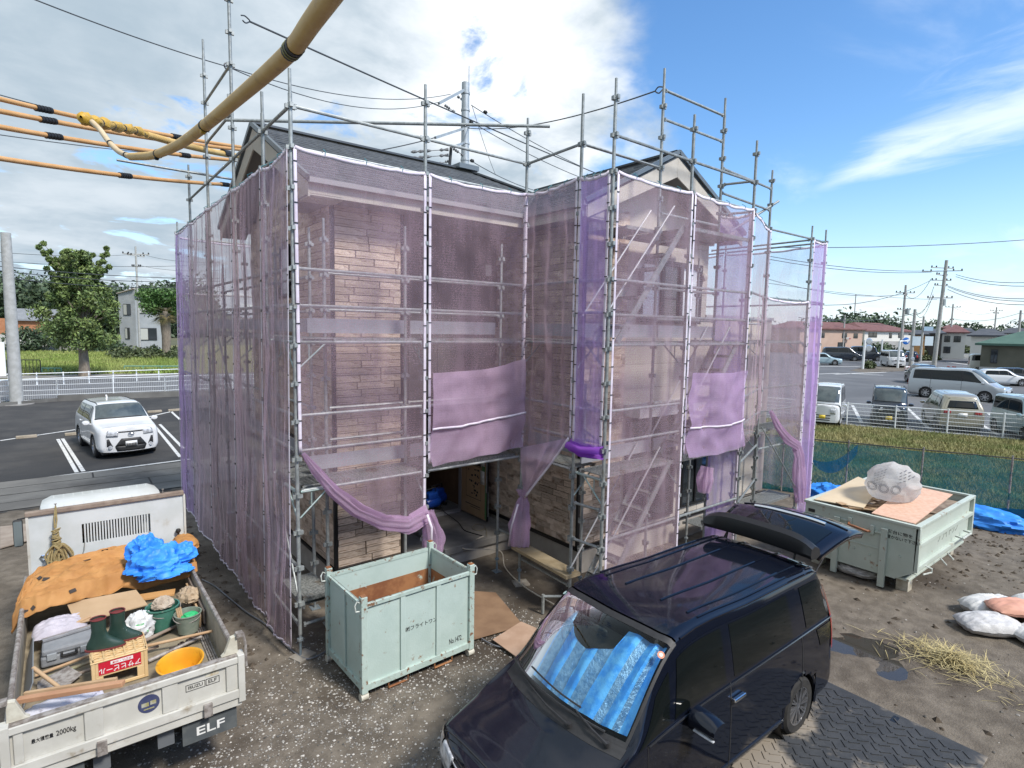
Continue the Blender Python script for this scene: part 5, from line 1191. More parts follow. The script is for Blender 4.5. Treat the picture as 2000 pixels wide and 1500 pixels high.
# tailgate: outer skin with raised frame and ribs
tgt = MB().box(X0 + .01, X1 - .01, Y0 - .01, Y0 + .015, .75, 1.14).obj('tail_board', M_TRK, trk)
b = MB(); b.box(X0 + .01, X1 - .01, Y0 - .045, Y0 - .011, 1.09, 1.15).box(X0 + .01, X1 - .01, Y0 - .05, Y0 - .011, .745, .83)
for xa, xb in ((X0 + .05, -2.65), (-2.265, -2.136), (-1.71, -1.588), (-1.19, X1 - .01)): b.box(xa, xb, Y0 - .032, Y0 - .0105, .831, 1.089)
b.obj('tailgate_frame', M_TRK, tgt, bevel=.006)
MB().box(X0 + .02, X1 - .02, Y0 - .03, Y0 + .03, 1.151, 1.163).obj('rubbed_edge', M_WORN, tgt)
MB().box(X0, X1, Y0 - .03, Y0 + .08, .66, .742).obj('rear_sill', M_TRK, trk, bevel=.004)
for x in (-2.16, -1.36): MB().box(x - .03, x + .04, Y0 - .075, Y0 - .031, .68, .80).obj('hinge', M_WORN, trk)
for s, x in ((-1, X0), (1, X1)):
    b = MB().box(x - .03, x + .03, Y0 - .055, Y0 + .06, .70, 1.17); b.obj('corner_post', M_TRK, trk, bevel=.006)
    b = MB(); b.prism([(x - s * .015, Y0 + .01, 1.165), (x - s * .16, Y0 + .01, 1.165), (x - s * .13, Y0 + .01, 1.19), (x - s * .075, Y0 + .01, 1.33), (x - s * .02, Y0 + .01, 1.34)], (0, .05, 0)); b.obj('corner_bracket', mat('cream_paint', (.62, .60, .50), (.5, .47, .38), .5, scale=12), trk, bevel=.004)
    MB().path([(x + s * .03, Y0 + .0, 1.36), (x + s * .045, Y0 - .03, 1.25), (x + s * .04, Y0 - .06, 1.05)], .012, 6).box(x - .03, x + .03, Y0 - .02, Y0 + .04, 1.33, 1.37).obj('latch', M_WORN, trk)
# underside: chassis, lamps, mudflaps, wheels
MB().box(-2.3, -1.5, Y0 + .2, 3.3, .50, .66).obj('chassis', M_PLBLK, trk)
for x0, x1 in ((-2.70, -2.38), (-1.45, -1.12)):
    MB().box(x0, x1, Y0 + .04, Y0 + .08, .60, .655).obj('rear_lamp', mat('rear_lamp_red', (.22, .02, .02), (.12, .05, .03), .3, scale=30), trk, bevel=.01)
for x0, x1 in ((-2.72, -2.28), (-1.56, -1.10)):
    f = MB().box(x0, x1, Y0 + .02, Y0 + .035, .42, .62).obj('mudflap', mat('mudflap_grey', (.07, .08, .085), (.10, .11, .11), .8, scale=8), trk)
    text('lettering', 'ELF', .115, frame(((x0 + x1) / 2, Y0 + .0175, .515), (1, 0, 0), (0, 0, 1)), M_PAPER, f, sx=1.5)
MB().box(-1.75, -1.62, Y0 + .06, Y0 + .12, .46, .64).box(-2.22, -2.10, Y0 + .06, Y0 + .12, .46, .64).obj('lamp_bracket', mat('bracket_grey', (.12, .13, .14), rough=.7), trk)
for x, s in ((-2.48, -1), (-1.34, 1)):
    for y in (-.55, 2.75):
        w = wheel(trk, 0, 0, .33, 1, 8, .2, M_TRK, 'single'); par(w, trk, False); w.location = (x - trk.location.x, y, .33); w.rotation_euler = (0, 0, -pi / 2 if s > 0 else pi / 2)
# headboard with its slotted window
hy = 1.80; hx0, hx1, hz0, hz1 = X0 + .06, X1 + .05, ZB, 1.90
sx0, sx1, sz0, sz1 = -2.17, -1.42, 1.44, 1.70
hb = MB(); hb.box(hx0, sx0, hy, hy + .03, hz0, hz1).box(sx1, hx1, hy, hy + .03, hz0, hz1).box(sx0, sx1, hy, hy + .03, hz0, sz0).box(sx0, sx1, hy, hy + .03, sz1, hz1)
n = 24
for i in range(n - 1):
    x = lerp(sx0, sx1, (i + 1) / n); hb.box(x - .0085, x + .0085, hy + .002, hy + .028, sz0, sz1)
hbo = hb.obj('headboard', mat('headboard_white', (.58, .61, .61), (.52, .55, .54), .5, scale=4, c3=(.42, .40, .34), s3=3, lo3=.58, hi3=.75), trk)
MB().box(hx0 - .02, hx1, hy - .03, hy + .05, hz1, hz1 + .055).obj('top_timber', M_WOODG, hbo, bevel=.008)
MB().box(hx0 - .015, hx0 + .01, hy - .02, hy + .04, hz0, hz1 - .001).box(hx1 - .01, hx1 + .015, hy - .02, hy + .04, hz0, hz1 - .001).obj('edge_frame', M_TRK, hbo)
b = MB()
for x in (-2.42, -1.26): b.tube((x, hy, hz1 + .05), (x, hy, hz1 + .11), .006, 5).lathe([(.015, hz1 + .11), (.015, hz1 + .116)], 8, (x, hy, 0), capt=True)
b.obj('nail', M_WORN, hbo)
MB().path([(-2.60, hy - .01, 1.36), (-2.57, hy - .03, 1.33), (-2.52, hy - .03, 1.33), (-2.50, hy - .01, 1.36), (-2.52, hy - .03, 1.39), (-2.58, hy - .03, 1.39)], .010, 6, closed=True).obj('rope_eye', M_CHROME, hbo)
MB().tube((-1.10, hy - .05, 1.20), (-1.10, hy - .05, 1.38), .014, 6).lathe([(.001, 1.37), (.025, 1.38), (.035, 1.405), (.025, 1.43), (.001, 1.435)], 10, (-1.10, hy - .05, 0)).obj('lever', M_PLBLK, hbo, smooth=50)
# cab
cb = []
for y, z1, xi in ((1.93, 1.80, .12), (2.05, 1.86, .09), (2.5, 1.88, .07), (2.95, 1.85, .08), (3.12, 1.76, .12)):
    row = []
    for (xx, zz) in ((0, .55), (.0, 1.15), (xi * .6, z1 - .16), (xi, z1 - .05), (xi + .10, z1)): row.append((X0 + .10 + xx, y, zz))
    row += [(X0 + X1 - 0 - p[0], p[1], p[2]) for p in reversed(row)]
    cb.append(row)
b = MB().grid(cb); b.f += [tuple(range(9, -1, -1)), tuple(40 + k for k in range(10))]; b.mi += [0, 0]
M_CABW = mat('cab_white', (.62, .64, .63), (.57, .59, .57), .35, scale=3)
cab = b.obj('cab', M_CABW, trk, smooth=40)
b = MB()
for i in range(11):
    x = lerp(-2.45, -1.37, i / 10); b.bar((x, 2.10, 1.866), (x, 2.88, 1.858), .014, .012)
b.obj('roof_rib', M_CABW, cab)
MB().box(-2.3, -1.5, 1.925, 1.932, 1.3, 1.72).obj('rear_window', M_GLASSC, cab)
for x, s in ((X0 - .06, -1), (X1 + .10, 1)):
    MB().box(x - .05, x + .05, 2.30, 2.36, 1.38, 1.74).obj('mirror', M_CHROME if s > 0 else M_PLBLK, trk, bevel=.025)
    MB().box(x - .042, x + .042, 2.296, 2.30, 1.40, 1.72).obj('mirror_glass', mat('mirror_glass', (.30, .36, .38), rough=.06, metal=.6), trk)
    MB().tube((x, 2.33, 1.74), (x - s * .22, 2.5, 1.72), .01, 6).obj('mirror_arm', M_PLBLK, trk)
# lettering on the tailgate
M_BLKP = mat('black_print', (.015, .015, .016), rough=.6)
def on_tail(x, z): return frame((x, Y0 - .0115, z), (1, 0, 0), (0, 0, 1))
text('lettering', '最大積載量', .040, on_tail(-2.535, .965), M_BLKP, tgt, ext=.0008, sx=.70)
text('lettering', '2000kg', .062, on_tail(-2.385, .968), M_BLKP, tgt, ext=.0008, sx=.72)
text('lettering', 'ISUZU', .042, on_tail(-1.445, .985), M_BLKP, tgt, ext=.0008, sx=1.05); text('lettering', 'ELF', .046, on_tail(-1.305, .985), M_BLKP, tgt, ext=.0008, sx=1.1)
b = MB(); 
for xa, xb in ((-1.525, -1.365), (-1.36, -1.245)):
    b.box(xa, xb, Y0 - .0125, Y0 - .0105, .952, .957).box(xa, xb, Y0 - .0125, Y0 - .0105, 1.012, 1.017).box(xa, xa + .005, Y0 - .0125, Y0 - .0105, .957, 1.012).box(xb - .005, xb, Y0 - .0125, Y0 - .0105, .957, 1.012)
b.obj('badge_frame', M_BLKP, tgt)
o = MB().lathe([(.001, -.0025), (.082, -.0025), (.082, 0)], 24, (-1.81, Y0 - .0105, .965), 'y', capb=False).obj('round_sticker', mat('sticker_navy', (.04, .05, .12), (.06, .07, .14), .5, scale=20), tgt)
MB().box(-1.865, -1.81, Y0 - .0145, Y0 - .0131, .945, .98).box(-1.80, -1.755, Y0 - .0145, Y0 - .0131, .95, .985).box(-1.85, -1.77, Y0 - .0145, Y0 - .0131, .915, .925).obj('sticker_print', mat('sticker_olive', (.30, .27, .10), (.4, .4, .35), .6, scale=30), tgt)
MB().box(-1.36, -1.25, Y0 - .0125, Y0 - .0105, 1.035, 1.085).obj('torn_label', mat('label_tan', (.42, .33, .2), (.62, .6, .5), .8, scale=16), tgt)

# ================================================================== LOAD ON THE TRUCK
def crumple(name, label, cat, c, sx, sy, sz, m, seed=0, amp=.25, nu=48, nv=30, fine=.10, flat=.0, group=None, sub=None):
    """a crushed sheet or sack: closed blob with sharp creases"""
    P = []
    for i in range(nu):
        row = []
        for j in range(nv + 1):
            a = 2 * pi * i / nu; e = -pi / 2 + pi * j / nv; d = Vector((cos(a) * cos(e), sin(a) * cos(e), sin(e)))
            q = d * 1.6 + Vector((seed, seed * 2.1, -seed))
            r = 1 + amp * (.45 - 1.5 * abs(noise.noise(q * 1.1))) + amp * .5 * noise.noise(q * .7 + Vector((9, 0, 0))) + fine * (1 - 2 * abs(noise.noise(q * 2.2))) + fine * .28 * (1 - 2.2 * abs(noise.noise(q * 5.5)))
            z = d.z * r * sz
            if z < -flat * sz: z = -flat * sz + (z + flat * sz) * .15
            row.append((d.x * r * sx, d.y * r * sy, z))
        P.append(row)
    o = MB().grid(P, cu=True).obj(name, m, None, smooth=28); o.location = c
    return tag(o, label, cat, group)
def pillow(name, label, cat, c, sx, sy, sz, m, seed=0, rz=0.0, group=None, n=44):
    """a filled bag: two seamed faces, pinched corners, slack folds"""
    def h(x, y, s): e = max(0, (1 - abs(x) ** 2.6)) ** .6 * max(0, 1 - abs(y) ** 2.4) ** .6; return s * sz * e * (1 + .35 * noise.noise(Vector((x * 1.4 + seed, y * 1.6, s)))) + sz * .16 * e * (1 - 2 * abs(noise.noise(Vector((x * 3 + seed, y * 4 + x, s * 2))))) + .012 * noise.noise(Vector((x * 4, y * 4, seed)))
    b = MB()
    for s_ in (1, -1): b.grid([[(sx * x * (1 - .10 * y * y + .06 * noise.noise(Vector((x, y * 2, seed)))), sy * y * (1 - .16 * x * x), max(-sz * .55, h(x, y, s_)) + (.05 * sz if s_ > 0 else 0)) for y in [-1 + 2 * j / n for j in range(n + 1)]] for x in [-1 + 2 * i / n for i in range(n + 1)]])
    o = b.obj(name, m, None, smooth=50); o.location = c; o.rotation_euler = (0, 0, rz); return tag(o, label, cat, group)
M_TARPB = mat('tarp_blue', (.02, .20, .72), (.05, .31, .86), .55, scale=5, bump=.25, bscale=9)
M_TARPO = mat('tarp_orange', (.38, .175, .05), (.47, .235, .075), .75, scale=4, detail=7, bump=.25, bscale=9, c3=(.33, .15, .045), s3=2)
M_SACKW = mat('sack_white', (.66, .66, .64), (.52, .53, .53), .6, scale=7, bump=.4, bscale=16)
# orange canvas laid over the front of the bed, its hem sagging over the left side board
ctrl_f = [G(30, 1190, 1.15), G(60, 1165, 1.20), G(140, 1148, 1.24), G(250, 1132, 1.26), G(330, 1118, 1.28), G(392, 1122, 1.20)]
P = []
front = [Vector((-2.84, .70, 1.10)), Vector((-2.62, .62, 1.19)), Vector((-2.30, .66, 1.20)), Vector((-1.95, .84, 1.16)), Vector((-1.6, .92, 1.10)), Vector((-1.02, .82, 1.15))]
back = [Vector((-2.80, 1.30, 1.16)), Vector((-2.62, 1.62, 1.24)), Vector((-2.30, 1.66, 1.29)), Vector((-1.95, 1.68, 1.31)), Vector((-1.5, 1.70, 1.30)), Vector((-1.00, 1.50, 1.20))]
def poly_at(pl, f):
    k = f * (len(pl) - 1); i = min(int(k), len(pl) - 2); return pl[i].lerp(pl[i + 1], k - i)
for i in range(111):
    f = i / 110; row = []
    for j in range(71):
        g = j / 70; p = poly_at(front, f).lerp(poly_at(back, f), g)
        p.z += .05 * sin(g * pi) ** .8 * (.5 + .5 * sin(f * pi)) + .075 * (.7 - 2 * abs(noise.noise(Vector((f * 3 + g * 2.2, g * 5 - f * 3, 3))))) + .035 * (.6 - 2 * abs(noise.noise(Vector((f * 7 + 5 * g, g * 9 - 4 * f, 8))))) + .012 * noise.noise(Vector((f * 22, g * 18, 2)))
        p.y += .03 * fbm((f * 5, g * 2, 1), 2)
        if g < .12: p.z -= (.12 - g) * .75
        if f < .08: p.z -= (.08 - f) * 1.5
        row.append(p)
    P.append(row)
ot = MB().grid(P).obj('canvas_tarp', M_TARPO, None, smooth=40); ot.modifiers.new('thick', 'SOLIDIFY').thickness = .006
tag(ot, 'orange canvas tarp folded over the front of the truck bed', 'tarp')
M_PATCH = mat('patch_dark', (.05, .04, .035), rough=.8)
for (i, j) in ((24, 40), (28, 34), (54, 48), (66, 60), (12, 6), (20, 4), (44, 6)):
    c = P[i][j]; n_ = (P[i + 1][j] - c).cross(P[i][j + 1] - c).normalized(); n_ = n_ if n_.z > 0 else -n_
    o = MB().box(-.035, .035, -.02, .02, 0, .004).obj('reinforcing_patch', M_PATCH, ot, world=False); o.location = c + n_ * .007; o.rotation_euler = n_.to_track_quat('Z', 'Y').to_euler()
o = crumple('canvas_roll', 'small orange canvas end behind the blue sheet, at the right side board', 'tarp', (-1.06, 1.50, 1.27), .14, .30, .10, M_TARPO, 4, fine=.06)
bt = crumple('blue_sheet', 'bright blue crumpled plastic sheet piled on the orange tarp in the truck', 'plastic sheet', (-1.45, .92, 1.27), .29, .20, .20, M_TARPB, 12, amp=.40, fine=.10, nu=90, nv=56)
for k, (x, y, z, sx, sy, sz) in enumerate(((-1.55, 1.06, 1.40, .18, .15, .19), (-1.24, .98, 1.32, .20, .16, .16), (-1.40, .80, 1.20, .24, .14, .12))):
    o = crumple('sheet_fold', None, None, (x, y, z), sx, sy, sz, M_TARPB, 60 + k, amp=.45, fine=.12, nu=70, nv=44); par(o, bt)
# grey sheet roped below the headboard slots
P3 = [[Vector((lerp(-2.30, -1.30, i / 24), hy - .03 - .10 * (1 - j / 8) + .015 * fbm((i * .2, j * .3, 4), 2), lerp(1.13, 1.34, j / 8) - .10 * (1 - i / 24) * (j / 8) - (.12 if i < 5 else 0) * (1 - i / 5) * (j / 8))) for j in range(9)] for i in range(25)]
gs = tag(MB().grid(P3).obj('grey_sheet', mat('sheet_grey', (.26, .25, .25), (.31, .30, .30), .7, scale=3), None, smooth=60), 'grey sheet tied by cords below the slots of the truck headboard', 'tarp'); gs.modifiers.new('thick', 'SOLIDIFY').thickness = .004
MB().path([(-2.15, hy - .005, 1.45), (-2.16, hy - .03, 1.36), (-2.2, hy - .06, 1.28), (-2.36, hy - .1, 1.16)], .006, 5).path([(-1.44, hy - .005, 1.46), (-1.43, hy - .03, 1.40), (-1.40, hy - .05, 1.33)], .006, 5).obj('cord', mat('cord_grey', (.2, .2, .18), rough=.9), gs)
# coiled rope hanging on the headboard
M_ROPE = mat('rope_khaki', (.36, .29, .14), (.26, .20, .09), .9, scale=60)
b = MB(); rx = -2.43; ry = hy - .05
for k in range(13):
    ph = rnd.uniform(-1, 1); w_, l_ = rnd.uniform(.05, .15), rnd.uniform(.20, .34); pts = []
    for t in np.linspace(0, 2 * pi, 22): pts.append((rx + .02 + ph * .05 + w_ * sin(t) * (1.0 - .6 * cos(t)) * .62, ry - .03 - .02 * sin(t + k) - .006 * k % .05, 1.52 - l_ * (.5 - .5 * cos(t))))
    b.path(pts, .0105, 5, closed=True)
for k in range(8): b.path([(rx + (.035 + .012 * sin(k)) * cos(t), ry - .035 + .038 * sin(t), 1.55 + .022 * k + .02 * cos(t + k)) for t in np.linspace(0, 2 * pi, 14)], .009, 5, closed=True)
for k in range(3): b.path([(rx + .040 * cos(t), ry - .035 + .04 * sin(t), 1.515 + .017 * k) for t in np.linspace(0, 2 * pi, 14)], .009, 5, closed=True)
b.path([(rx, ry - .02, 1.72), (rx + .015, ry, 1.82), (rx + .01, hy - .02, hz1 + .09)], .009, 5).path([(rx - .01, ry - .02, 1.72), (rx - .01, ry, 1.82), (rx + .01, hy - .02, hz1 + .09)], .009, 5)
for k in range(0): b.path([(rx + .07 + k * .012, ry - .03, 1.40), (rx + .07 + k * .015, ry - .035, 1.25), (rx + .05 + k * .018, ry - .03, 1.15)], .0085, 5)
tag(b.obj('rope', M_ROPE, None, smooth=60), 'coiled khaki rope hanging from a nail on the truck headboard', 'rope')
# beer crate standing upside down
M_CRATE = mat('crate_cream', (.66, .47, .24), (.60, .42, .21), .5, scale=5)
cx0, cx1, cy0, cy1, cz0, cz1 = -2.19, -1.74, -.82, -.46, .81, 1.115
crate = thing('beer_crate', 'cream plastic beer crate standing upside down with a red printed panel', 'crate', (-1.965, -.64, ZB))
b = MB(); e = .03
for x in (cx0, cx1 - e):
    for y in (cy0, cy1 - e): b.box(x, x + e, y, y + e, cz0, cz1)
b.box(cx0 + e, cx1 - e, cy0 + .004, cy0 + .014, cz0 + .13, cz1).box(cx0 + e, cx1 - e, cy0 + .001, cy0 + .018, cz0, cz0 + .03).box(cx0 + e, cx0 + .09, cy0 + .004, cy0 + .014, cz0 + .03, cz0 + .13).box(cx1 - .09, cx1 - e, cy0 + .004, cy0 + .014, cz0 + .03, cz0 + .13)
b.box(cx0 + e, cx1 - e, cy1 - .014, cy1 - .004, cz0, cz1)
for x in (cx0 + .004, cx1 - .014): b.box(x, x + .01, cy0 + e, cy1 - e, cz0 + .12, cz1).box(x - .001, x + .011, cy0 + e, cy1 - e, cz0, cz0 + .03)
b.box(cx0 - .006, cx1 + .006, cy0 - .006, cy1 + .006, cz1 - .028, cz1 - .016)
b.obj('crate_body', M_CRATE, crate, bevel=.003, bseg=1)
b = MB()
for i in range(6):
    x = lerp(cx0 + .01, cx1 - .02, i / 5); b.box(x, x + .012, cy0, cy1, cz1 - .012, cz1)
for j in range(5):
    y = lerp(cy0 + .01, cy1 - .02, j / 4); b.box(cx0, cx1, y, y + .012, cz1 - .0125, cz1 - .0005)
for i in range(5):
    for j in range(4): b.path([(lerp(cx0, cx1, (i + .5) / 5) + .026 * cos(t), lerp(cy0, cy1, (j + .5) / 4) + .026 * sin(t), cz1 - .006) for t in np.linspace(0, 2 * pi, 9)[:-1]], .006, 4, closed=True)
b.obj('bottle_grid', M_CRATE, crate)
pn = MB().box(cx0 + .055, cx1 - .055, cy0 - .001, cy0 + .003, cz0 + .15, cz1 - .035).obj('printed_panel', mat('panel_red', (.50, .012, .03), rough=.4), crate)
MB().box(cx0 + .15, cx1 - .12, cy0 - .003, cy0 - .0012, cz1 - .075, cz1 - .042).obj('white_strip', M_PAPER, pn)
fr = frame(((cx0 + cx1) / 2, cy0 - .0015, cz0 + .19), (-1, 0, 0), (0, 0, -1)); text('lettering', 'アサヒビール', .062, fr, M_PAPER, pn, ext=.0008, sx=.92)
fr = frame(((cx0 + cx1) / 2 + .015, cy0 - .0033, cz1 - .058), (-1, 0, 0), (0, 0, -1)); text('lettering', '大びん・20本', .026, fr, mat('panel_red', (1, 0, 0)), pn, ext=.0006)
# boots
M_BOOT = mat('boot_green', (.018, .045, .035), (.03, .06, .048), .4, scale=8); M_BOOTR = mat('boot_red', (.16, .03, .03), rough=.6)
def boot(x, y, rz, tilt, label):
    t = thing('rubber_boot', label, 'boot', (x, y, cz1), rz, 'rubber boots on the crate')
    sec = [(.0, .045, .155, .035), (.02, .05, .16, .04), (.05, .048, .15, .03), (.09, .046, .11, .005), (.13, .046, .075, -.008), (.19, .050, .060, -.012), (.26, .056, .062, -.012), (.315, .060, .064, -.012)]
    P = [[(cx_ + ry_ * cos(a), rx_ * sin(a), z) for a in [2 * pi * k / 18 for k in range(18)]] for z, rx_, ry_, cx_ in sec]
    o = MB().grid(P, cv=True).obj('boot_shell', M_BOOT, t, smooth=60, world=False)
    z, rx_, ry_, cx_ = sec[-1]; MB().path([(cx_ + ry_ * cos(a), rx_ * sin(a), z) for a in [2 * pi * k / 18 for k in range(18)]], .006, 5, closed=True).add([(cx_ + ry_ * .98 * cos(a), rx_ * .98 * sin(a), z - .02) for a in [2 * pi * k / 18 for k in range(18)]], [tuple(range(18))]).obj('red_lining', M_BOOTR, t, world=False)
    P = [[(.035 + r_ * 1.02 * cos(a), .052 * r_ / .16 * sin(a), z) for a in [2 * pi * k / 18 for k in range(18)]] for z, r_ in ((-.001, .15), (0, .165), (.016, .167), (.018, .15))]
    MB().grid(P, cv=True).obj('sole', M_BOOTR, t, world=False); t.rotation_euler = (0, tilt, rz)
boot(-2.10, -.60, rad(-12), 0, 'dark green rubber boot on the crate, front one with its red lining showing')
boot(-1.95, -.52, rad(-6), .03, 'dark green rubber boot on the crate, the one behind and to the right')
# yellow tub
M_YEL = mat('tub_yellow', (.72, .36, .02), (.62, .29, .02), .45, scale=4, c3=(.40, .17, .01), s3=8, lo3=.58, hi3=.7)
tb = MB().lathe([(.155, 0), (.175, .10), (.19, .19), (.205, .195), (.208, .21), (.195, .215), (.182, .20), (.165, .10), (.145, .02), (.001, .018)], 32).obj('tub', M_YEL, None, smooth=45); tb.location = (-1.482, -1.06, .80); tb.rotation_euler = (rad(6), rad(-4), 0)
tag(tb, 'yellow plastic tub standing by the tailgate in the truck bed', 'tub')
M_BKT = mat('bucket_green', (.04, .15, .105), (.06, .19, .14), .5, scale=9, c3=(.22, .26, .22), s3=14, lo3=.6, hi3=.72)
M_BKTC = mat('bucket_grey_green', (.16, .20, .16), (.22, .25, .20), .5, scale=9)
def bucket(x, y, r, h, m, label, rz):
    t = thing('bucket', label, 'bucket', (x, y, ZB + .03), rz, 'buckets in the truck bed')
    MB().lathe([(r * .74, 0), (r * .97, h * .95), (r * 1.04, h * .955), (r * 1.04, h), (r * .95, h), (r * .72, .02), (.001, .02)], 28).obj('bucket_body', m, t, smooth=45, world=False)
    MB().path([(r * 1.03 * cos(a), -r * .25 - r * .8 * sin(a) * .75, h * .93 - .45 * r * sin(a)) for a in np.linspace(0, pi, 14)], .005, 5).obj('handle', M_WORN, t, world=False); return t
bucket(-1.50, .10, .165, .27, M_BKT, 'green bucket with a wire handle, full of rags', .3)
bucket(-1.285, -.14, .135, .22, M_BKTC, 'pale grey green bucket beside the side board, holding a bright green cloth', -.4)
crumple('rag', 'tan crumpled rag stuffed in the green bucket', 'rag', (-1.50, .10, 1.10), .10, .09, .09, mat('rag_tan', (.36, .29, .22), (.45, .38, .3), .9, scale=9), 3, fine=.14)
crumple('green_cloth', 'bright green cloth inside the pale bucket', 'cloth', (-1.265, -.15, .99), .08, .07, .05, mat('cloth_green', (.03, .40, .14), rough=.6), 6)
b = MB()
for k in range(3): b.tube((-1.36 + .018 * k, -.10, .9), (-1.385 + .02 * k, -.06 + .01 * k, 1.09), .010, 6)
tag(b.obj('wooden_sticks', M_WOOD), 'short wooden sticks standing in the pale bucket', 'sticks')
bag = crumple('sack', 'white printed sack, twisted shut, behind the boots', 'sack', (-1.73, .02, .96), .13, .12, .15, M_SACKW, 9, amp=.3, fine=.12, flat=.8)
MB().box(-.05, .03, -.118, -.112, .03, .075).box(-.02, .07, -.124, -.118, -.03, -.01).obj('green_print', mat('print_green', (.06, .42, .12), (.5, .6, .5), .6, scale=30), bag, world=False)
tag(crumple('paper_bag', 'brown paper bag crushed between the blue sheet and the side board', 'paper bag', (-1.20, .33, 1.02), .11, .15, .10, mat('paper_brown', (.34, .25, .16), (.43, .33, .22), .85, scale=7), 15, fine=.14))
cm = pillow('cement_bag', 'lilac white printed cement bag under the orange tarp', 'cement bag', (-2.42, .42, .98), .24, .20, .10, mat('bag_lilac', (.52, .48, .52), (.44, .41, .45), .75, scale=5), 17)
MB().box(-.06, .07, -.10, -.02, .088, .093).obj('printed_mark', mat('mark_maroon', (.22, .10, .10), (.4, .34, .34), .7, scale=30), cm, world=False)
def simple(name, label, cat, b, m, bevel=.0, group=None, smooth=None): return tag(b.obj(name, m, None, bevel=bevel, smooth=smooth), label, cat, group)
cdb = MB().prism([(-2.28, .30, 1.03), (-1.62, .36, 1.03), (-1.70, .70, 1.10), (-2.36, .72, 1.12)], (0, 0, .012)); simple('cardboard_sheet', 'flat brown cardboard sheet under the edge of the orange tarp', 'cardboard', cdb, M_CARD)
simple('wood_board', 'orange brown board lying below the blue sheet', 'board', MB().obox((-1.62, .62, 1.03), (.62, .16, .02), Matrix.Rotation(rad(-12), 3, 'Z')), mat('board_orange', (.50, .26, .09), (.56, .30, .11), .7, scale=4))
# tool case
tc_ = thing('tool_case', 'grey plastic tool case with latches lying behind the crate', 'tool case', (-2.36, .08, ZB)); M_CASE = mat('case_grey', (.20, .21, .22), (.25, .26, .27), .5, scale=9)
MB().box(-2.58, -2.12, -.08, .22, .82, .93).obj('case_body', M_CASE, tc_, bevel=.02); MB().box(-2.57, -2.13, -.075, .215, .931, 1.0).obj('case_lid', M_CASE, tc_, bevel=.02)
for x in (-2.49, -2.22): MB().box(x - .04, x + .04, -.10, -.08, .89, .96).obj('latch', mat('latch_grey', (.30, .32, .33), rough=.4), tc_, bevel=.006)
MB().box(-2.41, -2.29, -.11, -.081, .90, .92).box(-2.42, -2.40, -.11, -.07, .90, .95).box(-2.30, -2.28, -.11, -.07, .90, .95).obj('case_handle', M_PLBLK, tc_, bevel=.005)
simple('spirit_level', 'silver spirit level lying across the grey tool case', 'spirit level', MB().obox((-2.32, .17, 1.02), (.50, .05, .028), Matrix.Rotation(rad(9), 3, 'Z')), M_ALLOY, .004)
simple('trowel_handle', 'pale wooden tool handle above the grey tool case', 'tool handle', MB().tube((-2.40, .26, 1.03), (-2.16, .36, 1.06), .016, 8), M_WOOD, smooth=50)
# long-handled tools and timber
TL = 'long handled tools across the truck bed'
for k, (p, q, r, mm, lb) in enumerate((((-2.62, -.22, .84), (-1.82, -.12, .90), .016, M_WOOD, 'yellow wooden tool shaft just behind the crate, left side'), ((-2.55, -.30, .83), (-1.70, -.22, .86), .017, mat('shaft_green', (.05, .20, .10), (.34, .24, .14), .6, scale=1.2), 'shovel shaft with a green painted section behind the crate'),
                                       ((-2.50, -.44, .83), (-1.60, -.36, .86), .018, M_WOODG, 'dark weathered pole lowest behind the crate'), ((-1.74, -.36, .90), (-1.12, -.62 + .04, .97), .017, M_WOOD, 'light wooden shaft pointing to the right side board, above the chain'),
                                       ((-1.72, -.58, .84), (-1.20, -.42, .86), .020, M_WORN, 'dark iron crowbar on the bed floor right of the crate'), ((-2.62, -.42, 1.02), (-2.30, -.98, .86), .019, M_WOOD, 'short pale hammer shaft leaning over the white plastic sheet'),
                                       ((-1.72, -.16, .86), (-1.30, .0, .88), .02, M_WOODG, 'dark stick below the green bucket'))):
    simple('tool_shaft', lb, 'tool', MB().tube(p, q, r, 8, 0, r * .85), mm, group=TL, smooth=50)
M_CHAIN = mat('chain_rust', (.05, .035, .03), (.09, .06, .05), .7, scale=30, metal=.4)
b = MB()
for k in range(16):
    c = Vector((-1.52 + .022 * k + .02 * sin(k * 1.7), -.50 + .012 * k + .02 * cos(k * 2.1), .83 + .012 * (k % 3))); a0 = k * 1.4
    b.path([c + Vector((.030 * cos(t) * cos(a0) , .030 * cos(t) * sin(a0), 0)) + Vector((-sin(a0) * .018 * sin(t), cos(a0) * .018 * sin(t), .012 * (k % 2) * sin(t))) for t in np.linspace(0, 2 * pi, 10)[:-1]], .009, 5, closed=True)
simple('chain', 'heap of dark chain on the bed floor behind the yellow tub', 'chain', b, M_CHAIN)
simple('timber_plank', 'reddish timber plank lying across the tailgate corner', 'plank', MB().bar((-2.70, -1.10, 1.10), (-1.98, -1.50, 1.185), .06, .04), mat('timber_red', (.42, .22, .12), (.50, .28, .16), .7, scale=3), .004)
simple('timber_batten', 'thin timber batten just behind the reddish plank', 'plank', MB().bar((-2.66, -1.00, 1.09), (-2.02, -1.36, 1.165), .03, .03), M_WOOD, .003)
crumple('plastic_sheet', 'white crumpled plastic sheet with a blue line near the tailgate', 'plastic sheet', (-2.42, -1.08, .86), .30, .20, .10, mat('plastic_white', (.62, .63, .70), (.52, .53, .62), .35, scale=6, bump=.3), 23, fine=.12, flat=.4)
for k, (x, z) in enumerate(((-1.12, .98), (-1.155, .93), (-1.18, .87))):
    simple('upright_plank', ('pale plank leaning along the right side board, outermost', 'plank leaning along the right side board, middle of three', 'plank leaning along the right side board, innermost')[k], 'plank', MB().bar((x, .90 - .1 * k, z), (x, -.14 + .05 * k, z - .04), .022, .16), (M_WOODG, M_WOOD, M_WOODG)[k], .003, 'planks along the side board')
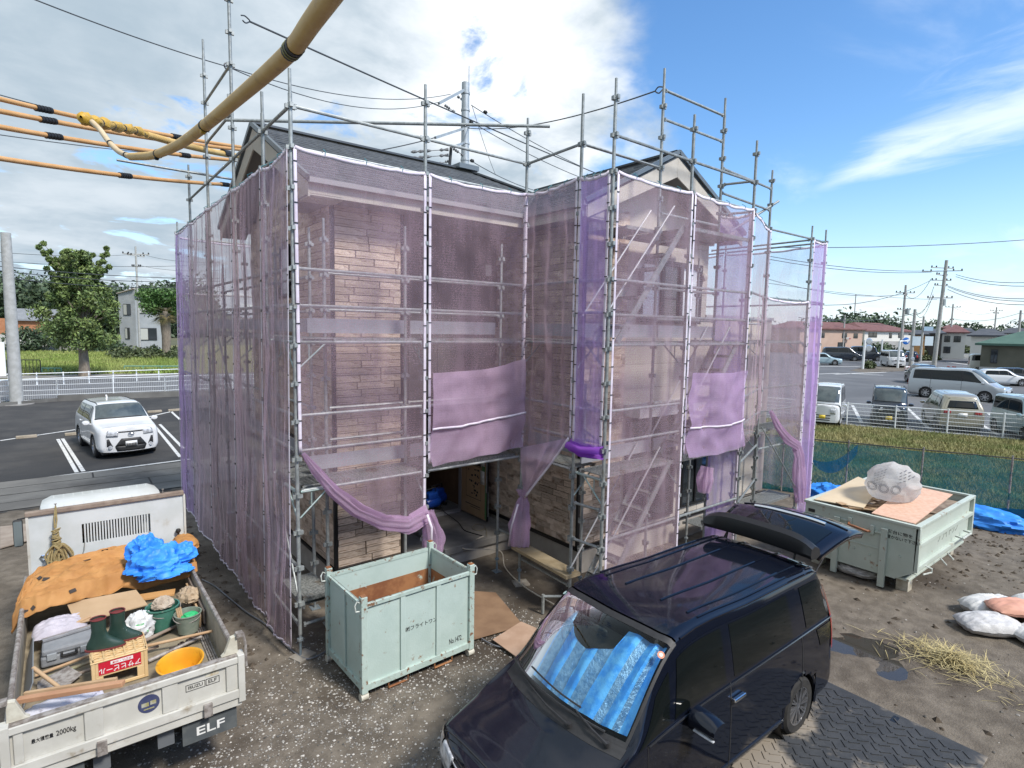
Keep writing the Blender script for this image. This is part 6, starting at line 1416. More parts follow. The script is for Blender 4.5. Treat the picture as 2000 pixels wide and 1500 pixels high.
b = MB()
for k in range(4): b.tube((-1.13 - .022 * k, -.12, .815), (-1.14 - .022 * k, -1.35 + .05 * k, .815), .009, 6)
simple('steel_bars', 'thin grey steel bars on the floor along the right side board', 'steel bars', b, M_WORN)
simple('steel_sheet', 'bent grey metal sheet against the left side board', 'metal sheet', MB().prism([(-2.70, .2, .82), (-2.64, .2, 1.05), (-2.62, -.7, 1.02), (-2.70, -.75, .82)], (.008, 0, 0)), mat('sheet_metal', (.34, .36, .38), rough=.4, metal=.6))
simple('shovel_blade', 'dark worn shovel blade between the shafts and the white plastic', 'shovel', MB().prism([(-2.60, -.36, .84), (-2.36, -.30, .88), (-2.26, -.50, .86), (-2.42, -.66, .83), (-2.60, -.56, .82)], (0, 0, .006)), M_WORN)

# ================================================================== MINT SCRAP BIN
M_MINT = mat('mint_paint', (.46, .56, .515), (.41, .51, .465), .5, scale=3, detail=6, c3=(.24, .15, .085), s3=9, lo3=.63, hi3=.72, bump=.12, bscale=60)
M_MINTR = mat('mint_rim', (.44, .54, .49), (.38, .47, .42), .55, scale=7, c3=(.20, .10, .05), s3=14, lo3=.56, hi3=.66, bump=.2, bscale=60)
M_RUST = mat('rust', (.20, .075, .03), (.33, .15, .06), .85, scale=5, detail=9, c3=(.40, .50, .43), s3=3.5, lo3=.60, hi3=.66)
bin_ = thing('scrap_bin', 'mint green open steel bin with a rusty inside, standing on gravel', 'bin', (1.03, -.80, 0), rad(1.5))
bx0, bx1, by0, by1, bz0, bz1 = -.75, .75, -.50, .50, .12, 1.16
fl = MB().box(bx0 + .03, bx1 - .03, by0 + .03, by1 - .03, bz0 + .03, bz0 + .05).obj('floor_plate', M_RUST, bin_, world=False)
b = MB()
for x0, x1, y0, y1 in ((bx0, bx1, by0, by0 + .006), (bx0, bx1, by1 - .006, by1), (bx0, bx0 + .006, by0 + .006, by1 - .006), (bx1 - .006, bx1, by0 + .006, by1 - .006)):
    MB().box(x0 + .02 * (x1 - x0 > 1), x1 - .02 * (x1 - x0 > 1), y0, y1, bz0, bz1).obj('side_panel', M_MINT, bin_, world=False)
for x0, x1, y0, y1 in ((bx0 + .02, bx1 - .02, by0 + .007, by0 + .010), (bx0 + .02, bx1 - .02, by1 - .010, by1 - .007), (bx0 + .007, bx0 + .010, by0 + .02, by1 - .02), (bx1 - .010, bx1 - .007, by0 + .02, by1 - .02)):
    MB().box(x0, x1, y0, y1, bz0, bz1 - .30).obj('rusty_lining', M_RUST, bin_, world=False)
b = MB()
for z0, z1, e in ((bz1 - .05, bz1, .028), (bz0 - .01, bz0 + .07, .028)):
    b.box(bx0 + .02, bx1 - .02, by0 - e, by0 + .012, z0, z1).box(bx0 + .02, bx1 - .02, by1 - .012, by1 + e, z0, z1).box(bx0 - e, bx0 + .012, by0 + .02, by1 - .02, z0, z1).box(bx1 - .012, bx1 + e, by0 + .02, by1 - .02, z0, z1)
b.obj('rim_frame', M_MINTR, bin_, world=False, bevel=.004)
for x in (-.25, .25):
    for y in (by0 - .022, by1 + .002): MB().box(x - .032, x + .032, y, y + .02, bz0 + .07, bz1 - .05).obj('stiffener', M_MINT, bin_, world=False, bevel=.003)
for x in (bx0 - .022, bx1 + .002): MB().box(x, x + .02, -.032, .032, bz0 + .07, bz1 - .05).obj('stiffener', M_MINT, bin_, world=False, bevel=.003)
for sx in (-1, 1):
    for sy in (-1, 1):
        x, y = sx * bx1, sy * by1
        o = MB().box(x - .038, x + .038, y - .038, y + .038, bz0 - .03, bz1 + .085).obj('corner_post', M_MINTR, bin_, world=False, bevel=.006)
        MB().box(x - .03, x + .03, y - .03, y + .03, bz1 + .085, bz1 + .095).obj('post_cap', M_RUST, o, world=False)
        f = MB().lathe([(.001, -.045), (.045, -.045), (.045, .045), (.001, .045)], 14, (x, y - .0, .045), 'x', capb=False).box(x - .02, x + .02, y - .03, y + .03, .05, bz0 - .03); f.obj('foot', mat('foot_cream', (.56, .54, .46), (.40, .36, .28), .6, scale=9), bin_, world=False)
        MB().path([(x + sx * .035, y, bz1 - .08), (x + sx * .09, y, bz1 - .07), (x + sx * .10, y, bz1 + .0), (x + sx * .075, y, bz1 + .045), (x + sx * .04, y, bz1 + .02)], .009, 6).obj('lifting_ring', mat('ring_white', (.62, .66, .62), (.4, .42, .38), .5, scale=20), bin_, world=False)
for x in (-.30, .34):
    for y in (by0 - .01, by1 - .04): MB().path([(x - .13, y + .02, bz0 + .0), (x - .13, y + .02, .02), (x + .13, y + .02, .02), (x + .13, y + .02, bz0 + .0)], .014, 6).obj('fork_pocket', M_RUST, bin_, world=False)
bm = wmat(bin_)
def on_bin(x, z): return bm @ frame((x, by0 - .0008, z), (1, 0, 0), (0, 0, 1))
text('lettering', '㈱フライトワン', .064, on_bin(.015, .66), M_BLKP, bin_, ext=.0006)
text('lettering', 'No.1472', .098, on_bin(.515, .29), M_BLKP, bin_, ext=.0006, sx=.56)

# ================================================================== WASTE SKIP on the right
M_SKIP = mat('skip_paint', (.50, .56, .50), (.46, .52, .46), .55, scale=3, detail=7, c3=(.27, .16, .09), s3=6, lo3=.62, hi3=.72, bump=.12, bscale=50)
skip = thing('waste_skip', 'pale green steel waste skip heaped with boards and scrap', 'skip', (10.15, -3.35, 0))
kx0, kx1, ky0, ky1, kz0, kz1 = 8.60, 11.70, -4.25, -2.42, .22, 1.16
def SK(b, n, m=M_SKIP, bev=.005): return b.obj(n, m, skip, bevel=bev)
pf = [(ky1 - .02, kz0), (ky0 + .30, kz0), (ky0 + .04, kz0 + .18), (ky0 + .02, kz1), (ky1, kz1)]
MB().prism([(kx0, y, z) for y, z in pf], (.03, 0, 0)).obj('end_wall', M_SKIP, skip); MB().prism([(kx1 - .03, y, z) for y, z in pf], (.03, 0, 0)).obj('end_wall', M_SKIP, skip)
SK(MB().box(kx0 + .031, kx1 - .031, ky1 - .03, ky1, kz0, kz1), 'side_wall'); SK(MB().box(kx0 + .031, kx1 - .031, ky0 + .05, ky0 + .08, kz0 + .15, kz1), 'side_wall'); SK(MB().box(kx0 + .031, kx1 - .031, ky0 + .1, ky1 - .031, kz0, kz0 + .04), 'floor_plate')
b = MB(); b.box(kx0 - .02, kx1 + .02, ky0 - .01, ky0 + .075, kz1 - .001, kz1 + .045).box(kx0 - .02, kx1 + .02, ky1 - .07, ky1 + .02, kz1 - .001, kz1 + .045).box(kx0 - .02, kx0 + .06, ky0 + .076, ky1 - .071, kz1, kz1 + .044).box(kx1 - .06, kx1 + .02, ky0 + .076, ky1 - .071, kz1, kz1 + .044)
SK(b, 'rim'); b = MB()
for z in (kz0 + .22, kz0 + .60): b.box(kx0 + .02, kx1 - .02, ky0 - .01, ky0 + .05, z, z + .07)
b.box(kx0 + .0, kx0 + .08, ky0 - .012, ky0 + .052, kz0 + .2, kz1 - .001).box(kx1 - .08, kx1, ky0 - .012, ky0 + .052, kz0 + .2, kz1 - .001); SK(b, 'side_rib')
for y in (-3.76, -3.0): SK(MB().box(kx0 - .06, kx0 - .001, y - .05, y + .05, .02, kz1 - .12), 'upright')
SK(MB().box(kx0 - .012, kx0 - .002, -3.70, -3.06, kz0 + .42, kz0 + .45), 'seam_bar')
for y, x in ((-4.02, kx0 + .25), (-2.62, kx0 + .25), (-3.95, kx1 - .3), (-2.62, kx1 - .3)): SK(MB().box(x - .1, x + .1, y - .09, y + .09, -.01, kz0), 'foot', mat('foot_cream', (.5, .5, .4)))
MB().path([(kx0 - .02, -3.55, .93), (kx0 - .11, -3.52, .94), (kx0 - .12, -3.22, .98), (kx0 - .02, -3.20, 1.0)], .022, 8).obj('hook_bar', mat('hook_rust', (.36, .14, .06), (.20, .09, .05), .7, scale=12), skip, smooth=50)
MB().box(kx0 - .05, kx0 - .002, -3.60, -3.54, .88, 1.04).box(kx0 - .05, kx0 - .002, -3.24, -3.18, .92, 1.08).box(kx0 - .04, kx0 - .002, -3.72, -3.61, .93, .955).box(kx0 - .04, kx0 - .002, -3.17, -3.07, 1.0, 1.025).obj('hook_plate', M_SKIP, skip, bevel=.004)
MB().box(kx0 - .006, kx0 - .002, -2.60, -2.48, kz1 - .16, kz1 - .10).obj('label_plate', M_PLBLK, skip)
for y, z in ((-3.3, .55), (-3.55, .5), (-4.0, .62), (-2.9, .62)): MB().lathe([(.02, 0), (.015, -.02), (.001, -.022)], 8, (kx0 - .001, y, z), 'x').obj('bolt', M_SKIP, skip)
MB().path([(kx0 + .4, ky0, .45), (kx0 + .42, ky0 - .10, .42), (kx0 + .42, ky0 - .10, .36), (kx0 + .28, ky0 - .02, .33)], .014, 6).path([(kx1 - .6, ky0, .62), (kx1 - .6, ky0 - .12, .60), (kx1 - 1.1, ky0 - .12, .60), (kx1 - 1.1, ky0, .62)], .016, 6).path([(10.3, ky0 + .02, .36), (10.3, ky0 - .08, .26)], .014, 6).path([(9.9, ky0 + .02, .36), (9.9, ky0 - .08, .26)], .014, 6).obj('hook', mat('ring_white', (.6, .6, .6)), skip)
def on_skip(y, z): return frame((kx0 - .0015, y, z), (0, -1, 0), (0, 0, 1))
text('lettering', '荷台に物を', .068, on_skip(-3.98, 1.0), M_BLKP, skip, ext=.0006, sx=1.1); text('lettering', '置かないで下さい', .068, on_skip(-4.03, .91), M_BLKP, skip, ext=.0006, sx=.9)
text('lettering', '581', .14, on_skip(-2.58, .46), M_BLKP, skip, ext=.0006)
text('lettering', 'フライトワン', .20, frame((10.35, ky0 + .0485, .73), (1, 0, 0), (0, 0, 1)), mat('faded_print', (.22, .25, .22), rough=.7), skip, ext=.0006)
# rust runs on the end wall
M_RSTR = mat('rust_stain', (.34, .17, .08), (.50, .50, .42), .8, scale=9, detail=8, lo=.4, hi=.6)
MB().prism([(kx0 - .0018, -3.26, .90), (kx0 - .0018, -3.18, .90), (kx0 - .0018, -3.20, .70), (kx0 - .0018, -3.215, .45), (kx0 - .0018, -3.235, .70)], (.0008, 0, 0)).obj('rust_run', M_RSTR, skip)
# load of the skip
LG = 'scrap boards in the skip'
simple('plywood_sheet', 'pale yellow board on the left of the skip load', 'plywood', MB().prism([(8.72, -2.52, 1.20), (8.95, -3.28, 1.19), (10.15, -3.12, 1.36), (10.6, -2.55, 1.36)], (0, 0, .015)), mat('ply_pale', (.58, .47, .31), (.64, .53, .37), .75, scale=1.5), group=LG)
simple('chipboard_sheet', 'pinkish chipboard sheet on the right of the skip load', 'chipboard', MB().prism([(8.64, -3.52, 1.22), (8.68, -4.15, 1.20), (10.75, -4.12, 1.34), (10.75, -3.42, 1.36)], (0, 0, .015)), mat('ply_pink', (.60, .37, .26), (.68, .45, .33), .8, scale=14, detail=7), group=LG)
for k in range(16):
    y = rnd.uniform(-3.6, -2.7); x = rnd.uniform(8.7, 9.3); L_ = rnd.uniform(.5, 1.3); a = rnd.uniform(-1.0, .1)
    o = simple('scrap_board', 'thin brown scrap strip among those between the pale board and the pinkish chipboard', 'scrap board', MB().obox((0, 0, 0), (L_, rnd.uniform(.06, .16), .012), None), (mat('scrap_brown', (.24, .14, .07), (.36, .23, .12), .8, scale=4, vary=.3), M_CARD)[k % 2], group='brown scrap strips in the skip')
    o.location = (x + .3, y, 1.12 + .006 * k); o.rotation_euler = (rnd.uniform(-.12, .12), rnd.uniform(-.12, .05), a)
tag(MB().obox((10.9, -3.33, .75), (1.3, 1.5, .6)).obox((9.6, -3.33, .72), (1.8, 1.5, .6)).obj('rubble_fill', mat('scrap_dark', (.16, .11, .08), (.30, .24, .18), .9, scale=6, bump=.6)), 'mixed dark scrap filling the skip under the boards', 'scrap', kind='stuff')
sk = crumple('sack', 'big translucent white printed waste sack on top of the skip', 'sack', (9.72, -3.45, 1.58), .46, .42, .36, net_mat('sack_film', (.80, .80, .80), .62, (.72, .71, .69)), 31, amp=.16, fine=.035, nu=70, nv=44, flat=.75)
# print lines and ring emblems laid on the sack surface
bpy.context.view_layer.update()
M_PRN = mat('sack_print', (.16, .16, .17), rough=.7); b = MB()
def on_sack(dx, dz):
    o_ = sk.location + Vector((-1.2, 0, 0)) ; d = Vector((CAM.x - sk.location.x, CAM.y - sk.location.y, 0)).normalized(); rt = Vector((-d.y, d.x, 0))
    org = sk.location + d * 2 + rt * dx + Vector((0, 0, dz)); ok, loc, nn_, _ = sk.ray_cast(org - sk.location, -d)
    return (sk.location + loc + nn_ * .004) if ok else None
for k, (dx, dz, w_) in enumerate([(-.28 + .0, .20 - .045 * i, .18 - .01 * i) for i in range(6)] + [(.10, .26 - .05 * i, .22) for i in range(4)]):
    pts = [q for q in (on_sack(dx + w_ * t, dz + .10 * t) for t in np.linspace(0, 1, 8)) if q]
    for p_, q_ in zip(pts[::2], pts[1::2]): b.bar(p_, q_, .022, .004)
for cx_ in (-.30, -.12, .06):
    for r_ in (.075, .055):
        pts = [on_sack(cx_ + r_ * cos(t), -.02 + r_ * sin(t)) for t in np.linspace(0, 2 * pi, 15)]
        if all(pts): b.path(pts, .004, 4)
o = b.obj('printed_marks', M_PRN, sk)
crumple('folded_sheet', 'grey and white folded sheet lying under the skip', 'sheet', (8.78, -3.30, .10), .20, .36, .10, mat('sheet_striped', (.50, .48, .45), (.20, .19, .18), .7, scale=9, stretch=(1, 1, 6)), 41, amp=.1, fine=.05, flat=.7)
crumple('blue_tarp', 'blue tarp spread on the ground behind the skip, right', 'tarp', (14.2, -3.75, .10), .42, .95, .30, M_TARPB, 43, amp=.2, fine=.08, flat=.3, nu=70, nv=40)
crumple('blue_tarp', 'blue tarp heap behind the skip, left, beside the purple netting', 'tarp', (13.0, -1.1, .12), .45, .60, .34, M_TARPB, 47, amp=.3, fine=.12, flat=.3, nu=70, nv=40)
# sandbags at the right edge
SG = 'sandbags on the mud'
for k, (x, y, z, sx, sy, sz, rz, m, lb) in enumerate(((8.25, -5.30, .10, .36, .20, .14, -.75, mat('sandbag_grey', (.50, .50, .51), (.60, .60, .60), .6, scale=16, bump=.3), 'grey white filled sandbag nearest the straw'), (8.95, -5.20, .12, .40, .18, .15, -.7, M_SACKW, 'white sandbag behind the grey one'),
                                                    (8.85, -5.55, .26, .40, .17, .12, -.8, mat('sandbag_pink', (.68, .36, .26), (.62, .32, .24), .65, scale=9), 'salmon pink sandbag lying across the white ones'), (8.45, -5.85, .10, .32, .22, .13, -.4, M_SACKW, 'white sandbag at the right edge, tied with cord'), (9.6, -5.65, .14, .35, .2, .15, -.6, M_SACKW, 'white sandbag farthest back at the right edge'))):
    pillow('sandbag', lb, 'sandbag', (x, y, z), sx * 1.15, sy * 1.35, sz, m, 50 + k, rz, SG)
# straw heap
M_STRAW = mat('straw', (.42, .34, .15), (.50, .43, .22), .8, scale=3, island=.45)
b = MB()
for k in range(900):
    r_ = abs(rnd.gauss(0, .5)); a = rnd.uniform(0, 2 * pi); c = Vector((6.76 + .42 * r_ * cos(a), -5.22 + .75 * r_ * sin(a), 0)); hgt = max(.0, .16 * (1 - r_ * .8)) * rnd.random()
    h = rnd.uniform(0, 2 * pi); L_ = rnd.uniform(.10, .34); d = Vector((cos(h), sin(h), rnd.uniform(-.15, .35))) * L_; c.z = hgt + dirt_h(c.x, c.y) + .01
    n_ = Vector((-sin(h), cos(h), 0)) * .0035; m_ = c + d * .5 + Vector((0, 0, .02 * rnd.random())); e_ = c + d
    b.add([c - n_, c + n_, m_ + n_, m_ - n_, e_], [(0, 1, 2, 3), (3, 2, 4)])
tag(b.obj('straw_heap', M_STRAW), 'loose heap of dry yellow straw on the mud', 'straw', kind='stuff')
# ground protection mat with its raised tread
M_MATG = mat('mat_black', (.035, .038, .042), (.05, .053, .057), .7, scale=6, c3=(.26, .225, .18), s3=.8, lo3=.46, hi3=.54)
gm = thing('ground_mat', 'black plastic ground protection mat with raised tread under the van rear wheel', 'mat', (3.9, -4.85, 0))
gmx0, gmx1, gmy0, gmy1 = 2.75, 4.98, -6.0, -4.40
MB().box(gmx0, gmx1, gmy0, gmy1, .012, .035).obj('mat_sheet', M_MATG, gm, bevel=.006)
b = MB(); i = 0
x = gmx0 + .08
while x < gmx1 - .08:
    y = gmy0 + .08 + (.06 if i % 2 else 0); j = 0
    while y < gmy1 - .08:
        a = rad(45) if (i + j) % 2 else rad(-45)
        b.obox((x, y, .0385), (.105, .018, .009), Matrix.Rotation(a, 3, 'Z')); y += .105; j += 1
    x += .105; i += 1
tag(b.obj('tread', M_MATG, gm), kind='stuff')
for x, y in ((4.86, -5.2), (4.2, -5.85)): MB().box(x - .07, x + .07, y - .03, y + .03, .0352, .0365).obj('hand_hole', M_BLACK, gm, bevel=.01)
# plywood and rusty sheet on the ground by the bin
simple('rusty_sheet', 'brown rusty sheet lying on wet ground right of the mint bin', 'metal sheet', MB().prism([G(925, 1155, .03), G(968, 1158, .03), G(1022, 1222, .03), G(925, 1250, .03)], (0, 0, .008)), mat('sheet_rust', (.20, .12, .07), (.27, .17, .10), .75, scale=2, detail=7))
simple('plywood_sheet', 'reddish plywood piece lying between the rusty sheet and the van', 'plywood', MB().prism([G(1018, 1215, .04), G(1048, 1228, .04), G(1010, 1285, .04), G(962, 1250, .04)], (0, 0, .010)), mat('ply_red', (.38, .25, .17), (.45, .31, .22), .8, scale=4))
simple('plywood_sheet', 'flat weathered board on the driveway behind the truck cab', 'board', MB().prism([G(0, 1030, .03), G(95, 1020, .03), G(60, 1055, .03), G(0, 1072, .03)], (0, 0, .02)), mat('ply_grey', (.26, .21, .17), (.33, .28, .23), .85, scale=3))
# two blue compressors in the hall
M_CMP = mat('compressor_blue', (.01, .06, .36), (.015, .09, .45), .3, scale=5)
for k, (x, y, lb) in enumerate(((3.83, 3.22, 'blue air compressor in the doorway, nearer one'), (4.10, 3.42, 'blue air compressor in the doorway, farther one by the cable'))):
    t = thing('compressor', lb, 'compressor', (x, y, .40), .15, 'air compressors in the hall')
    MB().lathe([(.001, -.20), (.10, -.18), (.125, -.12), (.125, .12), (.10, .18), (.001, .20)], 18, (0, 0, .17), 'x').obj('tank', M_CMP, t, smooth=50, world=False)
    MB().box(-.15, .12, -.10, .10, .24, .40).obj('motor_cover', M_CMP, t, bevel=.04, world=False); MB().path([(-.17, 0, .3), (-.19, 0, .46), (.10, 0, .48), (.14, 0, .3)], .014, 6).obj('handle', M_PLBLK, t, world=False)
    MB().lathe([(.04, -.13), (.05, -.06), (.05, .06), (.04, .13)], 10, (.12, 0, .05), 'y').lathe([(.04, -.13), (.05, -.06), (.05, .06), (.04, .13)], 10, (-.12, 0, .05), 'y').obj('rubber_feet', M_PLBLK, t, world=False)
# cables on the ground
def cable(name, label, pts, r, m, n=6):
    P_ = [Vector(p) for p in pts]; out = []
    for i in range(len(P_) - 1):
        p0, p1, p2, p3 = P_[max(i - 1, 0)], P_[i], P_[i + 1], P_[min(i + 2, len(P_) - 1)]
        out += [cr(p0, p1, p2, p3, t / 6) for t in range(6)]
    out.append(P_[-1]); return tag(MB().path(out, r, n).obj(name, m, None, smooth=60), label, 'cable')
cable('power_cable', 'black power cable running from the compressors over the porch', [(4.0, 3.1, .46), (3.95, 2.9, .42), G(895, 1020, .37), G(908, 1036, .37), G(944, 1047, .37)], .009, M_PLBLK)
cable('extension_cable', 'cream extension cable dropping from the porch and snaking to the van', [G(944, 1047, .372), (3.32, 1.23, .30), G(975, 1075, .25), G(985, 1105, .05), G(1003, 1128, .03), G(1030, 1150, .03), G(1060, 1168, .03), G(1090, 1185, .03)], .010, mat('cable_cream', (.58, .53, .44), rough=.5))
cable('cable_loop', 'loose loop of thin cable lying on the porch', [G(935 + 12 * cos(t), 1030 + 6.5 * sin(t), .37) for t in np.linspace(0, 2 * pi, 12)] + [G(950, 1035, .37), G(950, 1048, .37)], .005, mat('cable_olive', (.26, .23, .16), rough=.6))
M_CBL = mat('cable_grey', (.17, .18, .20), rough=.5)
cable('grey_hose', 'grey hose curving from the truck side towards the foot of the netting', [G(395, 1132, .02), G(420, 1145, .02), G(450, 1170, .02), G(485, 1198, .02), G(520, 1220, .02), G(560, 1262, .02), G(600, 1287, .02), G(640, 1270, .02)], .010, M_CBL)
cable('grey_cable', 'grey cable on the mud between the mint bin and the van bonnet', [G(928, 1235, .02), G(945, 1250, .02), G(970, 1262, .02), G(1000, 1266, .02)], .010, M_CBL)
simple('red_post', 'red topped post at the right edge of the yard', 'post', MB().tube(G(2003, 1185), G(2003, 1185) + Vector((0, 0, .9)), .03, 8), mat('post_red', (.45, .05, .05), rough=.5), smooth=50)

# ================================================================== OVERHEAD CABLES
M_ORNG = mat('cable_cover_orange', (.50, .27, .10), (.58, .33, .14), .6, scale=3, stretch=(1, 1, 1))
M_BUFF = mat('cable_cover_buff', (.56, .35, .10), (.64, .43, .15), .5, scale=4, detail=6, c3=(.40, .24, .07), s3=6, lo3=.58, hi3=.72)
M_CLAMP = mat('clamp_black', (.012, .013, .014), rough=.6); M_WIRE = mat('wire_grey', (.05, .055, .06), rough=.5); M_YTAPE = mat('tape_yellow', (.62, .36, .03), (.5, .3, .04), .5, scale=9, bump=.4)
def sagline(p, q, sag, n=18):
    return [p.lerp(q, t) - Vector((0, 0, sag * 4 * t * (1 - t))) for t in np.linspace(0, 1, n)]
# thick buff tube sweeping in from above the camera, bending back on itself
tp = [AT(690, -70, 1.55), AT(640, 0, 1.82), AT(606, 47, 2.03), AT(572, 95, 2.28), AT(520, 144, 2.66), AT(462, 194, 3.15), AT(400, 246, 3.8), AT(350, 282, 4.5), AT(300, 303, 5.3), AT(255, 306, 6.0)]
tb2 = [tp[-1], AT(232, 296, 6.3), AT(212, 276, 6.6), AT(196, 254, 6.9), AT(180, 238, 7.2)]
def smoothpts(P_, k=5):
    out = []
    for i in range(len(P_) - 1):
        p0, p1, p2, p3 = P_[max(i - 1, 0)], P_[i], P_[i + 1], P_[min(i + 2, len(P_) - 1)]; out += [cr(p0, p1, p2, p3, t / k) for t in range(k)]
    return out + [P_[-1]]
drop = thing('service_cable', 'thick buff covered power cable sweeping down from above and bending back to the left', 'cable', tp[-1])
MB().path(smoothpts(tp), .031, 14).obj('cable_tube', M_BUFF, drop, smooth=60)
MB().path(smoothpts(tb2), .024, 12).obj('cable_tube', mat('cable_cover_pale', (.56, .42, .24), (.62, .49, .31), .5, scale=4), drop, smooth=60)
sp_ = smoothpts(tp)
for i, w in ((15, 3), (30, 1), (39, 1)):
    c, d = sp_[i], (sp_[i + 1] - sp_[i - 1]).normalized()
    for k in range(w): MB().path([c + d * .03 * (k - w / 2), c + d * .03 * (k - w / 2 + .8)], .0335, 14).obj('tape_band', M_CLAMP, drop, smooth=60)
    if w > 1:
        for e in (-.4, .5): MB().path([c + d * .03 * e, c + d * (.03 * e + .006)], .0345, 14).obj('tape_stripe', mat('stripe_olive', (.30, .29, .10), rough=.5), drop)
    else: MB().obox(c - Vector((0, 0, .03)) - R2 * .012, (.03, .03, .03), None).obj('tape_knot', M_YTAPE if i == 30 else M_CLAMP, drop, bevel=.008)
s2 = smoothpts(tb2)
for i in (2, 9):
    c, d = s2[i], (s2[i + 1] - s2[i - 1]).normalized(); MB().path([c - d * .014, c + d * .014], .027, 12).obj('tape_band', M_CLAMP, drop)
# pole behind the house that carries the lines
PLX = AT(908, 330, 20.5); PBASE = Vector((PLX.x, PLX.y, 0)); zt_p = HT(911, 162, PBASE)
main = thing('utility_pole', 'grey steel utility pole standing behind the dark roof, with crossarms', 'utility pole', PBASE)
M_POLE = mat('pole_grey', (.36, .39, .40), (.45, .48, .49), .45, metal=.4, scale=5)
MB().tube((PBASE.x, PBASE.y, 0), (PBASE.x, PBASE.y, zt_p), .16, 16, 0, .135).obj('pole_shaft', M_POLE, main, smooth=50)
b = MB()
for k in range(5): b.lathe([(.148, -.04), (.156, -.03), (.156, .03), (.148, .04)], 16, (PBASE.x, PBASE.y, zt_p - .35 - .55 * k))
b.obj('clamp_band', M_POLE, main)
MB().tube((PBASE.x + .1, PBASE.y - .05, zt_p - .2), (PBASE.x + .1, PBASE.y - .05, HT(921, 128, PBASE)), .014, 6).obj('lightning_rod', M_POLE, main)
def armat(v0, u1, v1, w=.075, name='crossarm'):
    z0 = HT(908, v0, PBASE); d = (AT(u1, v1, 18.6) - PBASE); p0 = Vector((PBASE.x, PBASE.y, z0)); p1 = AT(u1, v1, 19.0); MB().bar(p0, p1, w, w).obj(name, M_POLE, main); return p0, p1
a0, a1 = armat(174, 857, 202); c0, c1 = armat(250, 850, 269); armat(278, 884, 287, .06)
MB().tube(AT(881, 288, 19.3), AT(878, 325, 19.3), .05, 8).obj('terminal_post', M_PLBLK, main)
b = MB()
for (p, q) in (((868, 205), (888, 219)), ((893, 188), (902, 194)), ((802, 297), (876, 292)), ((802, 309), (876, 303)), ((848, 322), (876, 315)), ((885, 290), (905, 304))):
    A_, B_ = AT(*p, 19.2), AT(*q, 19.2); b.path([A_.lerp(B_, t / 16) for t in range(17)], [.012 + .045 * abs(sin(t * 1.1)) * (t < 9 or t > 12) for t in range(17)], 7)
b.obj('insulator', mat('insulator_grey', (.10, .10, .10), (.3, .3, .3), .3, scale=30), main)
CG = 'orange covered power lines'
left_ = [((0, 190), 12.2, (455, 281), (868, 296)), ((0, 217), 12.0, (455, 272), None), ((0, 247), 11.8, (455, 313), (846, 309)), ((0, 312), 11.6, (448, 360), None)]
lb = ('uppermost orange covered line on the left, running past the buff cable splice', 'second orange covered line from the top on the left', 'third orange covered line from the top on the left', 'lowest orange covered line on the left, ending at the gable')
def fit(u0, v0, d0, u1, v1, d1): return AT(u0, v0, d0), AT(u1, v1, d1)
for k, (p0, p1, cl) in enumerate((((-60, 179, 10.5), (470, 287, 14.5), ((62, 204), (322, 253))), ((-60, 205, 10.5), (470, 292, 14.5), ((70, 230), (324, 274))), ((-60, 237, 10.5), (470, 314, 14.5), ((80, 261), (340, 302))), ((-60, 300, 10.5), (450, 361, 14.5), ((217, 341), (436, 358))))):
    A_, B_ = AT(*p0), AT(*p1); t = thing('covered_line', lb[k], 'power line', A_, 0, CG); pts = sagline(A_, B_, .06)
    MB().path(pts, .036 if k != 0 else .034, 10).obj('line_cover', M_ORNG, t, smooth=60)
    for (u, v) in cl:
        f = (u - p0[0]) / (p1[0] - p0[0]); f = f * p0[2] / (f * p0[2] + (1 - f) * p1[2]) if False else f * p0[2] / (p1[2] - f * (p1[2] - p0[2])); i = f * (len(pts) - 1); c = pts[int(i)].lerp(pts[min(int(i) + 1, len(pts) - 1)], i % 1); d = (B_ - A_).normalized()
        b = MB()
        for q in np.linspace(-.11, .09, 5): b.path([c + d * q, c + d * (q + .045)], [.050, .046], 10)
        b.obj('clamp', M_CLAMP, t, smooth=50)
# heavier buff line to the splice and its yellow wrapping
A_, B_ = AT(285, 263, 10.8), AT(470, 306, 14.0); t = thing('covered_line', 'thicker buff covered line between the yellow splice and the scaffold', 'power line', A_, 0, CG); MB().path(sagline(A_, B_, .03), .055, 12).obj('line_cover', M_BUFF, t, smooth=60)
c = A_.lerp(B_, .80); d = (B_ - A_).normalized(); MB().path([c - d * .16, c + d * .16], .07, 12).obj('clamp', M_CLAMP, t)
spl = thing('cable_splice', 'yellow taped cable splice hanging from the uppermost orange line', 'cable splice', AT(180, 236, 7.2))
pts = [AT(158, 228, 7.3), AT(176, 236, 7.5), AT(198, 240, 8.0), AT(222, 246, 8.7), AT(246, 251, 9.4), AT(268, 256, 10.2), AT(288, 264, 10.8)]
P = []
fine = smoothpts(pts, 8)
for i, p in enumerate(fine):
    tt = (fine[min(i + 1, len(fine) - 1)] - fine[max(i - 1, 0)]).normalized(); x = tt.cross(Vector((0, 0, 1))).normalized(); y = x.cross(tt)
    r = .030 + .034 * abs(sin(i * .42)) + .012 * noise.noise(Vector((i * .6, 3, 1)))
    if i < 2 or i > len(fine) - 3: r *= .4
    P.append([p + (x * cos(a) + y * sin(a)) * r * (1 + .25 * noise.noise(Vector((a * 1.5, i * .5, 0)))) for a in np.linspace(0, 2 * pi, 13)[:-1]])
MB().grid(P, cv=True).obj('tape_wrap', M_YTAPE, spl, smooth=40)
b = MB()
for i in (7, 15, 23, 30, 38):
    p = fine[i]; d = (fine[i + 1] - fine[i - 1]).normalized(); b.path([p - d * .012, p + d * .012], .045, 10)
b.obj('binding', M_WIRE, spl)
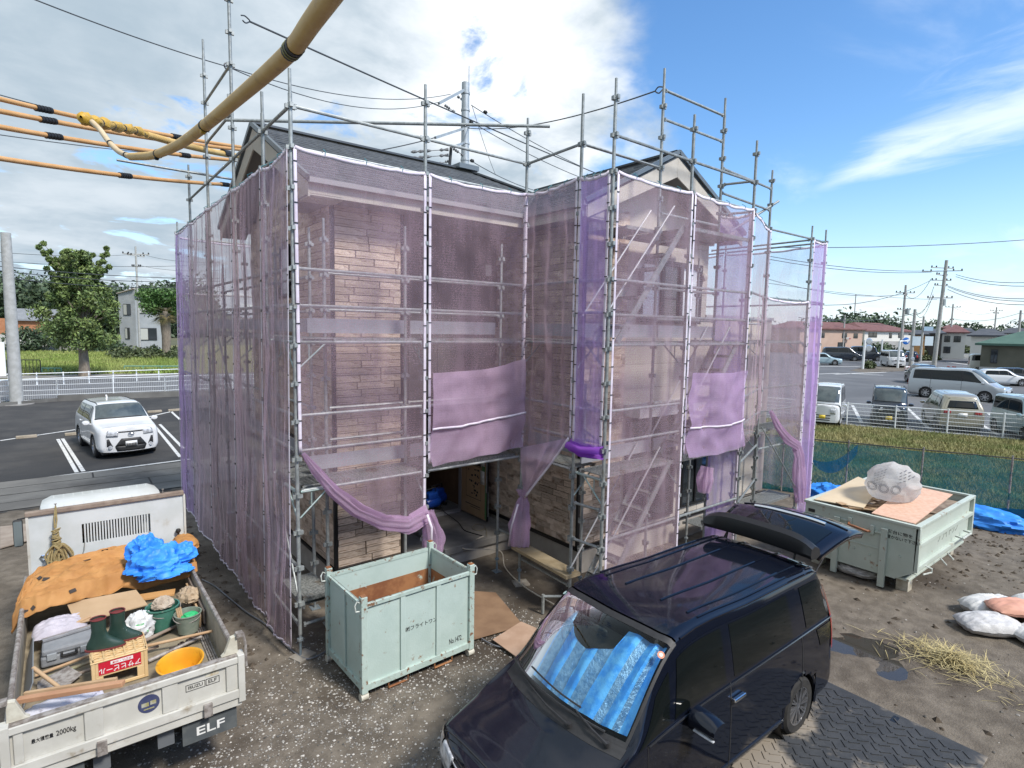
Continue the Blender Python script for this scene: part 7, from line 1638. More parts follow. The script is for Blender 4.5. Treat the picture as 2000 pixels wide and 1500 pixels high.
# bare wires
WG = 'thin overhead wires'
def wire(label, pts, r=.012, m=M_WIRE, name='overhead_wire'): return tag(MB().path(pts, r, 5).obj(name, m, None), label, 'wire', WG)
e1 = AT(444, 130, 13.0)
wire('thin wire slanting from the top left corner to the eyelet above the left scaffold', sagline(AT(20, -20, 11), e1, .05), .010)
MB_e = tag(MB().path([e1 + Vector((.06 * cos(a), .02 * cos(a), .06 * sin(a))) for a in np.linspace(0, 2 * pi, 12)], .014, 6, closed=True).obj('eyelet', M_WIRE), 'small ring joining thin wires above the left scaffold', 'ring')
wire('upper of two thin wires from the eyelet to the pole behind the roof', sagline(e1, AT(880, 184, 19.5), .35), .010); wire('lower of two thin wires from the eyelet to the pole behind the roof', sagline(e1, AT(855, 200, 19), .45), .010)
lp = AT(471, 30, 11.6); e2 = AT(488, 42, 11.9)
tag(MB().path(smoothpts([lp, AT(478, 31, 11.7), AT(486, 38, 11.8), e2, AT(480, 45, 11.7), AT(474, 40, 11.6)]), .012, 6).obj('wire_loop', M_WIRE), 'wire rope loop around the tall left scaffold pole', 'wire loop')
wire('dark wire rope crossing the sky from the tall left pole down to the right', sagline(e2, AT(1300, 392, 30), .1, 30), .018)
lq = AT(1296, 170, 11.2); e3 = AT(1280, 178, 11.3)
tag(MB().path(smoothpts([lq, AT(1286, 170, 11.2), e3, AT(1287, 182, 11.2), AT(1295, 174, 11.2)]), .012, 6).obj('wire_loop', M_WIRE), 'wire rope loop around the scaffold pole left of the gable', 'wire loop')
wire('wire rope from the gable scaffold pole back past the crossarm pole', sagline(e3, AT(912, 250, 20.5), .25), .014)
wire('wire running from the middle crossarm down behind the roof to the left', sagline(AT(852, 268, 19), AT(740, 294, 17), .02), .016)
for k, (p, q, ds) in enumerate((((920, 205), (1135, 325), 'highest of those'), ((920, 238), (1130, 345), 'second of those'), ((920, 314), (1045, 372), 'lowest of those'), ((922, 206), (968, 342), 'steepest of those'))):
    wire('stay wire from the pole behind the roof down to the right, ' + ds, sagline(AT(*p, 20.5), AT(*q, 26), .1), .014 if k < 3 else .009)
b = MB()
for (u, v) in ((948, 219), (920, 238), (922, 314)): b.lathe([(.001, -.10), (.06, -.04), (.06, .04), (.001, .10)], 8, AT(u, v, 20.6), 'x')
tag(b.obj('wire_clamps', M_CLAMP, main), None)
wire('faint wire low on the left behind the orange lines', sagline(AT(-30, 259, 22), AT(470, 312, 26), .1), .014)
wire('thin wire above the uppermost orange line at the left edge', sagline(AT(-20, 180, 14), AT(150, 226, 14), .0), .010)

# ================================================================== LEFT BACKGROUND
M_CPOLE = mat('concrete_pole', (.33, .33, .31), (.41, .41, .39), .85, scale=4, bump=.15)
pb = G(33, 790); zt_l = HT(15, 455, pb)
o = thing('utility_pole', 'bare concrete pole at the left edge, standing by the white mesh fence', 'utility pole', pb)
MB().tube(pb, (pb.x, pb.y, zt_l), .285, 18, 0, .21).obj('pole_shaft', M_CPOLE, o, smooth=50); MB().lathe([(.7, .0), (.7, .04), (.001, .04)], 20, pb).obj('pole_footing', M_CONC, o)
# white mesh fences
M_FENCE = mat('fence_white', (.74, .76, .76), rough=.5)
def mesh_fence(label, pts, h, bay=2.0, pitch=.05, rows=(.06, .2, .36, .52, .68, .84, 1.0), curb=.0, name='mesh_fence', tops=True):
    t = thing(name, label, 'fence', pts[0]); vert = MB(); n_ = 0
    for a, c in zip(pts, pts[1:]):
        a, c = Vector(a), Vector(c); d = c - a; L_ = d.length; d.normalize(); k = max(1, round(L_ / bay))
        for i in range(k + 1):
            p = a + d * (L_ * i / k); MB().tube(p, p + Vector((0, 0, h + .06)), .030, 8).obj('fence_post', M_FENCE, t)
        for r_ in rows: MB().tube(a + Vector((0, 0, curb + (h - curb) * r_)), c + Vector((0, 0, curb + (h - curb) * r_)), .013 if r_ < 1 else .022, 5).obj('fence_rail', M_FENCE, t)
        x = 0
        while x < L_:
            p = a + d * x; vert.add([p + Vector((0, 0, curb + .04)) - d * .003, p + Vector((0, 0, curb + .04)) + d * .003, p + Vector((0, 0, h)) + d * .003, p + Vector((0, 0, h)) - d * .003], [(0, 1, 2, 3)]); x += pitch
    tag(vert.obj('wire_infill', M_FENCE, t), kind='stuff'); return t
F1 = [G(-140, 806), G(0, 787), G(113, 783), G(323, 774), G(352, 772)]; hL = HT(113, 741, F1[2])
mesh_fence('long white mesh fence between the left car park and the road', [F1[0], F1[1], F1[2], F1[3], F1[4], (F1[4].x + 14, F1[4].y - 2.2, 0)], hL, 3.1, .09, (.08, .3, .52, .76, 1.0))
b = MB(); b.bar(F1[0] + Vector((0, -.15, .09)), F1[2] + Vector((0, -.15, .09)), .15, .18).bar(F1[2] + Vector((0, -.15, .15)), F1[4] + Vector((15, -2.5, .15)), .2, .34); tag(b.obj('kerb', M_CONCD), kind='structure')
# guard pipes along the road (white)
RL_ = [G(-40, 757), G(150, 750), G(352, 741)]
t = thing('guard_rail', 'white pipe guard rail along the road behind the mesh fence', 'guard rail', RL_[0])
for h_ in (.45, .8):
    MB().path([p + Vector((0, 0, h_)) for p in RL_], .03, 6).obj('guard_pipe', M_FENCE, t)
for i in range(9): p = RL_[0].lerp(RL_[2], i / 8); MB().tube(p, p + Vector((0, 0, .85)), .04, 6).obj('guard_post', M_FENCE, t)
stripe(G(-60, 744), G(352, 737), .16, name='road_line', z=.012); sheet('footpath', [G(-60, 741), G(360, 734), G(360, 728), G(-60, 736)], .03, M_CONC)
# black gate, low walls, green rail
t = thing('railing', 'short black railing at the edge of the grass lot', 'railing', G(15, 733)); a, c = G(15, 733), G(80, 733); h_ = HT(80, 703, c)
for i in range(10): p = a.lerp(c, i / 9); MB().tube(p, p + Vector((0, 0, h_)), .04 if i in (0, 9) else .02, 5).obj('baluster', M_PLBLK, t)
MB().tube(a + Vector((0, 0, h_)), c + Vector((0, 0, h_)), .035, 5).tube(a + Vector((0, 0, .15)), c + Vector((0, 0, .15)), .03, 5).obj('rail', M_PLBLK, t)
M_GRN = mat('rail_green', (.16, .34, .26), rough=.5)
for lb_, u0, u1, v in (('pale green low rail on the grass, right of the tree', 243, 352, 727), ('pale green low rail on the grass, left of the tree', 82, 120, 731)):
    a, c = G(u0, v), G(u1, v); h_ = HT(u0, v - 12, a); t = thing('low_rail', lb_, 'rail', a)
    MB().tube(a + Vector((0, 0, h_)), c + Vector((0, 0, h_)), .05, 6).tube(a + Vector((0, 0, h_ * .5)), c + Vector((0, 0, h_ * .5)), .03, 6).obj('rail', M_GRN, t)
    for i in range(4): p = a.lerp(c, i / 3); MB().tube(p, p + Vector((0, 0, h_)), .05, 6).obj('rail_post', M_GRN, t)
o = tag(MB().box(-.5, .5, -.2, .2, 0, 2.6).obj('sign_board', M_FENCE, bevel=.02), 'white board cut by the left edge of the photo beside the concrete pole', 'board'); o.location = G(-4, 735)
M_WALLG = mat('block_wall', (.22, .21, .19), (.30, .29, .27), .9, scale=2); M_WALLP = mat('pale_wall', (.42, .41, .38), (.50, .49, .46), .9, scale=.6, detail=7)
a, c = G(-40, 691), G(165, 687); h_ = HT(60, 677, a.lerp(c, .5)); tag(MB().bar(a + Vector((0, 0, h_ / 2)), c + Vector((0, 0, h_ / 2)), .3, h_).obj('retaining_wall', M_WALLG), 'dark low wall along the far side of the grass lot', 'wall')
a, c = G(-60, 682), G(110, 679); h_ = HT(30, 654, a); tag(MB().bar(a + Vector((0, 3, h_ / 2)), c + Vector((0, 3, h_ / 2)), .3, h_).obj('block_wall', M_WALLP), 'pale block wall behind the dark low wall at the left edge', 'wall')
# ---- trees
M_BARK = mat('bark', (.16, .13, .10), (.24, .20, .155), .95, scale=9, bump=.6, stretch=(1, 1, .25))
M_LEAF = mat('leaf_green', (.085, .135, .036), (.16, .21, .06), .6, scale=.9, island=.55, detail=3)
M_LEAFD = mat('leaf_dark_hazed', (.048, .08, .04), (.075, .11, .052), .65, scale=.5, island=.5, detail=3)  # lifted, slightly bluer green: distance haze painted into the leaf colour
M_LEAFO = mat('leaf_olive', (.05, .075, .025), (.085, .10, .035), .65, scale=.6, island=.5)
def leaves(centres, r, n, size, seed, flat=.75, squash=1.0):
    """leaf-sized faces spread through clumps; returns verts and faces"""
    R_ = np.random.RandomState(seed); k = len(centres); C_ = np.array([tuple(c) for c in centres]); idx = R_.randint(0, k, n); rr_ = np.array(r)[idx] if hasattr(r, '__len__') else r
    d = R_.normal(size=(n, 3)); d /= np.linalg.norm(d, axis=1)[:, None]; rad_ = (R_.rand(n) ** .42)[:, None] * (rr_[:, None] if hasattr(rr_, '__len__') else rr_)
    p = C_[idx] + d * rad_ * np.array([1, 1, squash]); a = R_.normal(size=(n, 3)); a /= np.linalg.norm(a, axis=1)[:, None]; b_ = np.cross(a, d + R_.normal(size=(n, 3)) * .7); b_ /= np.linalg.norm(b_, axis=1)[:, None] + 1e-9
    s = size * (.6 + .8 * R_.rand(n))[:, None]; V = np.stack([p - a * s, p + b_ * s * .5, p + a * s, p - b_ * s * .5], 1).reshape(-1, 3)
    return V, (np.arange(n * 4).reshape(-1, 4))
def leafmesh(name, V, F, m, parent=None, kind=None):
    me = bpy.data.meshes.new(name); me.from_pydata(V.tolist(), [], F.tolist()); me.materials.append(m); o = put(name, me, parent)
    if kind: o['kind'] = kind
    return o
def tree(label, base, h, trunk_h, cw, seed, m=M_LEAF, n=9000, leaf=.16, clumps=60, tr=.3, group=None, low=.28, name='tree', shape='round', cat='tree'):
    base = Vector(base); r_ = random.Random(seed); t = thing(name, label, cat, base, 0, group)
    b = MB(); top = base + Vector((r_.uniform(-.2, .2), r_.uniform(-.2, .2), h * .72)); b.path([base + Vector((0, 0, -.1)), base + Vector((.03, .02, trunk_h * .4)), base + Vector((.0, .05, trunk_h)), base.lerp(top, .75), top], [tr * 1.25, tr, tr * .85, tr * .45, tr * .1], 10)
    cs, rs = [], []
    for i in range(clumps):
        f = r_.random() ** .8; z = lerp(low, .97, f); ff = (z - low) / (1 - low); prof = (1.02 - ff) ** .62 * min(1, (ff + .13) * 3.4) if shape == 'round' else (1 - (z - low) / (1 - low)) ** .6 * .95 + .08
        a = r_.uniform(0, 2 * pi); q = cw * prof * (r_.random() ** .5) * r_.uniform(.75, 1.12); p = base + Vector((q * cos(a), q * sin(a), z * h)); cs.append(p); rs.append(cw * r_.uniform(.13, .27) * (1.15 - .6 * f))
        if i % 3 == 0:
            s0 = base + Vector((0, 0, max(trunk_h * .8, z * h * .62))); b.path([s0, s0.lerp(p, .5) + Vector((0, 0, .1 * h * .3)), p], [tr * .32, tr * .2, tr * .05], 5)
    for i in range(clumps // 6):                                    # loose sprays above the crown
        a = r_.uniform(0, 2 * pi); p = base + Vector((cw * .45 * cos(a) * r_.random(), cw * .45 * sin(a) * r_.random(), h * r_.uniform(.74, .86))); q = p + Vector((cos(a) * cw * .30, sin(a) * cw * .30, h * r_.uniform(.08, .20)))
        for k in range(4): cs.append(p.lerp(q, k / 3)); rs.append(cw * .055)
        b.path([p, q], [tr * .09, tr * .03], 4)
    b.obj('trunk', M_BARK, t, smooth=60); V, F = leaves(cs, rs, n, leaf, seed); leafmesh('crown', V, F, m, t); return t
tb_ = G(165, 735); tree('bushy green street tree standing alone on the grass edge, left', tb_, HT(160, 490, tb_) , HT(160, 680, tb_), 3.3, 5, n=48000, leaf=.12, clumps=130, tr=.36, low=.24)
# palm half hidden by the netting
pp = G(325, 700); ph_ = HT(322, 612, pp); t = thing('palm_tree', 'shaggy palm with a thick grey trunk beside the grey house', 'palm tree', pp)
MB().path([pp + Vector((0, 0, -.1)), pp + Vector((.1, 0, ph_ * .5)), pp + Vector((0, 0, ph_))], [.45, .50, .60], 12).obj('trunk', M_BARK, t, smooth=60)
b = MB()
for k in range(60):
    a = rnd.uniform(0, 2 * pi); el = rnd.uniform(-.7, 1.2); L_ = rnd.uniform(1.3, 2.3); d = Vector((cos(a) * cos(el), sin(a) * cos(el), sin(el))); c0 = pp + Vector((0, 0, ph_ + .1)); sd_ = Vector((-sin(a), cos(a), 0)); tip = c0 + d * L_ + Vector((0, 0, -.4 * L_))
    for j in range(9): f = (j - 4) * .16; e_ = c0.lerp(tip, .55) + (tip - c0) * .45 * cos(f) + sd_ * f * L_ * .75; m0 = c0.lerp(tip, .45); n_ = sd_ * .04; b.add([m0 - n_, m0 + n_, e_], [(0, 1, 2)])
b.obj('fronds', mat('palm_leaf', (.06, .075, .025), (.17, .13, .05), .7, scale=.8, island=.4), t)
hb_ = [pp + Vector((rnd.uniform(-1.8, 2.5), rnd.uniform(3, 7), HT(320, 586, pp) + rnd.uniform(-1.3, .9))) for _ in range(26)]
t2 = thing('evergreen_tree', 'dense green tree overhanging the palm beside the netting', 'tree', pp + Vector((.5, 4, 0))); V, F = leaves(hb_, 1.0, 6000, .16, 9); leafmesh('crown', V, F, mat('leaf_bright', (.05, .12, .025), (.09, .17, .04), .6, scale=.6, island=.4), t2); MB().tube(pp + Vector((.5, 4, 0)), pp + Vector((.5, 3.5, HT(320, 600, pp))), .3, 8).obj('trunk', M_BARK, t2)
# grey house
hg = G(236, 684); hr = G(332, 684); ht_ = HT(235, 571, hg); M_CORR = mat('corrugated_grey', (.26, .275, .28), (.31, .325, .33), .7, scale=.6)
gh = thing('grey_house', 'two-storey house of pale grey corrugated sheet beyond the grass lot', 'house', hg)
u_ = (hr - hg).to_2d().normalized(); v_ = Vector((-u_.y, u_.x)); Wm = (hr - hg).length
def hp(a, d, z): return (hg.x + u_.x * a + v_.x * d, hg.y + u_.y * a + v_.y * d, z)
cut = Wm * .36
b = MB(); b.add([hp(0, 0, 0), hp(cut, -1.5, 0), hp(cut, -1.5, ht_ + .5), hp(0, 0, ht_ - .25)], [(0, 1, 2, 3)]).add([hp(cut, -1.5, 0), hp(Wm, 1, 0), hp(Wm, 1, ht_ - 1.2), hp(cut, -1.5, ht_ - .4)], [(0, 1, 2, 3)]); b.obj('wall', M_CORR, gh)
b = MB()
for i in range(26):
    f = i / 26
    b.add([hp(cut * f, -1.5 * f - .03, 0), hp(cut * f + .12, -1.5 * f - .035, 0), hp(cut * f + .12, -1.5 * f - .035, ht_ - .25 + .7 * f), hp(cut * f, -1.5 * f - .03, ht_ - .25 + .7 * f)], [(0, 1, 2, 3)])
b.obj('corrugation', M_CORR, gh)
MB().bar(hp(-.1, .1, ht_ - .18), hp(cut, -1.6, ht_ + .56), .5, .12).bar(hp(cut, -1.6, ht_ - .3), hp(Wm, .9, ht_ - 1.1), .9, .12).obj('roof', mat('roof_edge', (.38, .33, .28), rough=.7), gh)
def hwin(f0, f1, z0, z1, side=0):
    if side == 0: q = lambda f, z: hp(cut * f, -1.5 * f - .06, z)
    else: q = lambda f, z: hp(lerp(cut, Wm, f), lerp(-1.5, 1, f) - .08, z)
    w = MB().prism([q(f0, z0), q(f1, z0), q(f1, z1), q(f0, z1)], Vector((v_.x, v_.y, 0)) * -.05).obj('window', M_PLBLK, gh); d_ = Vector((v_.x, v_.y, 0)) * -.06
    for k in range(2):
        a_, c_ = lerp(f0, f1, k / 2 + .03), lerp(f0, f1, k / 2 + .47); MB().prism([Vector(q(a_, z0 + .1)) + d_, Vector(q(c_, z0 + .1)) + d_, Vector(q(c_, z1 - .1)) + d_, Vector(q(a_, z1 - .1)) + d_], Vector((v_.x, v_.y, 0)) * -.02).obj('pane', M_GLASSD if k else mat('curtain_pane', (.40, .40, .36), rough=.3), w)
hwin(.27, .72, HT(250, 616, hg), HT(250, 594, hg)); hwin(.32, .60, HT(250, 662, hg), HT(250, 640, hg)); hwin(.1, .55, HT(250, 612, hg), HT(250, 592, hg), 1); hwin(.1, .6, HT(250, 664, hg), HT(250, 640, hg), 1)
# roofs and orange walled house at the far left
oh = G(10, 668); hh_ = HT(10, 606, oh); t = thing('house', 'low house with orange boards and a grey roof behind the block wall, far left', 'house', oh)
q = (G(110, 668) - oh).to_2d(); MB().prism([(oh.x - 9, oh.y + 4, 0), (oh.x + q.x, oh.y + q.y + 4, 0), (oh.x + q.x, oh.y + q.y + 4, hh_ * .75), (oh.x - 9, oh.y + 4, hh_ * .75)], (0, 8, 0)).obj('wall', mat('orange_boards', (.34, .14, .06), (.40, .18, .09), .8, scale=2), t)
MB().prism([(oh.x + 1.4, oh.y + 3.2, hh_ * .68), (oh.x + q.x + 4, oh.y + q.y + 3.2, hh_ * .68), (oh.x + q.x + 2, oh.y + q.y + 8, hh_ * 1.05), (oh.x + 1.2, oh.y + 8, hh_ * 1.05)], (0, 0, .25)).obj('roof', mat('roof_grey', (.17, .18, .19), (.22, .23, .24), .8, scale=1), t)
# wooded skyline, left
def wood(name, label, u0, u1, vt0, vt1, vb, dist, seed, n, leaf, m, cr=4.0, k=90):
    r_ = random.Random(seed); cs, rs = [], []
    for i in range(k):
        f = r_.random(); u = lerp(u0, u1, f); p = AT(u, vb, dist * r_.uniform(.95, 1.1)); vt = lerp(vt0, vt1, f) + 12 * fbm((f * 9, seed, 0), 2); zt = HT(u, vt, p); z = zt * r_.random() ** .5; cs.append((p.x, p.y, max(1, z - cr * .6))); rs.append(cr * r_.uniform(.6, 1.2))
    V, F = leaves(cs, rs, n, leaf, seed); return tag(leafmesh(name, V, F, m, None, 'stuff'), label)
wood('far_wood', 'dark wooded skyline at the far left', -80, 110, 538, 545, 640, 210, 2, 22000, .65, M_LEAFD, 6, 130)
wood('far_wood', 'dark wooded skyline between the street tree and the netting', 90, 420, 556, 545, 640, 210, 3, 22000, .65, M_LEAFD, 6, 130)
for k, (u, v, vt, w_) in enumerate(((70, 690, 650, 2.5), (120, 680, 645, 2.5), (205, 690, 662, 1.8))):
    p = G(u, v); cs = [p + Vector((rnd.uniform(-w_, w_), rnd.uniform(-1, 1), rnd.uniform(.3, HT(u, vt, p)))) for _ in range(14)]; V, F = leaves(cs, 1.0, 2600, .2, 20 + k); t = thing('bush', ('dark bush behind the concrete pole', 'broad bush behind the street tree trunk', 'low bush left of the grey house')[k], 'bush', p, 0, 'bushes beyond the grass'); leafmesh('foliage', V, F, M_LEAFD, t)
cs = [G(rnd.uniform(215, 352), rnd.uniform(692, 706)) + Vector((0, 0, rnd.uniform(.1, .8))) for _ in range(50)]; V, F = leaves(cs, .8, 5000, .18, 33); tag(leafmesh('weeds', V, F, M_LEAFO, None, 'stuff'), 'overgrown weeds in front of the grey house')
M_BLADE = mat('grass_blade', (.18, .25, .045), (.30, .33, .10), .8, scale=.25, island=.4); M_BLADED = mat('grass_blade_dry', (.16, .19, .06), (.30, .27, .12), .85, scale=.55, island=.45, detail=6, lo=.35, hi=.6)
def grass(name, label, quad, n, h, w, m, seed=1):
    R_ = np.random.RandomState(seed); a, b_ = R_.rand(n), R_.rand(n); q = np.array([tuple(p)[:2] for p in quad]); p = (q[0] * (1 - a)[:, None] + q[1] * a[:, None]) * (1 - b_)[:, None] + (q[3] * (1 - a)[:, None] + q[2] * a[:, None]) * b_[:, None]
    an = R_.rand(n) * 6.28; dx, dy = np.cos(an) * w, np.sin(an) * w; hh = h * (.4 + R_.rand(n)); lx, ly = R_.normal(size=n) * h * .5, R_.normal(size=n) * h * .5; z0 = np.zeros(n)
    V = np.stack([np.stack([p[:, 0] - dx, p[:, 1] - dy, z0], 1), np.stack([p[:, 0] + dx, p[:, 1] + dy, z0], 1), np.stack([p[:, 0] + lx, p[:, 1] + ly, hh], 1)], 1).reshape(-1, 3); return tag(leafmesh(name, V, np.arange(n * 3).reshape(-1, 3), m, None, 'stuff'), label)
grass('lot_grass', 'bright green grass of the empty lot on the left', [G(-60, 733), G(360, 730), G(360, 686), G(-60, 690)], 50000, .40, .05, M_BLADE)
# distant pylon-like poles and wires, left
def far_pole(label, u, vb, vt, r, arms, lean=0, dist=None, name='utility_pole', trans=None, m=None):
    p = G(u, vb) if dist is None else AT(u, vb, dist); p = Vector((p.x, p.y, 0)); zt = HT(u, vt, p); t = thing(name, label, 'utility pole', p, 0, 'utility poles in the distance'); MB().tube(p, p + Vector((R2.x, R2.y, 0)) * lean + Vector((0, 0, zt)), r, 8, 0, r * .7).obj('pole_shaft', m or M_CPOLE, t, smooth=50)
    rt = Vector((R2.x, R2.y, 0)).normalized(); b = MB(); c_ = MB()
    for (va, w_, ang) in arms:
        z = HT(u, va, p); d = (rt * cos(ang) + Vector((FW.x, FW.y, 0)).normalized() * sin(ang)); l = p + Vector((0, 0, z)); b.bar(l - d * w_, l + d * w_, .12, .12)
        for s in (-.95, -.55, .55, .95): c_.lathe([(.001, 0), (.09, .02), (.09, .2), (.001, .26)], 6, l + d * w_ * s + Vector((0, 0, .05)))
    if arms: b.obj('crossarm', M_CPOLE, t); c_.obj('insulator', M_PLBLK, t)
    if trans: z = HT(u, trans, p); MB().lathe([(.001, 0), (.32, 0), (.32, .9), (.001, .95)], 12, p + rt * .55 + Vector((0, 0, z - .5))).obj('transformer', mat('transformer_grey', (.30, .34, .34), rough=.5), t)
    return p
P1 = far_pole('far pole with a crossarm left of the netting, above the grey house', 272, 645, 482, .16, ((497, 1.6, .3), (500, 1.2, 1.2), (521, .6, 0)), dist=95)
WL = 'thin wires over the left horizon'
def wires(label, segs, r=.02): 
    for k, (a, c, sag) in enumerate(segs): tag(MB().path(sagline(a, c, sag, 10), r, 4).obj('overhead_wire', M_WIRE), label % ('first', 'second', 'third', 'fourth', 'fifth', 'sixth', 'seventh')[k] if '%' in label else label, 'wire', WL)
wires('thin black wire over the left horizon, %s from the top', [(AT(-40, 490, 60), AT(258, 497, 95), .3), (AT(-40, 508, 55), AT(420, 515, 80), .4), (AT(-40, 516, 40), AT(430, 544, 45), .2), (AT(-40, 524, 40), AT(430, 549, 45), .3), (AT(286, 499, 95), AT(430, 513, 60), .3), (AT(275, 519, 95), AT(430, 528, 60), .3), (AT(-40, 536, 40), AT(430, 556, 46), .4)])

# ================================================================== RIGHT BACKGROUND
sheet('far_lot', [(27.5, -60), (330, -60), (330, 60), (230, 160), (60, 60), (22, 14)], .004, M_ASPH2)
NB0, NB1 = Vector((12.35, 1.9, 0)), Vector((15.55, -5.7, 0))
grass_quad = [NB0 + Vector((.1, 0, 0)), NB1 + Vector((.1, 0, 0)), Vector((31.0, -7.0, 0)), Vector((24.9, 9.0, 0))]
sheet('grass_bank', [(12.4, 2.2), (16.1, -7), (31.2, -7), (24.6, 9.6)], .02, M_GRASS)
grass('bank_grass', 'yellowish green grass bank behind the green netting fence', grass_quad, 80000, .13, .02, M_BLADED, 4)
# green-blue debris netting on posts
m_gn = net_mat('fence_net_green', (.02, .20, .20), .62, (.03, .24, .27)); m_bn = net_mat('fence_net_blue', (.01, .14, .30), .90)
gn = thing('netting_fence', 'green blue debris netting stretched on thin posts behind the skip', 'fence', NB0)
d = (NB1 - NB0).normalized(); nrm = Vector((-d.y, d.x, 0)); L_ = (NB1 - NB0).length
P = [[NB0 + d * L_ * i / 90 + nrm * (.05 * fbm((i * .12, j * .3, 3), 3)) + Vector((0, 0, lerp(.02, 1.52 - .05 * abs(sin(i / 90 * pi * 4.2)), j / 24))) for j in range(25)] for i in range(91)]
MB().grid(P).obj('netting', m_gn, gn, smooth=70)
P = [[NB0 + d * L_ * i / 60 - nrm * (.03 + .03 * fbm((i * .2, j, 5), 2)) + Vector((0, 0, lerp(.0, .33 + .03 * sin(i * .4), j / 6))) for j in range(7)] for i in range(22, 61)]
MB().grid(P).obj('netting_skirt', m_bn, gn, smooth=70)
b0 = NB0 + d * L_ * .30; P = [[b0 + d * (1.05 * i / 14) - nrm * .06 + Vector((0, 0, lerp(.92 - .35 * sin(pi * i / 14 * .9) + .45 * (i / 14) ** 2, 1.0 - .10 * sin(pi * i / 14) + .52 * (i / 14) ** 2.2, j / 5))) for j in range(6)] for i in range(15)]
MB().grid(P).obj('loose_flap', net_mat('fence_net_flap', (.01, .22, .42), .6), gn, smooth=70)
MB().tube(NB0 + Vector((0, 0, 1.52)), NB1 + Vector((0, 0, 1.52)), .014, 6).obj('top_wire', M_PLBLK, gn)
for f in (.02, .22, .403, .595, .80, .985): p = NB0 + d * L_ * f; MB().tube(p, p + Vector((0, 0, 1.58)), .022, 6).obj('net_post', M_WORN, gn)
# white fence along the right car park
FA, FB = Vector((24.75, 9.4, 0)), Vector((31.15, -6.6, 0)); fm_ = HT(1773, 790, G(1773, 834))
mesh_fence('white mesh fence between the grass bank and the right car park', [FA, FB], fm_, 2.0, .055)
RP = 'bay lines in the right car park'
for (p, q) in (((1665, 792), (1683, 826)), ((1770, 795), (1815, 838)), ((1870, 800), (1950, 850)), ((1755, 818), (1772, 836)), ((1928, 806), (1990, 848)), ((1640, 790), (1666, 791)), ((1750, 794), (1776, 797))): stripe(G(*p), G(*q), .16)
for (p, q) in (((1770, 772), (1850, 779)), ((1915, 786), (1960, 788)), ((1590, 731), (1640, 729)), ((1660, 730), (1725, 733))): stripe(G(*p), G(*q), .35)
for (p, q) in (((1600, 716), (1680, 716)), ((1690, 709), (1760, 722)), ((1630, 731), (1730, 727)), ((1780, 708), (1840, 705)), ((1850, 707), (1895, 713))): stripe(G(*p), G(*q), .5, name='road_marking')
sheet('traffic_island', [G(1660, 724), G(1690, 728), G(1790, 724), G(1770, 714), G(1690, 716)], .02, M_DIRT)
V, F = leaves([G(1698, 720) + Vector((rnd.uniform(-.8, .8), 0, rnd.uniform(.2, .7))) for _ in range(8)], .5, 700, .16, 61); t = thing('shrub', 'small olive shrub on the traffic island', 'shrub', G(1698, 720)); leafmesh('foliage', V, F, M_LEAFO, t)
# poles on the right
poles = {}
for key, lb_, u, vb, vt, r, arms, tr_ in (('main', 'tall pole with many crossarms and a transformer, right of centre in the far junction', 1824, 715, 509, .30, ((524, 1.9, .2), (530, 2.4, -.4), (538, 1.8, .6), (548, 1.5, .1), (558, 1.2, .3), (582, 1.6, -.2)), 590),
                                   ('b', 'second tall pole left of the transformer pole, with its own small transformer', 1757, 708, 557, .24, ((572, 1.6, .1), (576, 1.3, .8), (605, 1.2, .2)), 608), ('c', 'short thick pole carrying signs left of the transformer pole', 1778, 716, 604, .26, (), None), ('d', 'plain pole between the sign pole and the transformer pole', 1797, 706, 618, .22, (), None),
                                   ('e', 'pole with a T shaped crossarm right of the transformer pole', 1853, 692, 594, .24, ((600, 1.8, 0), (625, .8, .5)), None), ('f', 'distant pole above the beige house with the dark roof', 1938, 690, 600, .22, ((607, 1.6, 0), (612, 1.2, .4)), None), ('g', 'pole carrying a red signal at the right edge', 1984, 706, 606, .24, (), None), ('h', 'pole with a signal in front of the pink house', 1645, 690, 615, .22, (), None)):
    poles[key] = far_pole(lb_, u, vb, vt, r, arms, trans=tr_, lean=.5 if key == 'main' else 0)
p = AT(1667, 640, 300); t = thing('mast', 'very thin tall mast on the horizon behind the pink house', 'mast', (p.x, p.y, 0)); MB().tube((p.x, p.y, 0), (p.x, p.y, HT(1667, 575, p)), .22, 6).obj('mast_shaft', M_CPOLE, t)
pp_ = G(1818, 700); t = MB().bar(G(1826, 690) , G(1826, 690), .1, .1) if False else None
for k, (u, v, lb_) in enumerate(((1655, 606 + 55, 'traffic signal on the pole in front of the pink house'), (1993, 672, 'traffic signal with a red lamp at the right edge'))):
    q = poles['h' if k == 0 else 'g']; z = HT(u, v, q); rt = Vector((R2.x, R2.y, 0)).normalized(); c = q + rt * (1.1 if k == 0 else 1.0) + Vector((0, 0, z)); t = thing('traffic_signal', lb_, 'traffic signal', c, 0, 'traffic signals at the junction')
    MB().obox(c, (1.1, .35, .45), Matrix.Rotation(math.atan2(rt.y, rt.x), 3, 'Z')).obj('housing', M_WALLP, t, bevel=.05); MB().tube(c, q + Vector((0, 0, z)), .05, 6).obj('mounting_arm', M_CPOLE, t)
    fwv = Vector((FW.x, FW.y, 0)).normalized(); lm = MB().lathe([(.001, 0), (.16, 0)], 12, (0, 0, 0)).obj('red_lamp', mat('signal_red', (.55, .03, .03), rough=.3), t, world=False); lm.location = -fwv * .20 + rt * .33; lm.rotation_euler = (-fwv).to_track_quat('Z', 'Y').to_euler()
wr = lambda lb_, segs, r=.035: [tag(MB().path(sagline(a, c, s, 10), r, 4).obj('overhead_wire', M_WIRE), lb_.split('|')[0] + (lb_.split('|')[1 + k] if '|' in lb_ else ''), 'wire', 'wires over the right horizon') for k, (a, c, s) in enumerate(segs)]
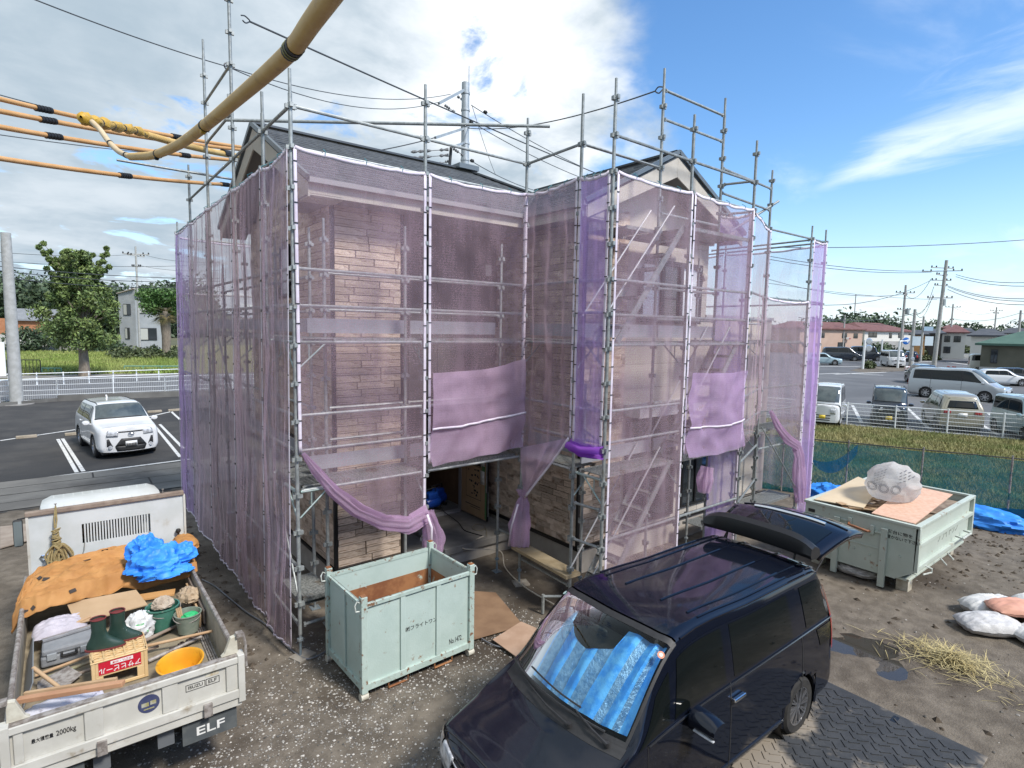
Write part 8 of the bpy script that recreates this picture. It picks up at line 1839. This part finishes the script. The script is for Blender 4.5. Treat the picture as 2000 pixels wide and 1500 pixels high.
mA = lambda v, off=0: poles['main'] + Vector((R2.x, R2.y, 0)) * off + Vector((0, 0, HT(1835, v, poles['main'])))
pz = lambda k, u, v: poles[k] + Vector((0, 0, HT(u, v, poles[k])))
wr('wire from the tall transformer pole |to the left, topmost|to the left, just below the topmost|to the right, highest|to the right, second from the top|to the right, third from the top|to the right, fourth from the top|to the right, lowest|dropping to the second tall pole, upper|drooping to the short thick pole, upper|drooping to the short thick pole, lower|dropping to the second tall pole, lower|sloping left towards the violet net', [(mA(530, -2), AT(1500, 500, 70), .5), (mA(532, -1.5), AT(1500, 506, 70), .6), (mA(536, 2), AT(2060, 548, 80), .6), (mA(540, 2), AT(2060, 556, 80), .6), (mA(558, 1), AT(2060, 580, 80), .8), (mA(560, 1), AT(2060, 586, 80), .8), (mA(565, 1), AT(2060, 592, 80), .9), (mA(545, -1.5), pz('b', 1760, 575), 1.5), (mA(560, -1), pz('c', 1782, 606), 1.8), (mA(575, -1), pz('c', 1782, 606), 2.0), (mA(582, -1), pz('b', 1760, 605), 1.6), (mA(548, -1.5), AT(1540, 590, 70), 1.5)])
wr('|wire from the second tall pole leftwards to the violet net|wire sloping left from the short thick sign pole|wire between the T shaped pole and the red signal pole|wire leaving the frame right of the red signal pole|wire between the T shaped pole and the pole above the beige house|wire between the pink house pole and the plain pole|wire leaving the pink house pole towards the violet net', [(pz('b', 1760, 575), AT(1500, 545, 80), 1.0), (pz('c', 1782, 612), AT(1600, 622, 80), .6), (pz('e', 1856, 622), pz('g', 1985, 611), 1.0), (pz('g', 1985, 611), AT(2060, 606, 90), .5), (pz('f', 1940, 608), pz('e', 1856, 600), 1.2), (pz('h', 1645, 620), pz('d', 1800, 625), 1.2), (pz('h', 1645, 622), AT(1560, 620, 60), .4)])
wr('single dark wire high on the right, crossing behind the violet net', [(AT(1500, 483, 40), AT(2080, 462, 55), .25)], .022); wr('thin wire on the right just below the high one', [(AT(1500, 553, 60), AT(1830, 585, 100), .3)], .022)
# signs
def signpost(label, u, vb, vt, m_, r=.05): p = G(u, vb); t = thing('sign_post', label, 'sign', p, 0, 'signs at the junction'); MB().tube(p, p + Vector((0, 0, HT(u, vt, p))), r, 8).obj('post', m_, t); return t, p
rt = Vector((R2.x, R2.y, 0)).normalized(); fwv = Vector((FW.x, FW.y, 0)).normalized()
def disc(t, p, u, v, rpx, m_, name, offs=0.25, n=24):
    d = (Vector((p.x, p.y, 0)) - CAM).to_2d().length; z = HT(u, v, p); k = FPX / ((Vector((p.x, p.y, z)) - CAM).dot(FW)); r_ = rpx / k; du = ((u - 1000) - (Vector((p.x, p.y, z)) - CAM).dot(R2) / (Vector((p.x, p.y, z)) - CAM).dot(FW) * FPX) / k
    o = MB().lathe([(.001, 0), (r_ * .7, .0), (r_, -.03), (r_, -.06), (.001, -.07)], n, (0, 0, 0)).obj(name, m_, t, world=False); o.location = rt * du + Vector((0, 0, z)) - fwv * .1; o.rotation_euler = (-fwv).to_track_quat('Z', 'Y').to_euler(); return o
M_MIR = mat('mirror_face', (.42, .45, .48), rough=.15, metal=.6); M_SBLUE = mat('sign_blue', (.02, .13, .45), rough=.4)
t, p = signpost('white post with two round traffic mirrors on the island', 1685, 721, 664, M_FENCE, .14); disc(t, p, 1697, 667, 6.5, M_MIR, 'round_mirror'); disc(t, p, 1696, 680, 7, M_MIR, 'round_mirror')
t, p = signpost('white bent post carrying a round blue sign with white arrows', 1753, 719, 667, M_FENCE, .14); o = disc(t, p, 1769, 666, 7, M_SBLUE, 'blue_disc'); z = HT(1753, 667, p); MB().tube(p + Vector((0, 0, z)), p + rt * 1.2 + Vector((0, 0, z + .2)), .13, 8).obj('bent_arm', M_FENCE, t)
b = MB().box(-.32, .32, -.06, .06, .003, .02).box(.1, .3, -.2, .2, .003, .018); b.obj('arrow_mark', M_FENCE, o, world=False)
t, p = signpost('white post without a sign behind the black minivans', 1720, 708, 663, M_FENCE, .12)
t, p = signpost('short post with a small round mirror by the far barriers', 1782, 728, 702, M_FENCE, .06); disc(t, p, 1782, 701, 4, M_MIR, 'round_mirror')
for k, (u, v, w_, h_, m_, lb_) in enumerate(((1787, 666, 8, 9, mat('sign_pale', (.50, .58, .62), rough=.5), 'pale rectangular sign on the short thick pole'), (1812, 666, 8, 9, mat('sign_pale', (.5, .58, .62)), 'pale route sign beside the tall transformer pole'), (1811, 642, 9, 4, mat('sign_blue2', (.30, .42, .52), rough=.5), 'flat blue grey street name board above the route sign'))):
    q = poles['c'] if k == 0 else poles['d']; z = HT(u, v, q); kk = FPX / ((Vector((q.x, q.y, z)) - CAM).dot(FW)); du = ((u - 1000) - (Vector((q.x, q.y, z)) - CAM).dot(R2) / (Vector((q.x, q.y, z)) - CAM).dot(FW) * FPX) / kk; c = Vector((q.x, q.y, z)) + rt * du - fwv * .3
    t = thing('road_sign', lb_, 'sign', c, 0, 'signs at the junction'); MB().obox(c, (2 * w_ / kk, .06, 2 * h_ / kk), Matrix.Rotation(math.atan2(rt.y, rt.x), 3, 'Z')).obj('panel', m_, t); MB().tube(c + fwv * .05, Vector((q.x, q.y, z)), .06, 6).obj('bracket_arm', M_CPOLE, t)
b = thing('barrier', 'small red and white pipe barrier behind the dark car', 'barrier', G(1776, 727)); a = G(1768, 727); c = G(1784, 727); h_ = HT(1776, 717, a)
MB().path([a, a + Vector((0, 0, h_)), c + Vector((0, 0, h_)), c], .09, 6).obj('pipe_frame', mat('barrier_stripe', (.75, .75, .75), (.5, .06, .05), .5, scale=1.6, lo=.49, hi=.51), b)
for k in range(3):
    a, c = G(1850 + 30 * k, 722 + k), G(1866 + 30 * k, 723 + k); h_ = HT(1850 + 30 * k, 716 + k, a); tag(MB().path([a, a + Vector((0, 0, h_)), c + Vector((0, 0, h_)), c], .09, 6).obj('barrier', mat('barrier_stripe', (1, 1, 1))), ('red and white pipe barrier beyond the silver minivan, left of three', 'red and white pipe barrier beyond the silver minivan, middle of three', 'red and white pipe barrier beyond the silver minivan, right of three')[k], 'barrier', 'pipe barriers')
# houses on the right
def house_r(label, u0, u1, vb, vw, vr, wall, roofm, depth=8, ridge=.35, wins=(), hip=True, over=.6, name='house', dist=None, base=None, lower=None):
    a = G(u0, vb) if dist is None else AT(u0, vb, dist); c = (G(u1, vb) if dist is None else AT(u1, vb, dist)); a.z = c.z = 0; zb = 0; zw = HT(u0, vw, a); zr = HT((u0 + u1) / 2, vr, (a + c) / 2); x = (c - a).to_2d().normalized(); y = Vector((-x.y, x.x));  Wd = (c - a).length
    if y.dot(Vector((FW.x, FW.y))) < 0: y = -y
    t = thing(name, label, 'house', a); Pn = lambda p, d, z: Vector((a.x + x.x * p + y.x * d, a.y + x.y * p + y.y * d, z))
    MB().prism([Pn(0, 0, 0), Pn(Wd, 0, 0), Pn(Wd, depth, 0), Pn(0, depth, 0)], (0, 0, zw)).obj('wall', wall, t)
    if lower: MB().prism([Pn(-.05, -.05, 0), Pn(Wd + .05, -.05, 0), Pn(Wd + .05, -.02, 0), Pn(-.05, -.02, 0)], (0, 0, zw * lower[0])).obj('lower_wall', lower[1], t)
    o_ = over; i_ = Wd * ridge if hip else -o_
    b = MB(); e = [Pn(-o_, -o_, zw), Pn(Wd + o_, -o_, zw), Pn(Wd + o_, depth + o_, zw), Pn(-o_, depth + o_, zw), Pn(i_, depth / 2, zr), Pn(Wd - i_, depth / 2, zr)]
    b.add(e, [(0, 1, 5, 4), (1, 2, 5), (2, 3, 4, 5), (3, 0, 4), (0, 3, 2, 1)]).add([e[0] - Vector((0, 0, .25)), e[1] - Vector((0, 0, .25)), e[1], e[0]], [(0, 1, 2, 3)]); b.obj('roof', roofm, t)
    for (f0, f1, g0, g1) in wins:
        w = MB().prism([Pn(Wd * f0, -.06, zw * g0), Pn(Wd * f1, -.06, zw * g0), Pn(Wd * f1, -.06, zw * g1), Pn(Wd * f0, -.06, zw * g1)], Vector((y.x, y.y, 0)) * .05).obj('window', M_PLBLK, t)
        for k in range(2): p0, p1 = lerp(f0, f1, .04 + .5 * k), lerp(f0, f1, .46 + .5 * k); MB().prism([Pn(Wd * p0, -.09, zw * lerp(g0, g1, .06)), Pn(Wd * p1, -.09, zw * lerp(g0, g1, .06)), Pn(Wd * p1, -.09, zw * lerp(g0, g1, .94)), Pn(Wd * p0, -.09, zw * lerp(g0, g1, .94))], Vector((y.x, y.y, 0)) * .02).obj('pane', M_GLASSD, w)
    return t
M_PINK = mat('wall_pink', (.46, .32, .24), (.50, .36, .28), .85, scale=.3); M_WCREAM = mat('wall_cream', (.62, .60, .54), (.66, .64, .58), .85, scale=.3); M_WGREY = mat('wall_grey', (.30, .29, .27), (.36, .35, .33), .85, scale=.5); M_RMAR = mat('roof_maroon', (.14, .06, .055), (.18, .085, .075), .8, scale=1); M_RDK = mat('roof_dark', (.06, .065, .075), (.085, .09, .10), .8, scale=1); M_RGRN = mat('roof_green', (.06, .12, .09), (.075, .14, .105), .8, scale=1); M_WOLV = mat('wall_olive', (.10, .10, .075), (.13, .125, .095), .85, scale=.5)
house_r('pink two-storey house with a dark red roof, leftmost on the right side', 1560, 1682, 690, 640, 628, M_PINK, M_RMAR, 9, .1, ((.30, .38, .62, .82), (.66, .74, .62, .82), (.85, .92, .62, .82), (.60, .72, .15, .45)))
house_r('white house with a maroon hipped roof above a grey ground floor', 1686, 1776, 688, 645, 630, M_WCREAM, M_RMAR, 12, .22, ((.08, .26, .68, .9), (.52, .58, .66, .9), (.72, .84, .68, .9), (.30, .38, .12, .38)), lower=(.52, M_WGREY))
house_r('small orange house wall glimpsed left of the transformer pole', 1780, 1806, 680, 652, 644, mat('wall_orange', (.55, .30, .12), (.5, .27, .11), .85), M_RDK, 8, .2, ((.2, .5, .6, .85),), dist=125)
house_r('dark grey house behind the street name board', 1806, 1838, 684, 650, 642, mat('wall_slate', (.07, .08, .085), rough=.8), M_RDK, 8, .2, ((.4, .6, .6, .8),), dist=130)
house_r('cream house with balconies right of the transformer pole', 1838, 1884, 684, 648, 638, M_WCREAM, M_RMAR, 9, .2, ((.1, .35, .62, .85), (.5, .8, .62, .85), (.1, .4, .2, .45)), dist=140)
house_r('beige house with a dark blue hipped roof, far right', 1894, 1956, 688, 654, 641, M_WCREAM, M_RDK, 9, .3, ((.62, .74, .6, .85),), dist=120)
house_r('green roofed low shop with an olive wall at the right edge', 1914, 2090, 708, 670, 646, M_WOLV, M_RGRN, 12, .45, ((.12, .20, .35, .8),), dist=88, lower=(.22, mat('skirt_pale', (.4, .4, .38), rough=.8)))
for k, (u0, u1, vw, vr, m_, lb_) in enumerate(((1700, 1735, 640, 634, M_RDK, 'far roof above the white house, left'), (1872, 1900, 648, 640, M_RDK, 'far roof behind the cream house'), (1955, 2010, 650, 640, M_RDK, 'far pale house behind the green roofed shop'), (1840, 1875, 640, 634, M_RMAR, 'far maroon roof behind the cream balcony house'))): house_r(lb_, u0, u1, 668, vw, vr, M_WCREAM, m_, 9, .25, ((.2, .4, .5, .8),), dist=190 + 8 * k)
# hedges and treeline on the right
def hedge(label, u0, u1, vb, vt, m_, seed, n=3500, name='hedge', rr__=1.3, leaf=.28):
    r_ = random.Random(seed); cs = []
    for i in range(40): u = lerp(u0, u1, r_.random()); p = G(u, vb); z = HT(u, vt, p); cs.append(p + Vector((0, 0, r_.random() * max(.3, z - .7)))); 
    p0 = G((u0 + u1) / 2, vb); V, F = leaves(cs, rr__, n, leaf, seed); t = thing(name, label, 'hedge', p0, 0, 'hedges along the far road'); leafmesh('foliage', V, F, m_, t)
hedge('dark reddish green hedge behind the black minivans', 1600, 1682, 686, 660, M_LEAFD, 71); hedge('round green bush beside the pink house', 1655, 1682, 688, 662, M_LEAF, 72, 1800, 'bush'); hedge('dark hedge in front of the white house', 1704, 1736, 694, 672, M_LEAFD, 73, 1800); hedge('long clipped hedge left of the transformer pole', 1726, 1800, 702, 684, M_LEAFD, 74); hedge('low bushes in front of the beige house', 1880, 1915, 690, 676, M_LEAFO, 75, 1500); hedge('grassy verge bushes before the green roofed shop', 1900, 2010, 712, 704, M_LEAFO, 76, 2500, 'verge', .8, .2)
hedge('low shrubs around the far junction, right of the sign pole', 1790, 1832, 704, 694, M_LEAFO, 77, 1500, 'shrubs', .8, .2)
wood('far_wood', 'wooded skyline on the right', 1560, 2080, 628, 638, 655, 330, 6, 34000, .8, M_LEAFD, 7, 260)
wood('far_wood', 'taller dark trees behind the pink house', 1590, 1750, 618, 622, 650, 240, 8, 9000, .8, M_LEAFD, 6, 90)
wood('far_wood', 'wooded skyline hidden behind the house and netting', 330, 1600, 600, 630, 650, 320, 9, 14000, 1.1, M_LEAFD, 8, 200)
tag(MB().bar(G(1820, 697), G(1895, 700), .3, 1.5).obj('white_wall', mat('white_wall', (.62, .62, .6), rough=.8)), 'low white wall beside the side road', 'wall')
# unseen dark building added behind the viewpoint to darken reflections in the van
nb = thing('added_dark_building', 'plain dark building added unseen behind the viewpoint to darken reflections', 'building', (0, -16, 0))
M_NB = mat('added_building_dark', (.06, .052, .045), (.08, .07, .06), .9, scale=.5)
MB().box(-14, 16, -22, -13.5, 0, 6.2).obj('wall', M_NB, nb); MB().box(-14.4, 16.4, -22.4, -13.1, 6.2, 6.5).obj('roof', M_RDK, nb)
for k in range(7): window(-11 + 3.6 * k, -9.4 + 3.6 * k, -13.5, 3.6, 5.0, 2, .06, .06, parent=nb)

# lettering to plain meshes
bpy.context.view_layer.update(); dg = bpy.context.evaluated_depsgraph_get()
for o in [o for o in bpy.data.objects if o.type == 'FONT']:
    me = bpy.data.meshes.new_from_object(o.evaluated_get(dg)); n = bpy.data.objects.new('lettering', me); COL.objects.link(n)
    if not me.materials: me.materials.append(o.data.materials[0])
    n.parent = o.parent; n.matrix_parent_inverse = o.matrix_parent_inverse.copy(); n.matrix_basis = o.matrix_basis.copy(); bpy.data.objects.remove(o)

# loose pieces of frames become parts of their own
SPLIT = {'crossarm', 'insulator', 'rim_frame', 'rake_soffit', 'lamp_bracket', 'edge_frame', 'door_frame', 'green_tape', 'wiper', 'nail', 'hook', 'hook_plate', 'stair_stringers', 'side_wall', 'drip_edge', 'wall_backing', 'recess_wall', 'terminal_post', 'binding', 'headlight', 'side_rib', 'bolt', 'guard_pipe', 'cord', 'rail', 'hall_lining', 'paper_sheets'}
for o in [o for o in bpy.data.objects if o.type == 'MESH' and o.name.split('.')[0] in SPLIT and len(o.data.vertices) < 4000]:
    me = o.data; up = list(range(len(me.vertices)))
    def find(a):
        while up[a] != a: up[a] = up[up[a]]; a = up[a]
        return a
    for p in me.polygons:
        r0 = find(p.vertices[0])
        for v in p.vertices[1:]: up[find(v)] = r0
    g = {}
    for p in me.polygons: g.setdefault(find(p.vertices[0]), []).append(p)
    if len(g) < 2 or len(g) > 40: continue
    km = [c for c in bpy.data.objects if c.parent == o]
    for k, ps in enumerate(list(g.values())):
        ids = sorted({v for p in ps for v in p.vertices}); ix = {v: i for i, v in enumerate(ids)}
        nm = bpy.data.meshes.new(me.name); nm.from_pydata([me.vertices[v].co for v in ids], [], [[ix[v] for v in p.vertices] for p in ps])
        for mm in me.materials: nm.materials.append(mm)
        nm.polygons.foreach_set('use_smooth', [p.use_smooth for p in ps]); nm.set_sharp_from_angle(angle=rad(45))
        if k == 0: first = nm
        else:
            n = o.copy(); n.data = nm; COL.objects.link(n)
    o.data = first
